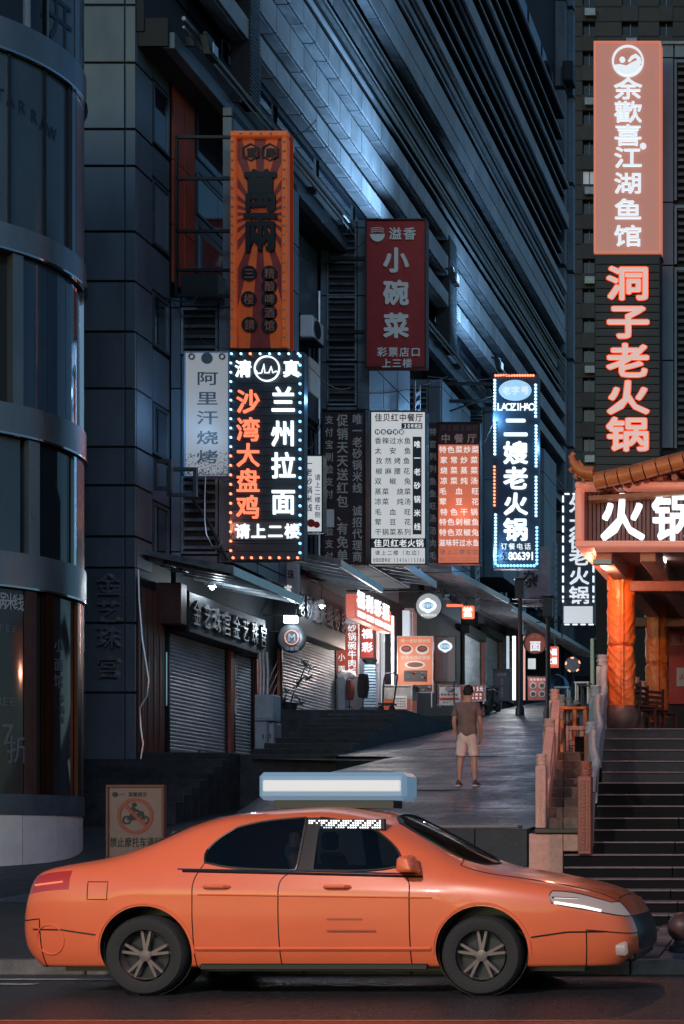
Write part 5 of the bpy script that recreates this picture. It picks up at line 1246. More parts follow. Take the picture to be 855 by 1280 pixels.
for e in bm.edges:
    ms = {f.material_index for f in e.link_faces}
    if len(ms) == 2 and (ms & GL): e[cl_] = .55
    if len(ms) == 2 and (ms & {7,9}): e[cl_] = .5
    z0 = min(v.co.z for v in e.verts)
    if len(ms) == 1 and all(abs(abs(v.co.y)-.895) < .012 for v in e.verts) and z0 > .6: e[cl_] = max(e[cl_], .5)
    if all(abs(v.co.z-.215) < .01 and abs(v.co.y) > .5 for v in e.verts): e[cl_] = .6
bm.to_mesh(me); bm.free()
paints = [paint, tglass, tglass, tglass, tglass, paint, paint, lens_w, lens_r, trimb, trimb, paint, paint, paint]
for p_ in paints: me.materials.append(p_)
ob = bpy.data.objects.new('cage', me); COL.objects.link(ob)
ss = ob.modifiers.new('s', 'SUBSURF'); ss.levels = 3; ss.render_levels = 3
cm = MB()
for x_ in (-1.33, 1.33):
    for sgn in (-1, 1):
        cm.lathe((x_, .0, .345), [(.365, sgn*.56), (.365, sgn*1.2)], 48, 'y')
cut = build(cm, 'cutter', trimb)
bo = ob.modifiers.new('b', 'BOOLEAN'); bo.operation = 'DIFFERENCE'; bo.solver = 'EXACT'; bo.object = cut
dg = bpy.context.evaluated_depsgraph_get(); body_me = bpy.data.meshes.new_from_object(ob.evaluated_get(dg))
bpy.data.objects.remove(ob); bpy.data.objects.remove(cut)
def split_mesh(src, pred, name, m_, parent):
    b = bmesh.new(); b.from_mesh(src)
    bmesh.ops.delete(b, geom=[f for f in b.faces if not pred(f)], context='FACES')
    if not b.faces: b.free(); return None
    for f in b.faces: f.material_index = 0; f.smooth = True
    m2 = bpy.data.meshes.new(name); b.to_mesh(m2); b.free(); m2.materials.clear(); m2.materials.append(m_)
    try: m2.set_sharp_from_angle(angle=math.radians(35))
    except Exception: pass
    return link_mesh(name, m2, parent)
def loops_of(me_):
    b = bmesh.new(); b.from_mesh(me_); es = [e for e in b.edges if len(e.link_faces) == 1]; adj = {}
    for e in es:
        for v, w in ((e.verts[0], e.verts[1]), (e.verts[1], e.verts[0])): adj.setdefault(v.index, []).append((w.index))
    co = {v.index: v.co.copy() for v in b.verts}; b.free(); out = []; seen = set()
    for s0 in adj:
        if s0 in seen: continue
        lp = [s0]; seen.add(s0); cur = s0
        while True:
            nx = [w for w in adj[cur] if w not in seen]
            if not nx: break
            cur = nx[0]; seen.add(cur); lp.append(cur)
        if len(lp) > 6: out.append([co[k] for k in lp]+[co[lp[0]]])
    return out
from mathutils.bvhtree import BVHTree
_b = bmesh.new(); _b.from_mesh(body_me); bvh = BVHTree.FromBMesh(_b)
n_m = len(body_me.materials)
for k, nm in enumerate(NM):
    if k in (3, 4, 5, 6, 7, 8, 10, 13):
        for sg in (-1, 1):
            o = split_mesh(body_me, lambda f: f.material_index == k and (f.calc_center_median().x if k == 13 else f.calc_center_median().y)*sg > 0, nm, paints[k], taxi)
            if o is None: continue
            if k in (3, 4, 5, 6, 7, 13):
                for lp in loops_of(o.data):
                    t = MB().tube([(p.x+TX, p.y*1.002+TY, p.z) for p in lp], .011 if k in (3, 4) else .0045, 5, cap=False)
                    build(t, 'window_trim' if k in (3, 4) else 'seam', trimb, o, smooth=True)
            if k in (5, 6):
                xh = -.02+.12-(.95 if k == 6 else 0); xh = -.85 if k == 6 else .10
                hb = MB().tube([(TX+xh+.0, TY+sg*.89, .86), (TX+xh+.03, TY+sg*.925, .865), (TX+xh+.17, TY+sg*.925, .865), (TX+xh+.2, TY+sg*.89, .86)], .014, 8)
                build(hb, 'handle', paint, o, smooth=True)
                # faint two line door lettering
                if k == 5:
                    for r_ in range(2): bx('door_decal', mat('door_decal_grey', (.36,.07,.035), .4), TX+.12, TX+.5-.1*r_, TY+sg*.898, TY+sg*.9, .51+.09*r_, .522+.09*r_, o)
    else:
        o = split_mesh(body_me, (lambda f: f.material_index == k) if k else (lambda f: f.material_index == 0), nm, paints[k], taxi)
        if o is not None and k in (1, 2):
            for lp in loops_of(o.data): build(MB().tube([(p.x+TX, p.y+TY, p.z+.002) for p in lp], .012, 5, cap=False), 'window_trim', trimb, o, smooth=True)
        if o is not None and k in (11, 12, 13):
            for lp in loops_of(o.data): build(MB().tube([(p.x+TX, p.y+TY, p.z+.001) for p in lp], .004, 4, cap=False), 'seam', trimb, o, smooth=True)
split_mesh(body_me, lambda f: f.material_index >= 14, 'wheel_well', trimb, taxi)
# wheel wells and lower trim, wheels
for x_ in (-1.33, 1.33):
    for sgn in (-1, 1):
        arcp = []
        for k in range(25):
            a = math.radians(-12+204*k/24); arcp.append((TX+x_+.37*math.cos(a), TY+sgn*.885, .345+.37*math.sin(a)))
        build(MB().lathe((TX+x_, TY, .345), [(.36, sgn*.55), (.36, sgn*.80), (.355, sgn*.80), (.355, sgn*.56)], 32, 'y', cap=False), 'wheel_well', trimb, taxi)
        w_ = thing('wheel', 'x', 'x', (0,0,0)); del w_['label']; del w_['category']
        w_.parent = taxi; w_.location = (x_, sgn*.78, .315)
        wc = (TX+x_, TY+sgn*.78, .315)
        build(MB().lathe(wc, [(.205,-.09),(.25,-.105),(.295,-.10),(.314,-.075),(.318,0),(.314,.075),(.295,.10),(.25,.105),(.205,.09)], 40, 'y', cap=False), 'tyre', rubber, w_, smooth=True)
        rm = MB().lathe(wc, [(.208,-.085),(.208,.085),(.19,.085),(.185,0),(.19,-.085)], 32, 'y', cap=False); build(rm, 'rim', rimm, w_, smooth=True)
        build(MB().lathe((wc[0], wc[1], wc[2]), [(.19, sgn*.0), (.19, sgn*.01)], 24, 'y'), 'brake_disc', steel, w_)
        for k in range(5):
            for dl in (-.17, .17):
                a = 2*PI*k/5+.3; b = a+dl
                build(MB().hexa([(wc[0]+.03*math.cos(a)+q1*math.sin(b), wc[1]+sgn*(.075+dy), wc[2]+.03*math.sin(a)-q1*math.cos(b)) for q1, dy in ((-.013,-.02),(.013,-.02),(.013,.0),(-.013,.0))]+[(wc[0]+.195*math.cos(b)+q1*math.sin(b), wc[1]+sgn*(.07+dy), wc[2]+.195*math.sin(b)-q1*math.cos(b)) for q1, dy in ((-.010,-.02),(.010,-.02),(.010,.0),(-.010,.0))]), 'spoke', rimm, w_)
        build(MB().lathe(wc, [(.045, sgn*.05), (.045, sgn*.082), (.02, sgn*.088)], 16, 'y'), 'hub_cap', rimm, w_, smooth=True)
bx('underbody', trimb, TX-2.1, TX+2.1, TY-.6, TY+.6, .17, .23, taxi)
for sg in (-1, 1):
    m1 = build(MB().hexa([(TX+.66,TY+sg*.84,.97),(TX+.86,TY+sg*.84,.97),(TX+.84,TY+sg*1.02,.98),(TX+.70,TY+sg*1.02,.98),(TX+.68,TY+sg*.84,1.10),(TX+.80,TY+sg*.84,1.12),(TX+.80,TY+sg*1.02,1.10),(TX+.71,TY+sg*1.02,1.10)]), 'wing_mirror', paint, taxi, bevel=.02, smooth=True)
    sk = build(MB().box(TX-.9, TX+.9, TY+sg*.835-.02, TY+sg*.835+.02, .2, .25), 'sill_trim', trimb, taxi, bevel=.008)
    def on(x, z, o=.004):
        hit = bvh.ray_cast(Vector((x, sg*2, z)), Vector((0, -sg, 0)))[0]
        return (TX+x, TY+(hit.y if hit else sg*.8)+sg*o, z)
    def line(name, pts, r, m_, n=5, k=14, o=.003):
        q = []
        for (x0_, z0_), (x1_, z1_) in zip(pts, pts[1:]): q += [on(x0_+(x1_-x0_)*t/k, z0_+(z1_-z0_)*t/k, o) for t in range(k)]
        q.append(on(*pts[-1], o)); return build(MB().tube(q, r, n), name, m_, taxi, smooth=True)
    line('reflector_rim', [(-2.1+.12*math.cos(2*PI*a_/16), .44+.12*math.sin(2*PI*a_/16)) for a_ in range(17)], .007, paint, k=2)
    line('belt_moulding', [(-1.04,.985),(-.1,.965),(.86,.94)], .011, trimb)
    line('side_moulding', [(-.93,.37),(.93,.37)], .016, paint)
    line('body_crease', [(-.9,.80),(.95,.775)], .006, paint)
    line('headlight_strip', [(1.90,.735),(2.12,.70),(2.26,.665)], .012, E_('daylight_strip', (1.,.85,.8), 1.6))
    line('headlight_strip', [(1.88,.775),(2.08,.765)], .007, chrome)
    line('tail_light_strip', [(-2.24,.87),(-1.99,.90)], .008, E_('tail_strip', (1.,.25,.12), .8))
    line('bumper_line', [(1.72,.46),(2.0,.50),(2.3,.50)], .006, trimb); line('bumper_line', [(-1.72,.48),(-2.0,.52),(-2.25,.52)], .006, trimb)
    line('wheel_arch_lip', [(-1.33+.385*math.cos(math.radians(a_)), .345+.385*math.sin(math.radians(a_))) for a_ in range(-2, 183, 8)], .012, paint, k=2, o=-.002)
    line('wheel_arch_lip', [(1.33+.385*math.cos(math.radians(a_)), .345+.385*math.sin(math.radians(a_))) for a_ in range(-2, 183, 8)], .012, paint, k=2, o=-.002)
    line('fuel_flap_seam', [(-1.78,.90),(-1.62,.90),(-1.62,.76),(-1.78,.76),(-1.78,.90)], .003, trimb, k=4)
    line('window_chrome', [(-1.08,1.0),(-.1,.985),(.8,.962)], .006, chrome, o=.006)
# plates and bumper mouth
bx('number_plate', mat('plate_blue', (.03,.08,.3), .4), TX+2.50, TX+2.53, TY-.22, TY+.22, .42, .55, taxi)
bx('fog_mouth', trimb, TX+2.40, TX+2.50, TY-.50, TY+.55, .24, .33, taxi, bevel=.02)
for sg in (-1, 1): build(MB().lathe((TX+2.37, TY+sg*.66, .36), [(.06, .0), (.06, .07), (.045, .085)], 16, 'x'), 'fog_lamp', lens_w, taxi, smooth=True)
# seats, dashboard and steering wheel behind the glass
seatm = mat('seat_fabric', (.07,.055,.05), .8, noise=.2)
for (sx, sy) in ((.12,-.36),(.12,.36),(-.85,-.38),(-.85,.38)):
    s0 = bx('seat', seatm, TX+sx-.25, TX+sx+.25, TY+sy-.25, TY+sy+.25, .45, .60, taxi, bevel=.05)
    build(MB().hexa([(TX+sx-.30,TY+sy-.24,.55),(TX+sx-.18,TY+sy-.24,.55),(TX+sx-.18,TY+sy+.24,.55),(TX+sx-.30,TY+sy+.24,.55),(TX+sx-.46,TY+sy-.20,1.12),(TX+sx-.36,TY+sy-.20,1.12),(TX+sx-.36,TY+sy+.20,1.12),(TX+sx-.46,TY+sy+.20,1.12)]), 'backrest', seatm, s0, bevel=.03)
    bx('headrest', seatm, TX+sx-.47, TX+sx-.38, TY+sy-.12, TY+sy+.12, 1.14, 1.30, s0, bevel=.03)
bx('dashboard', trimb, TX+.72, TX+1.15, TY-.66, TY+.66, .62, .92, taxi, bevel=.05)
build(MB().tube([(TX+.62+.05*math.cos(2*PI*k/20), TY+.36+.18*math.sin(2*PI*k/20), .93+.17*math.cos(2*PI*k/20)) for k in range(21)], .014, 6, cap=False), 'steering_wheel', trimb, taxi, smooth=True)
# roof light box, led strip, aerial, wipers
rb = bx('roof_sign', E_('roofbox_blue', (.24,.42,.60), .38), TX-.72, TX+.52, TY-.17, TY+.17, 1.565, 1.80, taxi, bevel=.035)
bx('lit_band', E_('roofbox_white', (.74,.78,.80), .6), TX-.68, TX+.48, TY-.178, TY+.178, 1.635, 1.735, rb, bevel=.01)
bx('roof_rack', trimb, TX-.6, TX+.4, TY-.12, TY+.12, 1.50, 1.568, rb)
ls = bx('led_strip', dark, TX-.12, TX+.5, TY-.668, TY-.62, 1.315, 1.40, taxi)
ld = MB()
for k in range(30):
    for j in range(4):
        if (k*7+j*3) % 5: ld.box(TX-.105+.0195*k, TX-.094+.0195*k, TY-.674, TY-.669, 1.325+.018*j, 1.336+.018*j)
stuff(build(ld, 'led_dots', E_('led_white', (.9,.9,.92), 2.5), ls))
for sg in (-.35, .25): build(MB().tube([(TX+1.12, TY+sg, 1.035), (TX+.92, TY+sg+.28, 1.145)], .010, 6), 'wiper', trimb, taxi)

# ================================================================== man on the lane
def skin(name, V_, E, R, m_, root, o0, lv=2, root_i=0):
    me_ = bpy.data.meshes.new(name); me_.from_pydata([tuple(v) for v in V_], E, [])
    ob_ = bpy.data.objects.new(name, me_); COL.objects.link(ob_)
    sk = ob_.modifiers.new('k', 'SKIN'); sk.use_smooth_shade = True
    for k, r in enumerate(R):
        me_.skin_vertices[0].data[k].radius = (r, r) if not isinstance(r, tuple) else r
        me_.skin_vertices[0].data[k].use_root = (k == root_i)
    s2_ = ob_.modifiers.new('s', 'SUBSURF'); s2_.levels = lv; s2_.render_levels = lv
    dg_ = bpy.context.evaluated_depsgraph_get(); m2 = bpy.data.meshes.new_from_object(ob_.evaluated_get(dg_)); bpy.data.objects.remove(ob_)
    m2.materials.clear(); m2.materials.append(m_)
    for p in m2.polygons: p.use_smooth = True
    return link_mesh(name, m2, root)
skinm = mat('skin', (.52,.27,.19), .5, noise=.12, scale=9); shirtm = mat('brown_grey_tshirt', (.20,.13,.12), .85, noise=.25, scale=7, bump=.5, bscale=9)
shortm = mat('pale_shorts', (.78,.58,.52), .85, noise=.15, scale=8, bump=.4, bscale=10); hairm = mat('black_hair', (.012,.01,.01), .6, bump=.8, bscale=70); shoem = mat('dark_sneaker', (.09,.05,.05), .6); solem = mat('pale_sole', (.6,.5,.46), .6)
YM = 24.7; XM = PX(584, YM); ZM = lane(YM)
man = thing('person', 'man in brown grey t-shirt and pale shorts seen from behind, looking up to the right', 'person', (XM, YM, ZM))
V_ = [(0,0,.94),(0,-.005,1.10),(0,-.01,1.28),(0,0,1.42),(0.005,.0,1.495),(0.015,.01,1.57),(0.02,.015,1.655),(.02,.01,1.70)]
E = [(0,1),(1,2),(2,3),(3,4),(4,5),(5,6),(6,7)]; R = [(.10,.075),(.10,.07),(.125,.08),(.09,.06),.055,(.076,.088),(.088,.102),(.055,.065)]
def addp(p, r, par): V_.append(p); R.append(r); E.append((par, len(V_)-1)); return len(V_)-1
for s, ft in ((-1, 0), (1, 0)):
    sh = addp((s*.165,.0,1.405), .052, 3); el = addp((s*.225,-.015,1.13), .040, sh); 
    mid = addp((s*.222,.03,1.02), .038, el); wr_ = addp((s*.20,.09,.905), .027, mid); pm = addp((s*.192,.105,.855), (.020,.038), wr_)
    pe = addp((s*.188,.112,.815), (.015,.036), pm)
    for k in range(4): 
        a = addp((s*.185,.085+.021*k,.782-(.006 if k in (1,2) else 0)), .0095, pe); b = addp((s*.175,.088+.021*k,.745-(.008 if k in (1,2) else 0)), .0085, a); addp((s*.163,.09+.02*k,.722), .007, b)
    th = addp((s*.18,.145,.85), .011, pm); addp((s*.172,.158,.815), .009, th)
    hp = addp((s*.085,0,.85), .07, 0); tk = addp((s*.10,.005,.66), .070, hp); kn = addp((s*.117,.01,.49), .052, tk); cf = addp((s*.124,-.018,.36), .055, kn); c2 = addp((s*.13,-.01,.20), .036, cf); an = addp((s*.132,-.005,.09), .031, c2); to = addp((s*.15,.10,.035), (.04,.024), an)
nose = addp((.062,.085,1.60), .014, 5)
e1 = addp((.09,-.025,1.60), (.012,.016), 5); e2 = addp((-.055,.03,1.60), (.012,.016), 5)
def mo(vs): return [(x, y, z) for x, y, z in vs]
skin('body', mo(V_), E, R, skinm, man, None, 2)
Vs = [(0,0,.84),(0,0,.93),(0,0,1.06),(0,-.01,1.24),(0,-.005,1.385),(0,0,1.44)]; Es = [(0,1),(1,2),(2,3),(3,4),(4,5)]; Rs = [(.185,.13),(.19,.132),(.168,.12),(.182,.125),(.15,.098),(.085,.078)]
for s in (-1, 1):
    n0 = len(Vs); Vs += [(s*.168,0,1.395),(s*.205,-.005,1.27),(s*.222,-.008,1.185)]; Rs += [.068,.064,.066]; Es += [(4,n0),(n0,n0+1),(n0+1,n0+2)]
shirt = skin('t_shirt', Vs, Es, Rs, shirtm, man, None, 3)
for v in shirt.data.vertices:      # folds
    v.co.x += .006*math.sin(v.co.z*38+v.co.x*14); v.co.y += .012*math.sin(v.co.x*30+v.co.z*11)*(1 if abs(v.co.x) < .17 else .3)
Vh = [(0,0,.99),(0,0,.86)]; Eh = [(0,1)]; Rh = [(.160,.112),(.175,.122)]
for s in (-1, 1):
    n0 = len(Vh); Vh += [(s*.085,0,.80),(s*.10,.0,.66),(s*.115,.0,.545),(s*.117,0,.51)]; Rh += [.098,.094,.092,.094]; Eh += [(1,n0),(n0,n0+1),(n0+1,n0+2),(n0+2,n0+3)]
shorts = skin('shorts', Vh, Eh, Rh, shortm, man, None, 3)
for v in shorts.data.vertices: v.co.y += .008*math.sin(v.co.x*46+v.co.z*9); v.co.x += .004*math.sin(v.co.z*40)
hair = MB()
def hf(u, v):
    t = 2*PI*u; ph = PI*v*.68
    r = .108+.004*math.sin(t*9+v*20)
    x = .83*r*math.sin(ph)*math.cos(t); y = r*math.sin(ph)*math.sin(t)*.98; z = r*1.12*math.cos(ph)
    if v > .6: 
        fr = max(0, math.cos(t-math.radians(48))); z += fr*.10*(v-.6)/.4
    return (XM+.02+x, YM+.005+y, ZM+1.625+z)
hair.grid(hf, 30, 14); build(hair, 'hair', hairm, man, smooth='all')
for s in (-1, 1):
    x = XM+s*.145; sho = MB()
    def sf(u, v, x=x, s=s):
        t = 2*PI*u; L = v; w = .045*(1-.25*abs(L-.55))*(1 if .02 < v < .98 else .2); hh = .05+.055*math.exp(-((L-.22)/.2)**2)
        yy = -.085+.27*L; a = math.cos(t)*w; b = max(0.0, math.sin(t))*hh*(1 if .02 < v < .98 else .3)
        return (x+a+s*.10*(yy+.05)*.5, YM+yy, ZM+.022+b)
    sho.grid(sf, 20, 12); build(sho, 'shoe', shoem, man, smooth='all')
    q = [(x-.04,-.09),(x+.04,-.09),(x+.05+s*.005,.06),(x+.04+s*.012,.19),(x-.03+s*.012,.19),(x-.05+s*.005,.06)]
    i_ = MB(); i_.v = [(a, YM+b, ZM+.002) for a, b in q]+[(a, YM+b, ZM+.03) for a, b in q]
    i_.f = [(5,4,3,2,1,0),(6,7,8,9,10,11)]+[(k,(k+1)%6,(k+1)%6+6,k+6) for k in range(6)]
    build(i_, 'sole', solem, man, bevel=.006)

# ================================================================== notice board at the left corner
Y = 22.4; zg = zl(Y)
nb = thing('notice_board', 'pinkish no motorcycles notice board standing at the curved building corner', 'notice board', (PX(169, Y), Y, zg))
pinkb = mat('notice_pink', (.30,.15,.13), .45, noise=.2, scale=4)
bx('board', pinkb, PX(135, Y), PX(204, Y), Y, Y+.04, PZ(1072, Y), PZ(983, Y), nb)
for (a, b, c, e) in ((133,206,981,984.5),(133,206,1071,1075),(133,136.5,984.5,1071),(202.5,206,984.5,1071)): bx('frame_bar', redst, PX(a, Y)+.002, PX(b, Y)-.002, Y-.03, Y+.06, PZ(e, Y)+.001, PZ(c, Y), nb, bevel=.006)
for x in (140, 197): bx('leg', redst, PX(x, Y), PX(x+4, Y), Y, Y+.05, zg, PZ(1075, Y), nb)
row('温馨提示', 160, 184, 993, Y-.006, blackp, nb, 6, .02); disc(144, 993, 3, Y-.002, blackp, nb, 'dot'); row('Inno', 148, 156, 993, Y-.006, blackp, nb, 3.5)
ringo(169, 1020, 18.5, 22.5, Y-.006, mat('prohibition_red', (.38,.06,.04), .5), nb, 'prohibition_ring', d=.006)
ringo(158.5, 1025, 3.6, 5.6, Y-.004, blackp, nb, 'motorcycle_wheel', 20, .006); ringo(181, 1025, 3.6, 5.6, Y-.004, blackp, nb, 'motorcycle_wheel', 20, .006)
def poly(pts, Y, m_, root, name, d=.006): 
    q = [P(x, y, Y) for x, y in pts]; return build(MB().prism([(p[0], p[2]) for p in q], Y-d, Y-.0005), name, m_, root)
poly([(158,1024),(163,1018),(172,1017),(176,1014),(179,1014),(182,1024),(180,1025),(176,1019),(174,1024),(163,1026)], Y, blackp, nb, 'motorcycle_shape')
poly([(163,1018),(162,1011),(166,1008),(169,1010),(175,1014),(174,1016),(168,1014),(169,1017),(173,1022),(171,1023),(166,1018)], Y-.002, blackp, nb, 'rider_shape'); disc(168, 1006, 2.6, Y-.002, blackp, nb, 'rider_shape')
poly([(154.5,1008),(157.5,1005),(184,1031),(181,1034)], Y-.009, MATS['prohibition_red'], nb, 'prohibition_bar')
row('禁止摩托车通行', 137, 202, 1053, Y-.006, blackp, nb, 13, .02)
# stone ball bollard at the right edge
Y = 13.75; q = P(853, 1160, Y); zb0 = zl(Y)
bb = thing('ball_bollard', 'dark round stone ball on a short base at the right edge of the pavement', 'bollard', (q[0], Y, zb0))
build(MB().lathe((q[0], Y, zb0), [(.13,0),(.13,.05),(.09,.07),(.07,.12)], 20), 'base', granite2, bb, smooth=True)
build(MB().ico((q[0], Y, zb0+.23), .145, 3), 'ball', mat('stone_ball', (.09,.05,.045), .4, noise=.4, scale=9), bb, smooth='all')

# ================================================================== shop things along the left pavement
Y = 37.9; zt2 = T2
rs = thing('round_sign', 'dark grey round sign under a bright white lamp beside the wide shutter', 'sign', P(365, 816, Y))
build(MB().lathe((*P(365, 798, Y)[:1], Y, P(365, 798, Y)[2]), [(.02,-.08),(.17,-.09),(.18,-.1),(.2,-.09),(.3,-.1),(.36,-.06),(.385,0),(.36,.06),(.02,.07)], 32, 'y'), 'disc', mat('grey_disc', (.06,.07,.078), .45, .2, noise=.3, scale=6), rs, smooth=True)
ringo(365, 797, 8, 9.5, Y-.11, mat('rust_print', (.42,.16,.11), .5), rs, 'sign_ring'); letter('M', P(365, 797, Y-.12), .28, .28, greyp, rs, 'sign_mark')
row('小面馆', 356, 374, 811, Y-.105, greyp, rs, 5, .01)
bx('bracket', steel, XR, P(365, 798, Y)[0]-.2, Y-.02, Y+.02, PZ(790, Y), PZ(788, Y), rs)
wl = thing('wall_lamp', 'small blazing white lamp above the dark round sign', 'lamp', P(364, 780, 37.7))
bx('lamp_head', E_('lamp_cold', (.8,.92,1.), 14), PX(356, 37.7), PX(372, 37.7), 37.6, 37.75, PZ(779, 37.7), PZ(770, 37.7), wl, bevel=.02)
bx('lamp_arm', steel, XR, PX(356, 37.7), 37.65, 37.7, PZ(770, 37.7), PZ(768, 37.7), wl)
lamp('lamp_light', 'POINT', P(364, 786, 37.2), 50, (.75,.88,1.), wl, .1)
for k, (x, y, Yq, lb) in enumerate(((265, 733, 33.2, 'small white lamp under the nearest awning above the silver characters'), (402, 757, 39.6, 'small white lamp added under the second awning to light the wide shutter'))):
    al = thing('awning_lamp', lb, 'lamp', P(x, y, Yq)); q_ = P(x, y, Yq)
    build(MB().lathe(q_, [(.05,.16),(.09,.02),(.10,0),(.02,-.01)], 14), 'shade', white_p, al, smooth=True); build(MB().ico((q_[0], q_[1], q_[2]-.03), .05, 2), 'bulb', E_('lamp_cold', (.8,.92,1.), 14), al, smooth='all')
    build(MB().tube([(q_[0], q_[1], q_[2]+.16), (q_[0], q_[1], q_[2]+.5)], .012, 5), 'cord', dark, al)
    lamp('lamp_light', 'POINT', (q_[0]+.1, q_[1], q_[2]-.12), 42, (.78,.9,1.), al, .08)  # the one under the second awning is added to brighten the shutter
# lattice gate and cabinets
lt = thing('lattice_gate', 'rusty brown diamond lattice gate between the electric cabinets and the wide shutter', 'gate', (XR, 38.1, T2))
mb = MB(); yA, yB, zA, zB = 37.2, 38.7, T1+.6, PZ(806, 37.5)
for k in range(-8, 12):
    for s in (1, -1):
        a0_ = zA+.3*k; p0 = (XR, yA, a0_ if s > 0 else a0_+1.5); p1 = (XR, yB, a0_+1.5 if s > 0 else a0_)
        if min(p0[2], p1[2]) > zA-.01 and max(p0[2], p1[2]) < zB+.01: mb.tube([p0, p1], .014, 4)
build(mb, 'lattice', redst, lt); 
for y_ in (yA, yB): bx('gate_frame', redst, XR-.03, XR+.03, y_-.03, y_+.03, zA-.2, zB+.05, lt)
cabm = mat('cabinet_pale_blue', (.26,.32,.37), .45, .2, noise=.25)
def cabinet(x0, x1, y0, y1, Y, lbl, handle=True):
    t = thing('electric_cabinet', lbl, 'cabinet', P((x0+x1)/2, y1, Y))
    bx('body', cabm, PX(x0, Y), PX(x1, Y), Y, Y+.5, PZ(y1, Y), PZ(y0, Y), t, bevel=.015)
    bx('door', cabm, PX(x0, Y)+.03, PX(x1, Y)-.03, Y-.02, Y-.001, PZ(y1, Y)+.05, PZ(y0, Y)-.05, t, bevel=.006)
    if handle: bx('handle', dark, PX(x1-4, Y), PX(x1-3, Y), Y-.04, Y-.021, (PZ(y0, Y)+PZ(y1, Y))/2, (PZ(y0, Y)+PZ(y1, Y))/2+.12, t)
    return t
cabinet(318, 333, 902, 946, 35.2, 'lower pale blue electric cabinet with a plain door'); cabinet(318, 341, 868, 901, 35.3, 'upper pale electric cabinet stacked over the lower one', False); cabinet(334, 342, 903, 944, 35.4, 'slim tall pale cabinet right of the lower electric cabinet')
for x in (325, 329, 334): tag(build(MB().tube([P(x, 868, 35.5), P(x+.5, 840, 35.5), P(x-1, 815, 35.5)], .035, 6), 'pipe', galv, smooth=True), 'grey conduit rising from the electric cabinets, %s of three' % {325:'leftmost',329:'middle',334:'rightmost'}[x], 'pipe')
# bare potted plant
Y = 37.8; pl = thing('potted_plant', 'thin bare branched plant with spiky leaves in front of the wide shutter', 'plant', P(362, 892, Y))
build(MB().lathe(P(362, 893, Y), [(.14,0),(.2,.28),(.21,.3),(.17,.3)], 16), 'pot', dark, pl, smooth=True)
lf = mat('dark_leaf', (.03,.045,.04), .6); rnd = random.Random(5)
br = [((362,886),(366,868),(374,852),(382,832)), ((362,886),(356,875),(358,866)), ((366,868),(372,872),(376,878)), ((374,852),(380,846),(386,848))]
for b_ in br: build(MB().tube([P(x, y, Y) for x, y in b_], .018, 5), 'stem', lf, pl)
lm = MB()
for (x, y, n_) in ((382,832,16),(378,826,10),(386,848,10),(358,866,12),(355,878,10),(372,856,10),(376,880,8),(388,836,8)):
    c_ = Vector(P(x, y, Y))
    for k in range(n_):
        d = Vector((rnd.uniform(-1,1), rnd.uniform(-.6,.6), rnd.uniform(-.5,1))).normalized(); w = d.cross(Vector((0,1,0))).normalized()*.014; L = rnd.uniform(.12,.24)
        i_ = len(lm.v); lm.v += [tuple(c_-w), tuple(c_+w), tuple(c_+d*L*.6+w*.7), tuple(c_+d*L), tuple(c_+d*L*.6-w*.7)]; lm.f.append((i_,i_+1,i_+2,i_+3,i_+4))
stuff(build(lm, 'leaves', lf, pl, recalc=False))
# lottery shop: lit interior, fascia
Y0s, Y1s = 43.4, 49.0
sh_ = thing('lottery_shop', 'brightly lit open shop front with red white lit fascia and white door columns', 'shop', (-14.6, 45, T3))
bx('floor_slab', granite2, -15.3, -11.9, 43.25, 56, 2, T3-.004, sh_)
bx('fascia_sign', E_('shop_fascia_red', (.75,.16,.1), .6), -14.3, -14.02, 41.0, 44.2, PZ(772, 41), PZ(742, 41), sh_, bevel=.02)
for i, ch in enumerate('福利彩票'): letter(ch, (-14.0, 41.4+.75*i, PZ(752, 41.4)+.05), .62, .5, wh_e, sh_, 'character', .04, .03, side=True)
for i in range(4): bx('white_box', wh_e, -14.01, -13.985, 41.15+.76*i, 41.75+.76*i, PZ(769, 41), PZ(762, 41), sh_)
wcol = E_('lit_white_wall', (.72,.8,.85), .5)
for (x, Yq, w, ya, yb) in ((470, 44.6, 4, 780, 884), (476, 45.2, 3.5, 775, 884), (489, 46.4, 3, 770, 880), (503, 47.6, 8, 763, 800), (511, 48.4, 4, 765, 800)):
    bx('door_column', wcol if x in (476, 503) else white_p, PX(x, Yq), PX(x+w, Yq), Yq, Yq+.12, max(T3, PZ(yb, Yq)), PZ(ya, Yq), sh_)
bx('back_wall', mat('shop_wall', (.35,.33,.32), .7, noise=.3), PX(440, 50), PX(520, 50), 50, 50.1, T3, PZ(760, 50), sh_)
for k in range(3): bx('shelf', woodb, PX(455, 48.5), PX(500, 48.5), 48.5, 48.8, T3+.5+.5*k, T3+.53+.5*k, sh_)
rnd = random.Random(11)
for k in range(3):
    for j in range(9):
        c_ = [(.4,.06,.04),(.1,.2,.35),(.5,.4,.2),(.5,.5,.5)][rnd.randrange(4)]
        x = PX(457+4.6*j, 48.5); bx('packet', mat('packet_%s' % 'abcd'[[(.4,.06,.04),(.1,.2,.35),(.5,.4,.2),(.5,.5,.5)].index(c_)], c_, .5), x, x+.1, 48.52, 48.7, T3+.532+.5*k, T3+.53+.5*k+rnd.uniform(.15,.32), sh_)
bx('tube_light', E_('shop_tube', (.85,.93,1.), 8), -14.6, -14.5, 43.5, 45.2, PZ(776, 43.5), PZ(776, 43.5)+.05, sh_)
lamp('shop_light', 'POINT', P(478, 800, 45.5), 300, (.9,.93,1.), sh_, .2); lamp('shop_light', 'POINT', P(462, 815, 43.2), 110, (1.,.85,.75), sh_, .2)
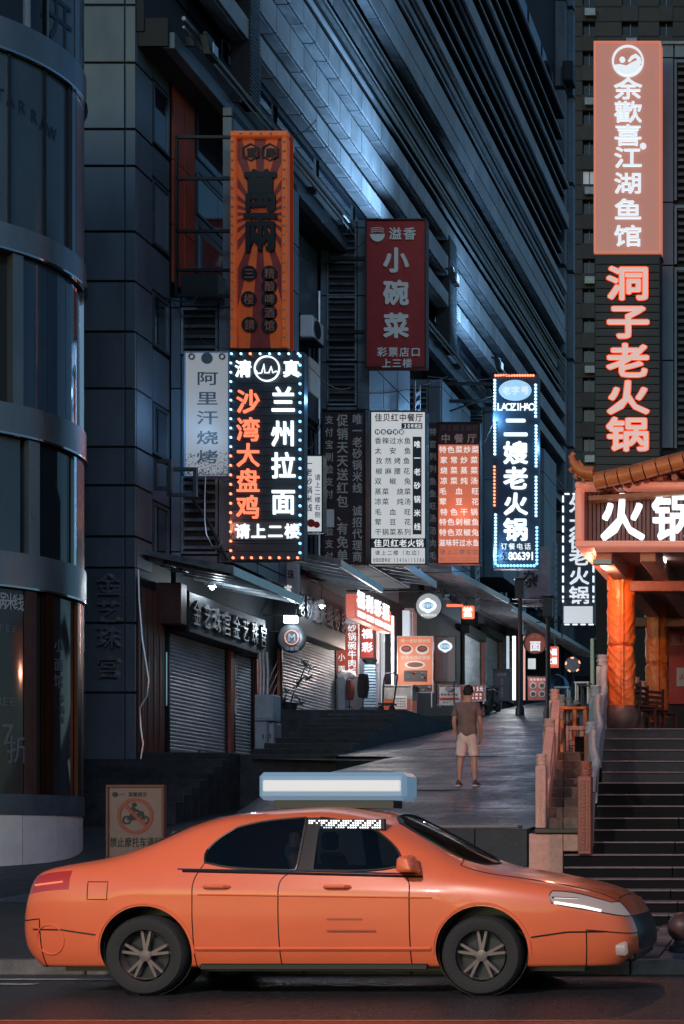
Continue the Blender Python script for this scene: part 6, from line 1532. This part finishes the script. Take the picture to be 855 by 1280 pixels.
def board(name, lbl, cat, x0, y0, x1, y1, Y, m_, legs=None, frame=alu):
    t = thing(name, lbl, cat, P((x0+x1)/2, legs or y1, Y))
    bx('panel', m_, PX(x0, Y), PX(x1, Y), Y, Y+.08, PZ(y1, Y), PZ(y0, Y), t)
    e = .8
    for (a, b, c, f_) in ((x0-e,x1+e,y0-e,y0),(x0-e,x1+e,y1,y1+e),(x0-e,x0,y0,y1),(x1,x1+e,y0,y1)): bx('frame_bar', frame, PX(a, Y), PX(b, Y), Y-.03, Y+.1, PZ(f_, Y), PZ(c, Y), t)
    if legs:
        for x in (x0+1.5, x1-2.5): bx('leg', frame, PX(x, Y), PX(x+1.2, Y), Y+.02, Y+.07, PZ(legs, Y), PZ(y1+e, Y), t)
    return t
rn = board('red_menu_sign', 'red sign with pale vertical noodle and beef rice characters right of the wide shutter', 'sign', 421, 781, 447, 846, 43.3, E_('red_lightbox', (.55,.11,.07), .38), None)
vrow('重庆小面', 427, 784, 844, 43.29, whs, rn, 9, .01); vrow('砂锅碗牛肉饭', 440, 779, 846, 43.29, whs, rn, 11, .02)
fs = board('lottery_sign', 'small dark red sign with two white characters inside the lit shop', 'sign', 451, 768, 467, 822, 44.2, E_('deep_red_lightbox', (.45,.05,.035), .4), None, dark)
letter('福', P(459, 792, 44.15), 14*44.15/F, 13*44.15/F, wh_e, fs, 'character', .02, .02); letter('彩', P(459, 809, 44.15), 14*44.15/F, 13*44.15/F, wh_e, fs, 'character', .02, .02)
po = board('poster_board', 'orange standing poster board with pictures of food bowls', 'poster', 497.5, 796, 541, 865, 45.0, E_('orange_poster', (.80,.22,.10), .55, noise=.1), 884)
Y = 45.0; cr = E_('poster_cream', (.8,.7,.62), .5)
for x in (508, 528): disc(x, 812, 8.5, Y-.003, cr, po, 'picture_plate', 20, ry=6.3); disc(x, 811, 6.5, Y-.012, mat('bowl_dark', (.05,.02,.015), .4), po, 'picture_bowl', 20, ry=4.2); disc(x, 810.5, 4.6, Y-.02, red_p, po, 'picture_food', 14, ry=2.2)
row('唯一老砂锅米线', 501, 538, 801, Y-.006, cr, po, 5); row('砂锅米线砂锅饭', 501, 538, 822, Y-.006, cr, po, 5.5)
disc(519, 831, 13, Y-.003, cr, po, 'picture_plate', 24, ry=5); disc(519, 831, 10, Y-.012, mat('stew_brown', (.25,.08,.04), .5, noise=.5, scale=30), po, 'picture_food', 20, ry=3.2)
for (a, b, c, e) in ((505,534,838,852),(516,540,856,865)):
    bx('photo_print', mat('dark_photo', (.05,.045,.05), .5), PX(a, Y), PX(b, Y), Y-.008, Y-.002, PZ(e, Y), PZ(c, Y), po)
    for k in range(12): disc(a+2+rnd.random()*(b-a-4), c+2+rnd.random()*(e-c-4), 1.2+rnd.random(), Y-.009, [mat('print_grey', (.3,.3,.33)), mat('packet_a', (.4,.06,.04)), mat('print_teal', (.1,.16,.2))][k % 3], po, 'picture_spot', 8)
row('12 12 11', 500, 512, 861, Y-.006, cr, po, 4)
gpz = board('poster_board', 'grey standing poster with a blue lobed emblem and vertical text', 'poster', 543.5, 796, 569, 852, 45.4, mat('grey_poster', (.16,.15,.16), .45, noise=.1), 880, steel)
Y = 45.4
def lobed(x, y, r, Y, m1, m2, root):
    disc(x, y, r, Y-.004, m1, root, 'emblem_plate', 24, ry=r*.72)
    for dx, dy in ((-.55,0),(.55,0),(0,.45),(0,-.45)): disc(x+dx*r, y+dy*r, r*.42, Y-.004, m1, root, 'emblem_lobe', 16)
    disc(x, y, r*.72, Y-.03, m2, root, 'emblem_plate', 24, ry=r*.45)
eb = E_('emblem_blue', (.2,.42,.65), .7)
lobed(556.5, 808, 9, Y, whs, eb, gpz); row('老砂锅', 550, 563, 808, Y-.055, whs, gpz, 5); vrow('生活精彩便利店', 556.5, 818, 848, Y-.01, E_('dim_grey_print', (.3,.33,.37), .16), gpz, 4.5)
ro = thing('round_sign', 'round pale sign with a blue lobed emblem hanging above the orange poster', 'sign', P(536, 775, 44))
Y = 44.0; disc(536, 757.5, 17.2, Y, steel, ro, 'rim', 36, .14); disc(536, 757.5, 15.6, Y-.142, E_('round_sign_face', (.5,.53,.55), .5), ro, 'face', 36, .01)
lobed(535, 757, 10.5, Y-.16, wh_e, eb, ro); row('老砂锅', 527, 544, 757, Y-.215, whs, ro, 6, .02); row('老砂锅米线店', 526, 546, 769, Y-.16, whs, ro, 3.5, .02)
bx('bracket', steel, XR, PX(536, Y), Y-.06, Y-.02, PZ(740, Y), PZ(738, Y), ro)
# rubbish: carts, racks, stacked chairs
Y = 44.6; ct = thing('food_cart', 'metal framed food cart with orange lower panel and a white notice', 'cart', P(497, 889, Y))
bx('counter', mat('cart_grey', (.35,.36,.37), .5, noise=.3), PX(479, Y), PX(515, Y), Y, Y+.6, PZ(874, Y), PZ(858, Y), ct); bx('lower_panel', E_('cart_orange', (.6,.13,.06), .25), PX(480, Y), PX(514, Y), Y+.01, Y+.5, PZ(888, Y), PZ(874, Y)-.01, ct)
for (a, b, c, e) in ((478,516,856,858),(478,516,888,890),(478,480,858,888),(514,516,858,888)): bx('frame_bar', alu, PX(a, Y)+.002, PX(b, Y), Y-.05, Y-.004, PZ(e, Y)+.002, PZ(c, Y), ct)
bx('notice', white_p, PX(492, Y), PX(509, Y), Y-.02, Y-.003, PZ(886, Y), PZ(870, Y), ct)
for k in range(4): row('老砂锅米线', 494, 507, 873.5+3.2*k, Y-.024, blackp, ct, 2.3)
Y = 43.7; ht = thing('hand_cart', 'dark folding hand cart standing before the food cart', 'hand cart', P(490, 890, Y))
build(MB().tube([P(x, y, Y) for x, y in ((478,888),(480,850),(482,842),(495,841),(497,844),(491,887))], .025, 6), 'handle_frame', steel, ht, smooth=True)
bx('tray', steel, PX(474, Y), PX(492, Y), Y-.1, Y+.3, PZ(881, Y), PZ(879, Y), ht)
for x in (476, 490): build(MB().lathe((PX(x, Y), Y, PZ(886, Y)), [(.09,-.02),(.1,0),(.09,.02)], 14, 'y'), 'wheel', rubber, ht)
Y = 43.9; cs = thing('chair_stack', 'tall stack of light blue plastic stools by the lottery sign', 'stack of stools', P(462, 886, Y))
blp = mat('light_blue_plastic', (.25,.42,.6), .4, noise=.15)
for k in range(15):
    y = 884-3.6*k; tpr = .35*k/15
    build(MB().hexa([P(453.5+tpr*3, y, Y), P(471-tpr*3, y, Y), P(471-tpr*3, y, Y+.35), P(453.5+tpr*3, y, Y+.35), P(454.5+tpr*3, y-2.6, Y), P(470-tpr*3, y-2.6, Y), P(470-tpr*3, y-2.6, Y+.35), P(454.5+tpr*3, y-2.6, Y+.35)]), 'stool_shell', blp, cs, bevel=.01)
bs = thing('bowl', 'dark wide bowl resting on the stack of blue stools', 'bowl', P(462, 829, Y)); build(MB().lathe(P(462, 830, Y+.17), [(.12,0),(.19,.06),(.23,.13),(.21,.13),(.1,.03)], 20), 'vessel', steel, bs, smooth=True)
def garment_rack(x0, x1, y0, y1, Y, m1, lbl):
    t = thing('clothes_rack', lbl, 'clothes rack', P((x0+x1)/2, y1, Y))
    xm_ = (x0+x1)/2
    build(MB().tube([P(xm_, y1, Y), P(xm_, y0, Y)], .02, 6), 'pole', steel, t)
    for s in (-1, 1): build(MB().tube([P(xm_, y1-6, Y), P(xm_+s*6, y1, Y)], .015, 6), 'foot', steel, t)
    def fn(u, v): 
        w = (x1-x0)/2*(.75+.25*math.sin(PI*v)); a = 2*PI*u
        return (PX(xm_, Y)+w*Y/F*math.cos(a)*(1+.08*math.sin(a*5+v*3)), Y+.14*math.sin(a)*(1+.2*math.sin(a*4)), PZ(y0+1+(y1-y0)*.62*v, Y))
    build(MB().grid(fn, 28, 10), 'garment', m1, t, smooth='all'); return t
garment_rack(447, 461, 842, 889, 42.8, mat('black_cloth', (.03,.02,.022), .9, noise=.4), 'rack of dark garments in front of the blue stool stack')
garment_rack(431, 443, 850, 888, 42.9, mat('maroon_cloth', (.14,.04,.035), .9, noise=.4), 'rack with a maroon coat beside the wide shutter end')
Y = 42.7; dr = cabinet(422, 431, 846, 890, Y, 'grey metal cabinet standing at the end of the wide shutter', False)
bx2 = thing('box_pile', 'pale plastic bags heaped on the grey cabinet top', 'bags', P(432, 848, 43.1)); 
for k in range(5): build(MB().ico(P(424+4*k, 844-2*(k % 2), 43.0), .10+.02*(k % 3), 2), 'bag', white_p, bx2, smooth='all')
pb1 = board('price_board', 'low pale board with a bowl picture in front of the lane shops', 'board', 547.5, 857, 575, 881, 46.5, mat('pale_board2', (.42,.43,.44), .5, noise=.2), 884)
row('老砂锅米线', 550, 572, 868, 46.49, blackp, pb1, 3.4); bx('stripe', red_p, PX(549, 46.5), PX(573, 46.5), 46.48, 46.495, PZ(874, 46.5), PZ(872, 46.5), pb1); disc(561, 861.5, 5, 46.49, greyp, pb1, 'picture_bowl', 14, ry=2.6); row('请上二楼', 552, 570, 877.5, 46.49, greyp, pb1, 3)
pb2 = board('price_board', 'low red price board reading 15元 behind the standing man', 'board', 577, 857, 606, 876, 47.2, E_('dull_red_light', (.42,.1,.07), .25), 880)
row('15元', 590, 604, 861, 47.19, whs, pb2, 6, .02); row('特色双椒兔', 579, 603, 868, 47.19, whs, pb2, 3.2); row('特色剁椒鱼', 579, 603, 872.5, 47.19, whs, pb2, 3.2)
# small red lamp sign with one character
Y = 49.5; rs1 = thing('pawn_sign', 'small glowing red square sign with one character under the awning', 'sign', P(584, 773, Y))
bx('box', E_('red_sign_glow', (.9,.16,.08), 1.1), PX(577, Y), PX(592, Y), Y, Y+.15, PZ(773, Y), PZ(757, Y), rs1, bevel=.03); letter('當', P(584.5, 765, Y-.03), 13*Y/F, 13*Y/F, E_('pink_glow', (1.,.6,.5), 2), rs1, 'character', .02, .02)
bx('hanger', steel, PX(584, Y)-.02, PX(584, Y)+.02, Y+.05, Y+.1, PZ(757, Y), PZ(748, Y), rs1); lamp('red_glow', 'POINT', P(584, 778, Y-.4), 80, (1.,.25,.12), rs1, .1)
rs2 = bx('red_glow_beam', E_('red_beam_glow', (.9,.25,.12), .8), PX(556, Y), PX(576, Y), Y+.2, Y+.3, PZ(757, Y), PZ(754, Y)); tag(rs2, 'beam under the awning coloured with the red glow of the square sign', 'light strip')  # red light of the sign on the beam, put in as emission
# shutters farther up
for k, (ya, yb) in enumerate(((57.2, 59.8), (60.3, 62.8), (63.4, 65.8))):
    shutter(XR, ya, yb, lane(ya)+.1, lane(ya)+2.9, ['first narrow grey shutter past the small glowing red sign', 'second narrow grey shutter past the small glowing red sign', 'third narrow grey shutter past the small glowing red sign, nearest the lamp posts'][k])
    bx('post', redst, XR-.05, XR+.15, yb+.1, yb+.3, lane(ya), lane(ya)+3.2, fac)
# rolling ground side, tyres
for k, (x, Yq) in enumerate(((604, 50), (618, 52))):
    t = thing('motor_scooter', ['dark scooter parked against the shutters, nearer one', 'dark scooter parked against the shutters, farther one by the blue board'][k], 'scooter', (PX(x, Yq), Yq, lane(Yq))); z = lane(Yq); x_ = PX(x, Yq)
    for yy in (-.55, .55): build(MB().lathe((x_, Yq+yy, z+.25), [(.17,-.05),(.25,-.04),(.27,0),(.25,.04),(.17,.05)], 20, 'x'), 'wheel', rubber, t, smooth=True)
    build(MB().hexa([(x_-.12,Yq-.6,z+.35),(x_+.12,Yq-.6,z+.35),(x_+.12,Yq+.3,z+.3),(x_-.12,Yq+.3,z+.3),(x_-.14,Yq-.7,z+.72),(x_+.14,Yq-.7,z+.72),(x_+.12,Yq+.1,z+.62),(x_-.12,Yq+.1,z+.62)]), 'body', steel, t, bevel=.04)
    bx('seat', trimb, x_-.13, x_+.13, Yq-.65, Yq+.05, z+.72, z+.80, t, bevel=.03); build(MB().tube([(x_, Yq+.5, z+.25), (x_, Yq+.35, z+.95)], .04, 8), 'steering_column', steel, t)
    build(MB().tube([(x_-.3, Yq+.28, z+1.0), (x_, Yq+.35, z+.97), (x_+.3, Yq+.28, z+1.0)], .018, 6), 'handlebar', steel, t, smooth=True); build(MB().ico((x_, Yq+.42, z+.9), .07, 2), 'headlight', glass, t, smooth='all')
Y = 57.0; db = board('standing_board', 'tall dark blue standing board with faint vertical text', 'board', 617.5, 837, 637, 876, Y, mat('dark_blue_board', (.035,.055,.075), .5), None, steel); row('云古城', 621, 633, 843, Y-.01, E_('dim_grey_print', (.3,.33,.37), .16), db, 4); vrow('老砂锅米线店', 627.5, 848, 872, Y-.01, E_('dim_grey_print', (.3,.33,.37), .16), db, 3)
# lit shop halfway: white door strips
s_2 = thing('lit_doorway', 'narrow bright white lit doorway left of the first lamp post', 'shop', P(640, 876, 58))
for (x, w, m_, Yq) in ((633, 3, wcol, 60), (640.5, 3.5, E_('door_white', (.8,.88,.92), 1.6), 58), (654, 2, E_('door_pink', (.85,.4,.3), .7), 60), (660, 9, E_('wall_white', (.75,.8,.82), .7), 62)):
    ya, yb = (795, 875) if x != 660 else (823, 836)
    bx('lit_panel', m_, PX(x, Yq), PX(x+w, Yq), Yq, Yq+.1, PZ(yb, Yq), PZ(ya, Yq), s_2)
bx('back_wall', recess, PX(625, 70), PX(700, 70), 70, 70.2, lane(70)-1, PZ(770, 70), s_2)
lamp('doorway_light', 'POINT', P(641, 815, 57.0), 200, (.9,.95,1.), s_2, .2)
def lamp_post(x, ytop, Y, lbl):
    t = thing('lamp_post', lbl, 'lamp post', (PX(x, Y), Y, lane(Y)), 'dark lamp posts on the lane'); z0, z1 = lane(Y)-.05, PZ(ytop, Y); x_ = PX(x, Y)
    build(MB().lathe((x_, Y, z0), [(.16,0),(.16,.25),(.09,.4),(.07,z1-z0-.8),(.07,z1-z0-.5)], 12), 'pole', steel, t, smooth=True)
    build(MB().box(x_-.15, x_+.15, Y-.15, Y+.15, z1-.75, z1-.08).box(x_-.22, x_+.22, Y-.22, Y+.22, z1-.08, z1-.03), 'lantern', steel, t, bevel=.02)
    build(MB().tube([(x_-.4, Y, z1-.9), (x_+.4, Y, z1-.9)], .02, 6), 'cross_bar', steel, t); return t
lamp_post(650, 722, 50, 'dark square headed lamp post in front of the lit doorway'); lamp_post(685, 744, 48, 'dark square headed lamp post behind the pink stone balustrade')
Y = 55.5; r3 = thing('round_sign', 'red brown round noodle sign with one pale character by the lamp posts', 'sign', P(669, 818, Y))
disc(669, 804, 14, Y, steel, r3, 'rim', 32, .15); disc(669, 804, 12.6, Y-.152, E_('round_red_face', (.35,.08,.05), .35), r3, 'face', 32, .01); letter('面', P(669, 807.5, Y-.2), 14*Y/F, 13*Y/F, whs, r3, 'character', .04, .02); row('麻辣', 662, 676, 796, Y-.18, E_('faint_red_print', (.5,.2,.15), .3), r3, 5)
Y = 56.5; r4 = signbox('red_box_sign', 'red and white lit box sign hanging right of the round noodle sign', 682, 808, 697, 834, Y, E_('red_sign_dim', (.8,.16,.08), .8)); 
for k, ch in enumerate('小面火锅'): letter(ch, P(686.5+6.5*(k % 2), 815+11*(k//2), Y-.04), 6.5*Y/F, 9*Y/F, wh_e, r4, 'character', .03, .02)
Y = 58; r5 = board('photo_menu_board', 'dark red standing menu board with four food photographs', 'menu board', 660, 846, 685, 875, Y, mat('menu_board_red', (.30,.07,.05), .5, noise=.2), None, steel)
for a in (0, 1):
    for b_ in (0, 1): disc(666.5+11*a, 857+10.5*b_, 4.2, Y-.004, mat('print_grey', (.3,.3,.33)), r5, 'picture_plate', 14); disc(666.5+11*a, 857+10.5*b_, 2.8, Y-.012, mat('bowl_dark', (.05,.02,.015)), r5, 'picture_bowl', 12)
row('老砂锅米线', 662, 683, 849.5, Y-.01, cr, r5, 3.5)
Y = 56; ub = thing('blue_tarp_stall', 'blue tarpaulin covered stall at the head of the pink balustrade', 'stall', P(696, 872, Y)); tq = mat('blue_tarp', (.06,.17,.33), .5, noise=.25)
def tf(u, v): 
    a = PI*u; return (PX(696, Y)+.32*math.cos(a)*(1+.05*math.sin(9*v)), Y+.9*v, PZ(872, Y)+(.15+.75*math.sin(a)**.6)*(1+.04*math.sin(12*u+6*v)))
build(MB().grid(tf, 20, 8), 'tarp', tq, ub, smooth='all'); bx('stall_base', steel, PX(688, Y), PX(704, Y), Y+.05, Y+.85, PZ(876, Y), PZ(868, Y), ub)
Y = 60; r6_ = thing('round_sign', 'dark round sign ringed by orange light segments at the top of the lane', 'sign', P(716, 842, Y))
disc(716, 831, 9.6, Y, mat('dark_blue_board', (.035,.055,.075)), r6_, 'face', 28, .1); mb = MB(); c_ = P(716, 831, Y-.13)
for k in range(5):
    a = 2*PI*k/5+.4; q0 = [(c_[0]+r*Y/F*math.cos(a+d), Y-.13, c_[2]+r*Y/F*math.sin(a+d)) for d, r in ((-.2,8),(.2,8),(.2,9.8),(-.2,9.8))]; q1 = [(x, Y-.1, z) for x, _, z in q0]; mb.hexa([q0[0],q0[1],q1[1],q1[0],q0[3],q0[2],q1[2],q1[3]])
build(mb, 'light_segments', E_('orange_segment', (1.,.3,.12), 2.2), r6_)
# end of the lane: dark wall, gate frame, small objects behind the balustrades
ew = thing('end_wall', 'dark building front closing the top of the lane under the farthest awning', 'building', (PX(705, 78), 78, lane(76)))
bx('wall', recess, PX(600, 78), PX(830, 78), 78, 79, lane(78)-3, PZ(700, 78), ew)
for k in range(5): bx('window_strip', glass, PX(702+9*k, 78), PX(709+9*k, 78), 77.9, 77.99, PZ(870, 78), PZ(845, 78), ew)
gf = thing('steel_porch', 'grey steel post and roof rails between the lane and the pavilion', 'frame', P(738, 905, 33))
for (x0, x1, ya, yb, Yq) in ((738,742,798,905,33),(743,757,796,800,33),(746,790,755,760,40),(745,790,768,770,40),(640,760,748,749,50)):
    bx('frame_bar', steel if x0 != 738 else galv, PX(x0, Yq), PX(x1, Yq), Yq, Yq+.12, PZ(yb, Yq), PZ(ya, Yq), gf)
bx('roof_sheet', recess, PX(748, 36), -2, 36, 44, PZ(770, 36), PZ(764, 36), gf)
for k, (x, y, m_) in enumerate(((703, 868, blp), (728, 862, white_p), (735, 866, steel))):
    t = thing('stool', ['blue plastic stool behind the pink balustrade', 'white plastic stool behind the balustrade caps', 'grey metal stool behind the middle newel post'][k], 'stool', P(x, y+18, 30)); zq = PZ(y+18, 30); x_ = PX(x, 30)
    bx('seat', m_, x_-.16, x_+.16, 29.9, 30.2, zq+.42, zq+.46, t, bevel=.01)
    for sx in (-.14, .11):
        for sy in (29.92, 30.15): bx('leg', m_, x_+sx, x_+sx+.03, sy, sy+.03, zq, zq+.42, t)
# overhead cables
def cable(pts, lbl, r=.012): tag(build(MB().tube([Vector(pts[0]).lerp(Vector(pts[1]), t/10)-Vector((0,0,pts[2]*math.sin(PI*t/10))) for t in range(11)], r, 5), 'cable', dark, smooth=True), lbl, 'cable')
cable((P(380, 480, 37), P(560, 470, 49), .4), 'black cable sagging between the noodle sign and the blue bulb sign')
cable((P(533, 470, 41), P(640, 468, 50), .15), 'black cable running from the dark red sign to the top of the blue bulb sign')
cable((P(400, 690, 41), P(600, 712, 48), .3), 'thin black cable under the white lit menu board')
for k, (a_, b_, c_) in enumerate(((P(362,170,31.9),P(395,150,36),.1),(P(362,300,31.9),P(390,330,36.4),.15),(P(457,300,41.3),P(400,330,41.7),.2),(P(380,560,31.6),P(403,520,37),.3),(P(533,690,40.7),P(548,640,49),.2),(P(600,560,46),P(616,530,50),.1),(P(673,600,50.2),P(700,640,58),.3),(P(287,600,31.6),P(262,560,32.4),.3),(P(213,372,31.6),P(290,436,31.9),.35),(P(380,450,31.7),P(457,470,41),.5))):
    cable((a_, b_, c_), ['black wire from the top of the sunburst sign to the wall','black wire bracing the middle of the sunburst sign','black wire looping left from the dark red sign','black wire from the noodle sign to the dark text board','black wire at the right edge of the white menu board','short black wire between coral menu and blue bulb sign','black wire from the blue bulb sign to the dashed sign','black wire hanging beside the grey barbecue sign','black wire drooping under the sunburst sign frame','black wire from the noodle sign top to the dark red sign'][k], .010)
# unseen street lamps, added behind the viewpoint to light taxi and pavilion
def unseen_street_lamp(x, y, h, reach, lbl, energy, aim, color, spot):
    t = thing('unseen_street_lamp', lbl, 'street lamp', (x, y, .0), 'unseen street lamps behind the viewpoint')
    build(MB().lathe((x, y, 0), [(.16,0),(.16,.3),(.1,.5),(.06,h-.3)], 12), 'pole', steel, t, smooth=True)
    build(MB().tube([(x, y, h-.35), (x, y+reach*.4, h+.1), (x, y+reach, h+.2)], .045, 8), 'arm', steel, t, smooth=True)
    bx('lamp_head', steel, x-.16, x+.16, y+reach-.1, y+reach+.6, h+.13, h+.28, t, bevel=.03); bx('lens', E_('street_lens', (1,.8,.68), 6), x-.15, x+.15, y+reach-.05, y+reach+.55, h+.115, h+.128, t)
    lamp('lamp_light', 'SPOT', (x, y+reach+.25, h+.08), energy, color, t, .25, spot, aim, .7)
unseen_street_lamp(-5.6, -1.5, 6.4, 3.0, 'unseen street lamp added on the near kerb beside the viewpoint, lighting the taxi', 5200, (-5.0, 11.9, .5), (1.,.74,.64), 46)
unseen_street_lamp(3.4, -1.5, 6.2, 3.0, 'unseen street lamp added right of the viewpoint, lighting the pavilion', 4600, (-2.9, 20, 3.4), (1.,.44,.32), 36)
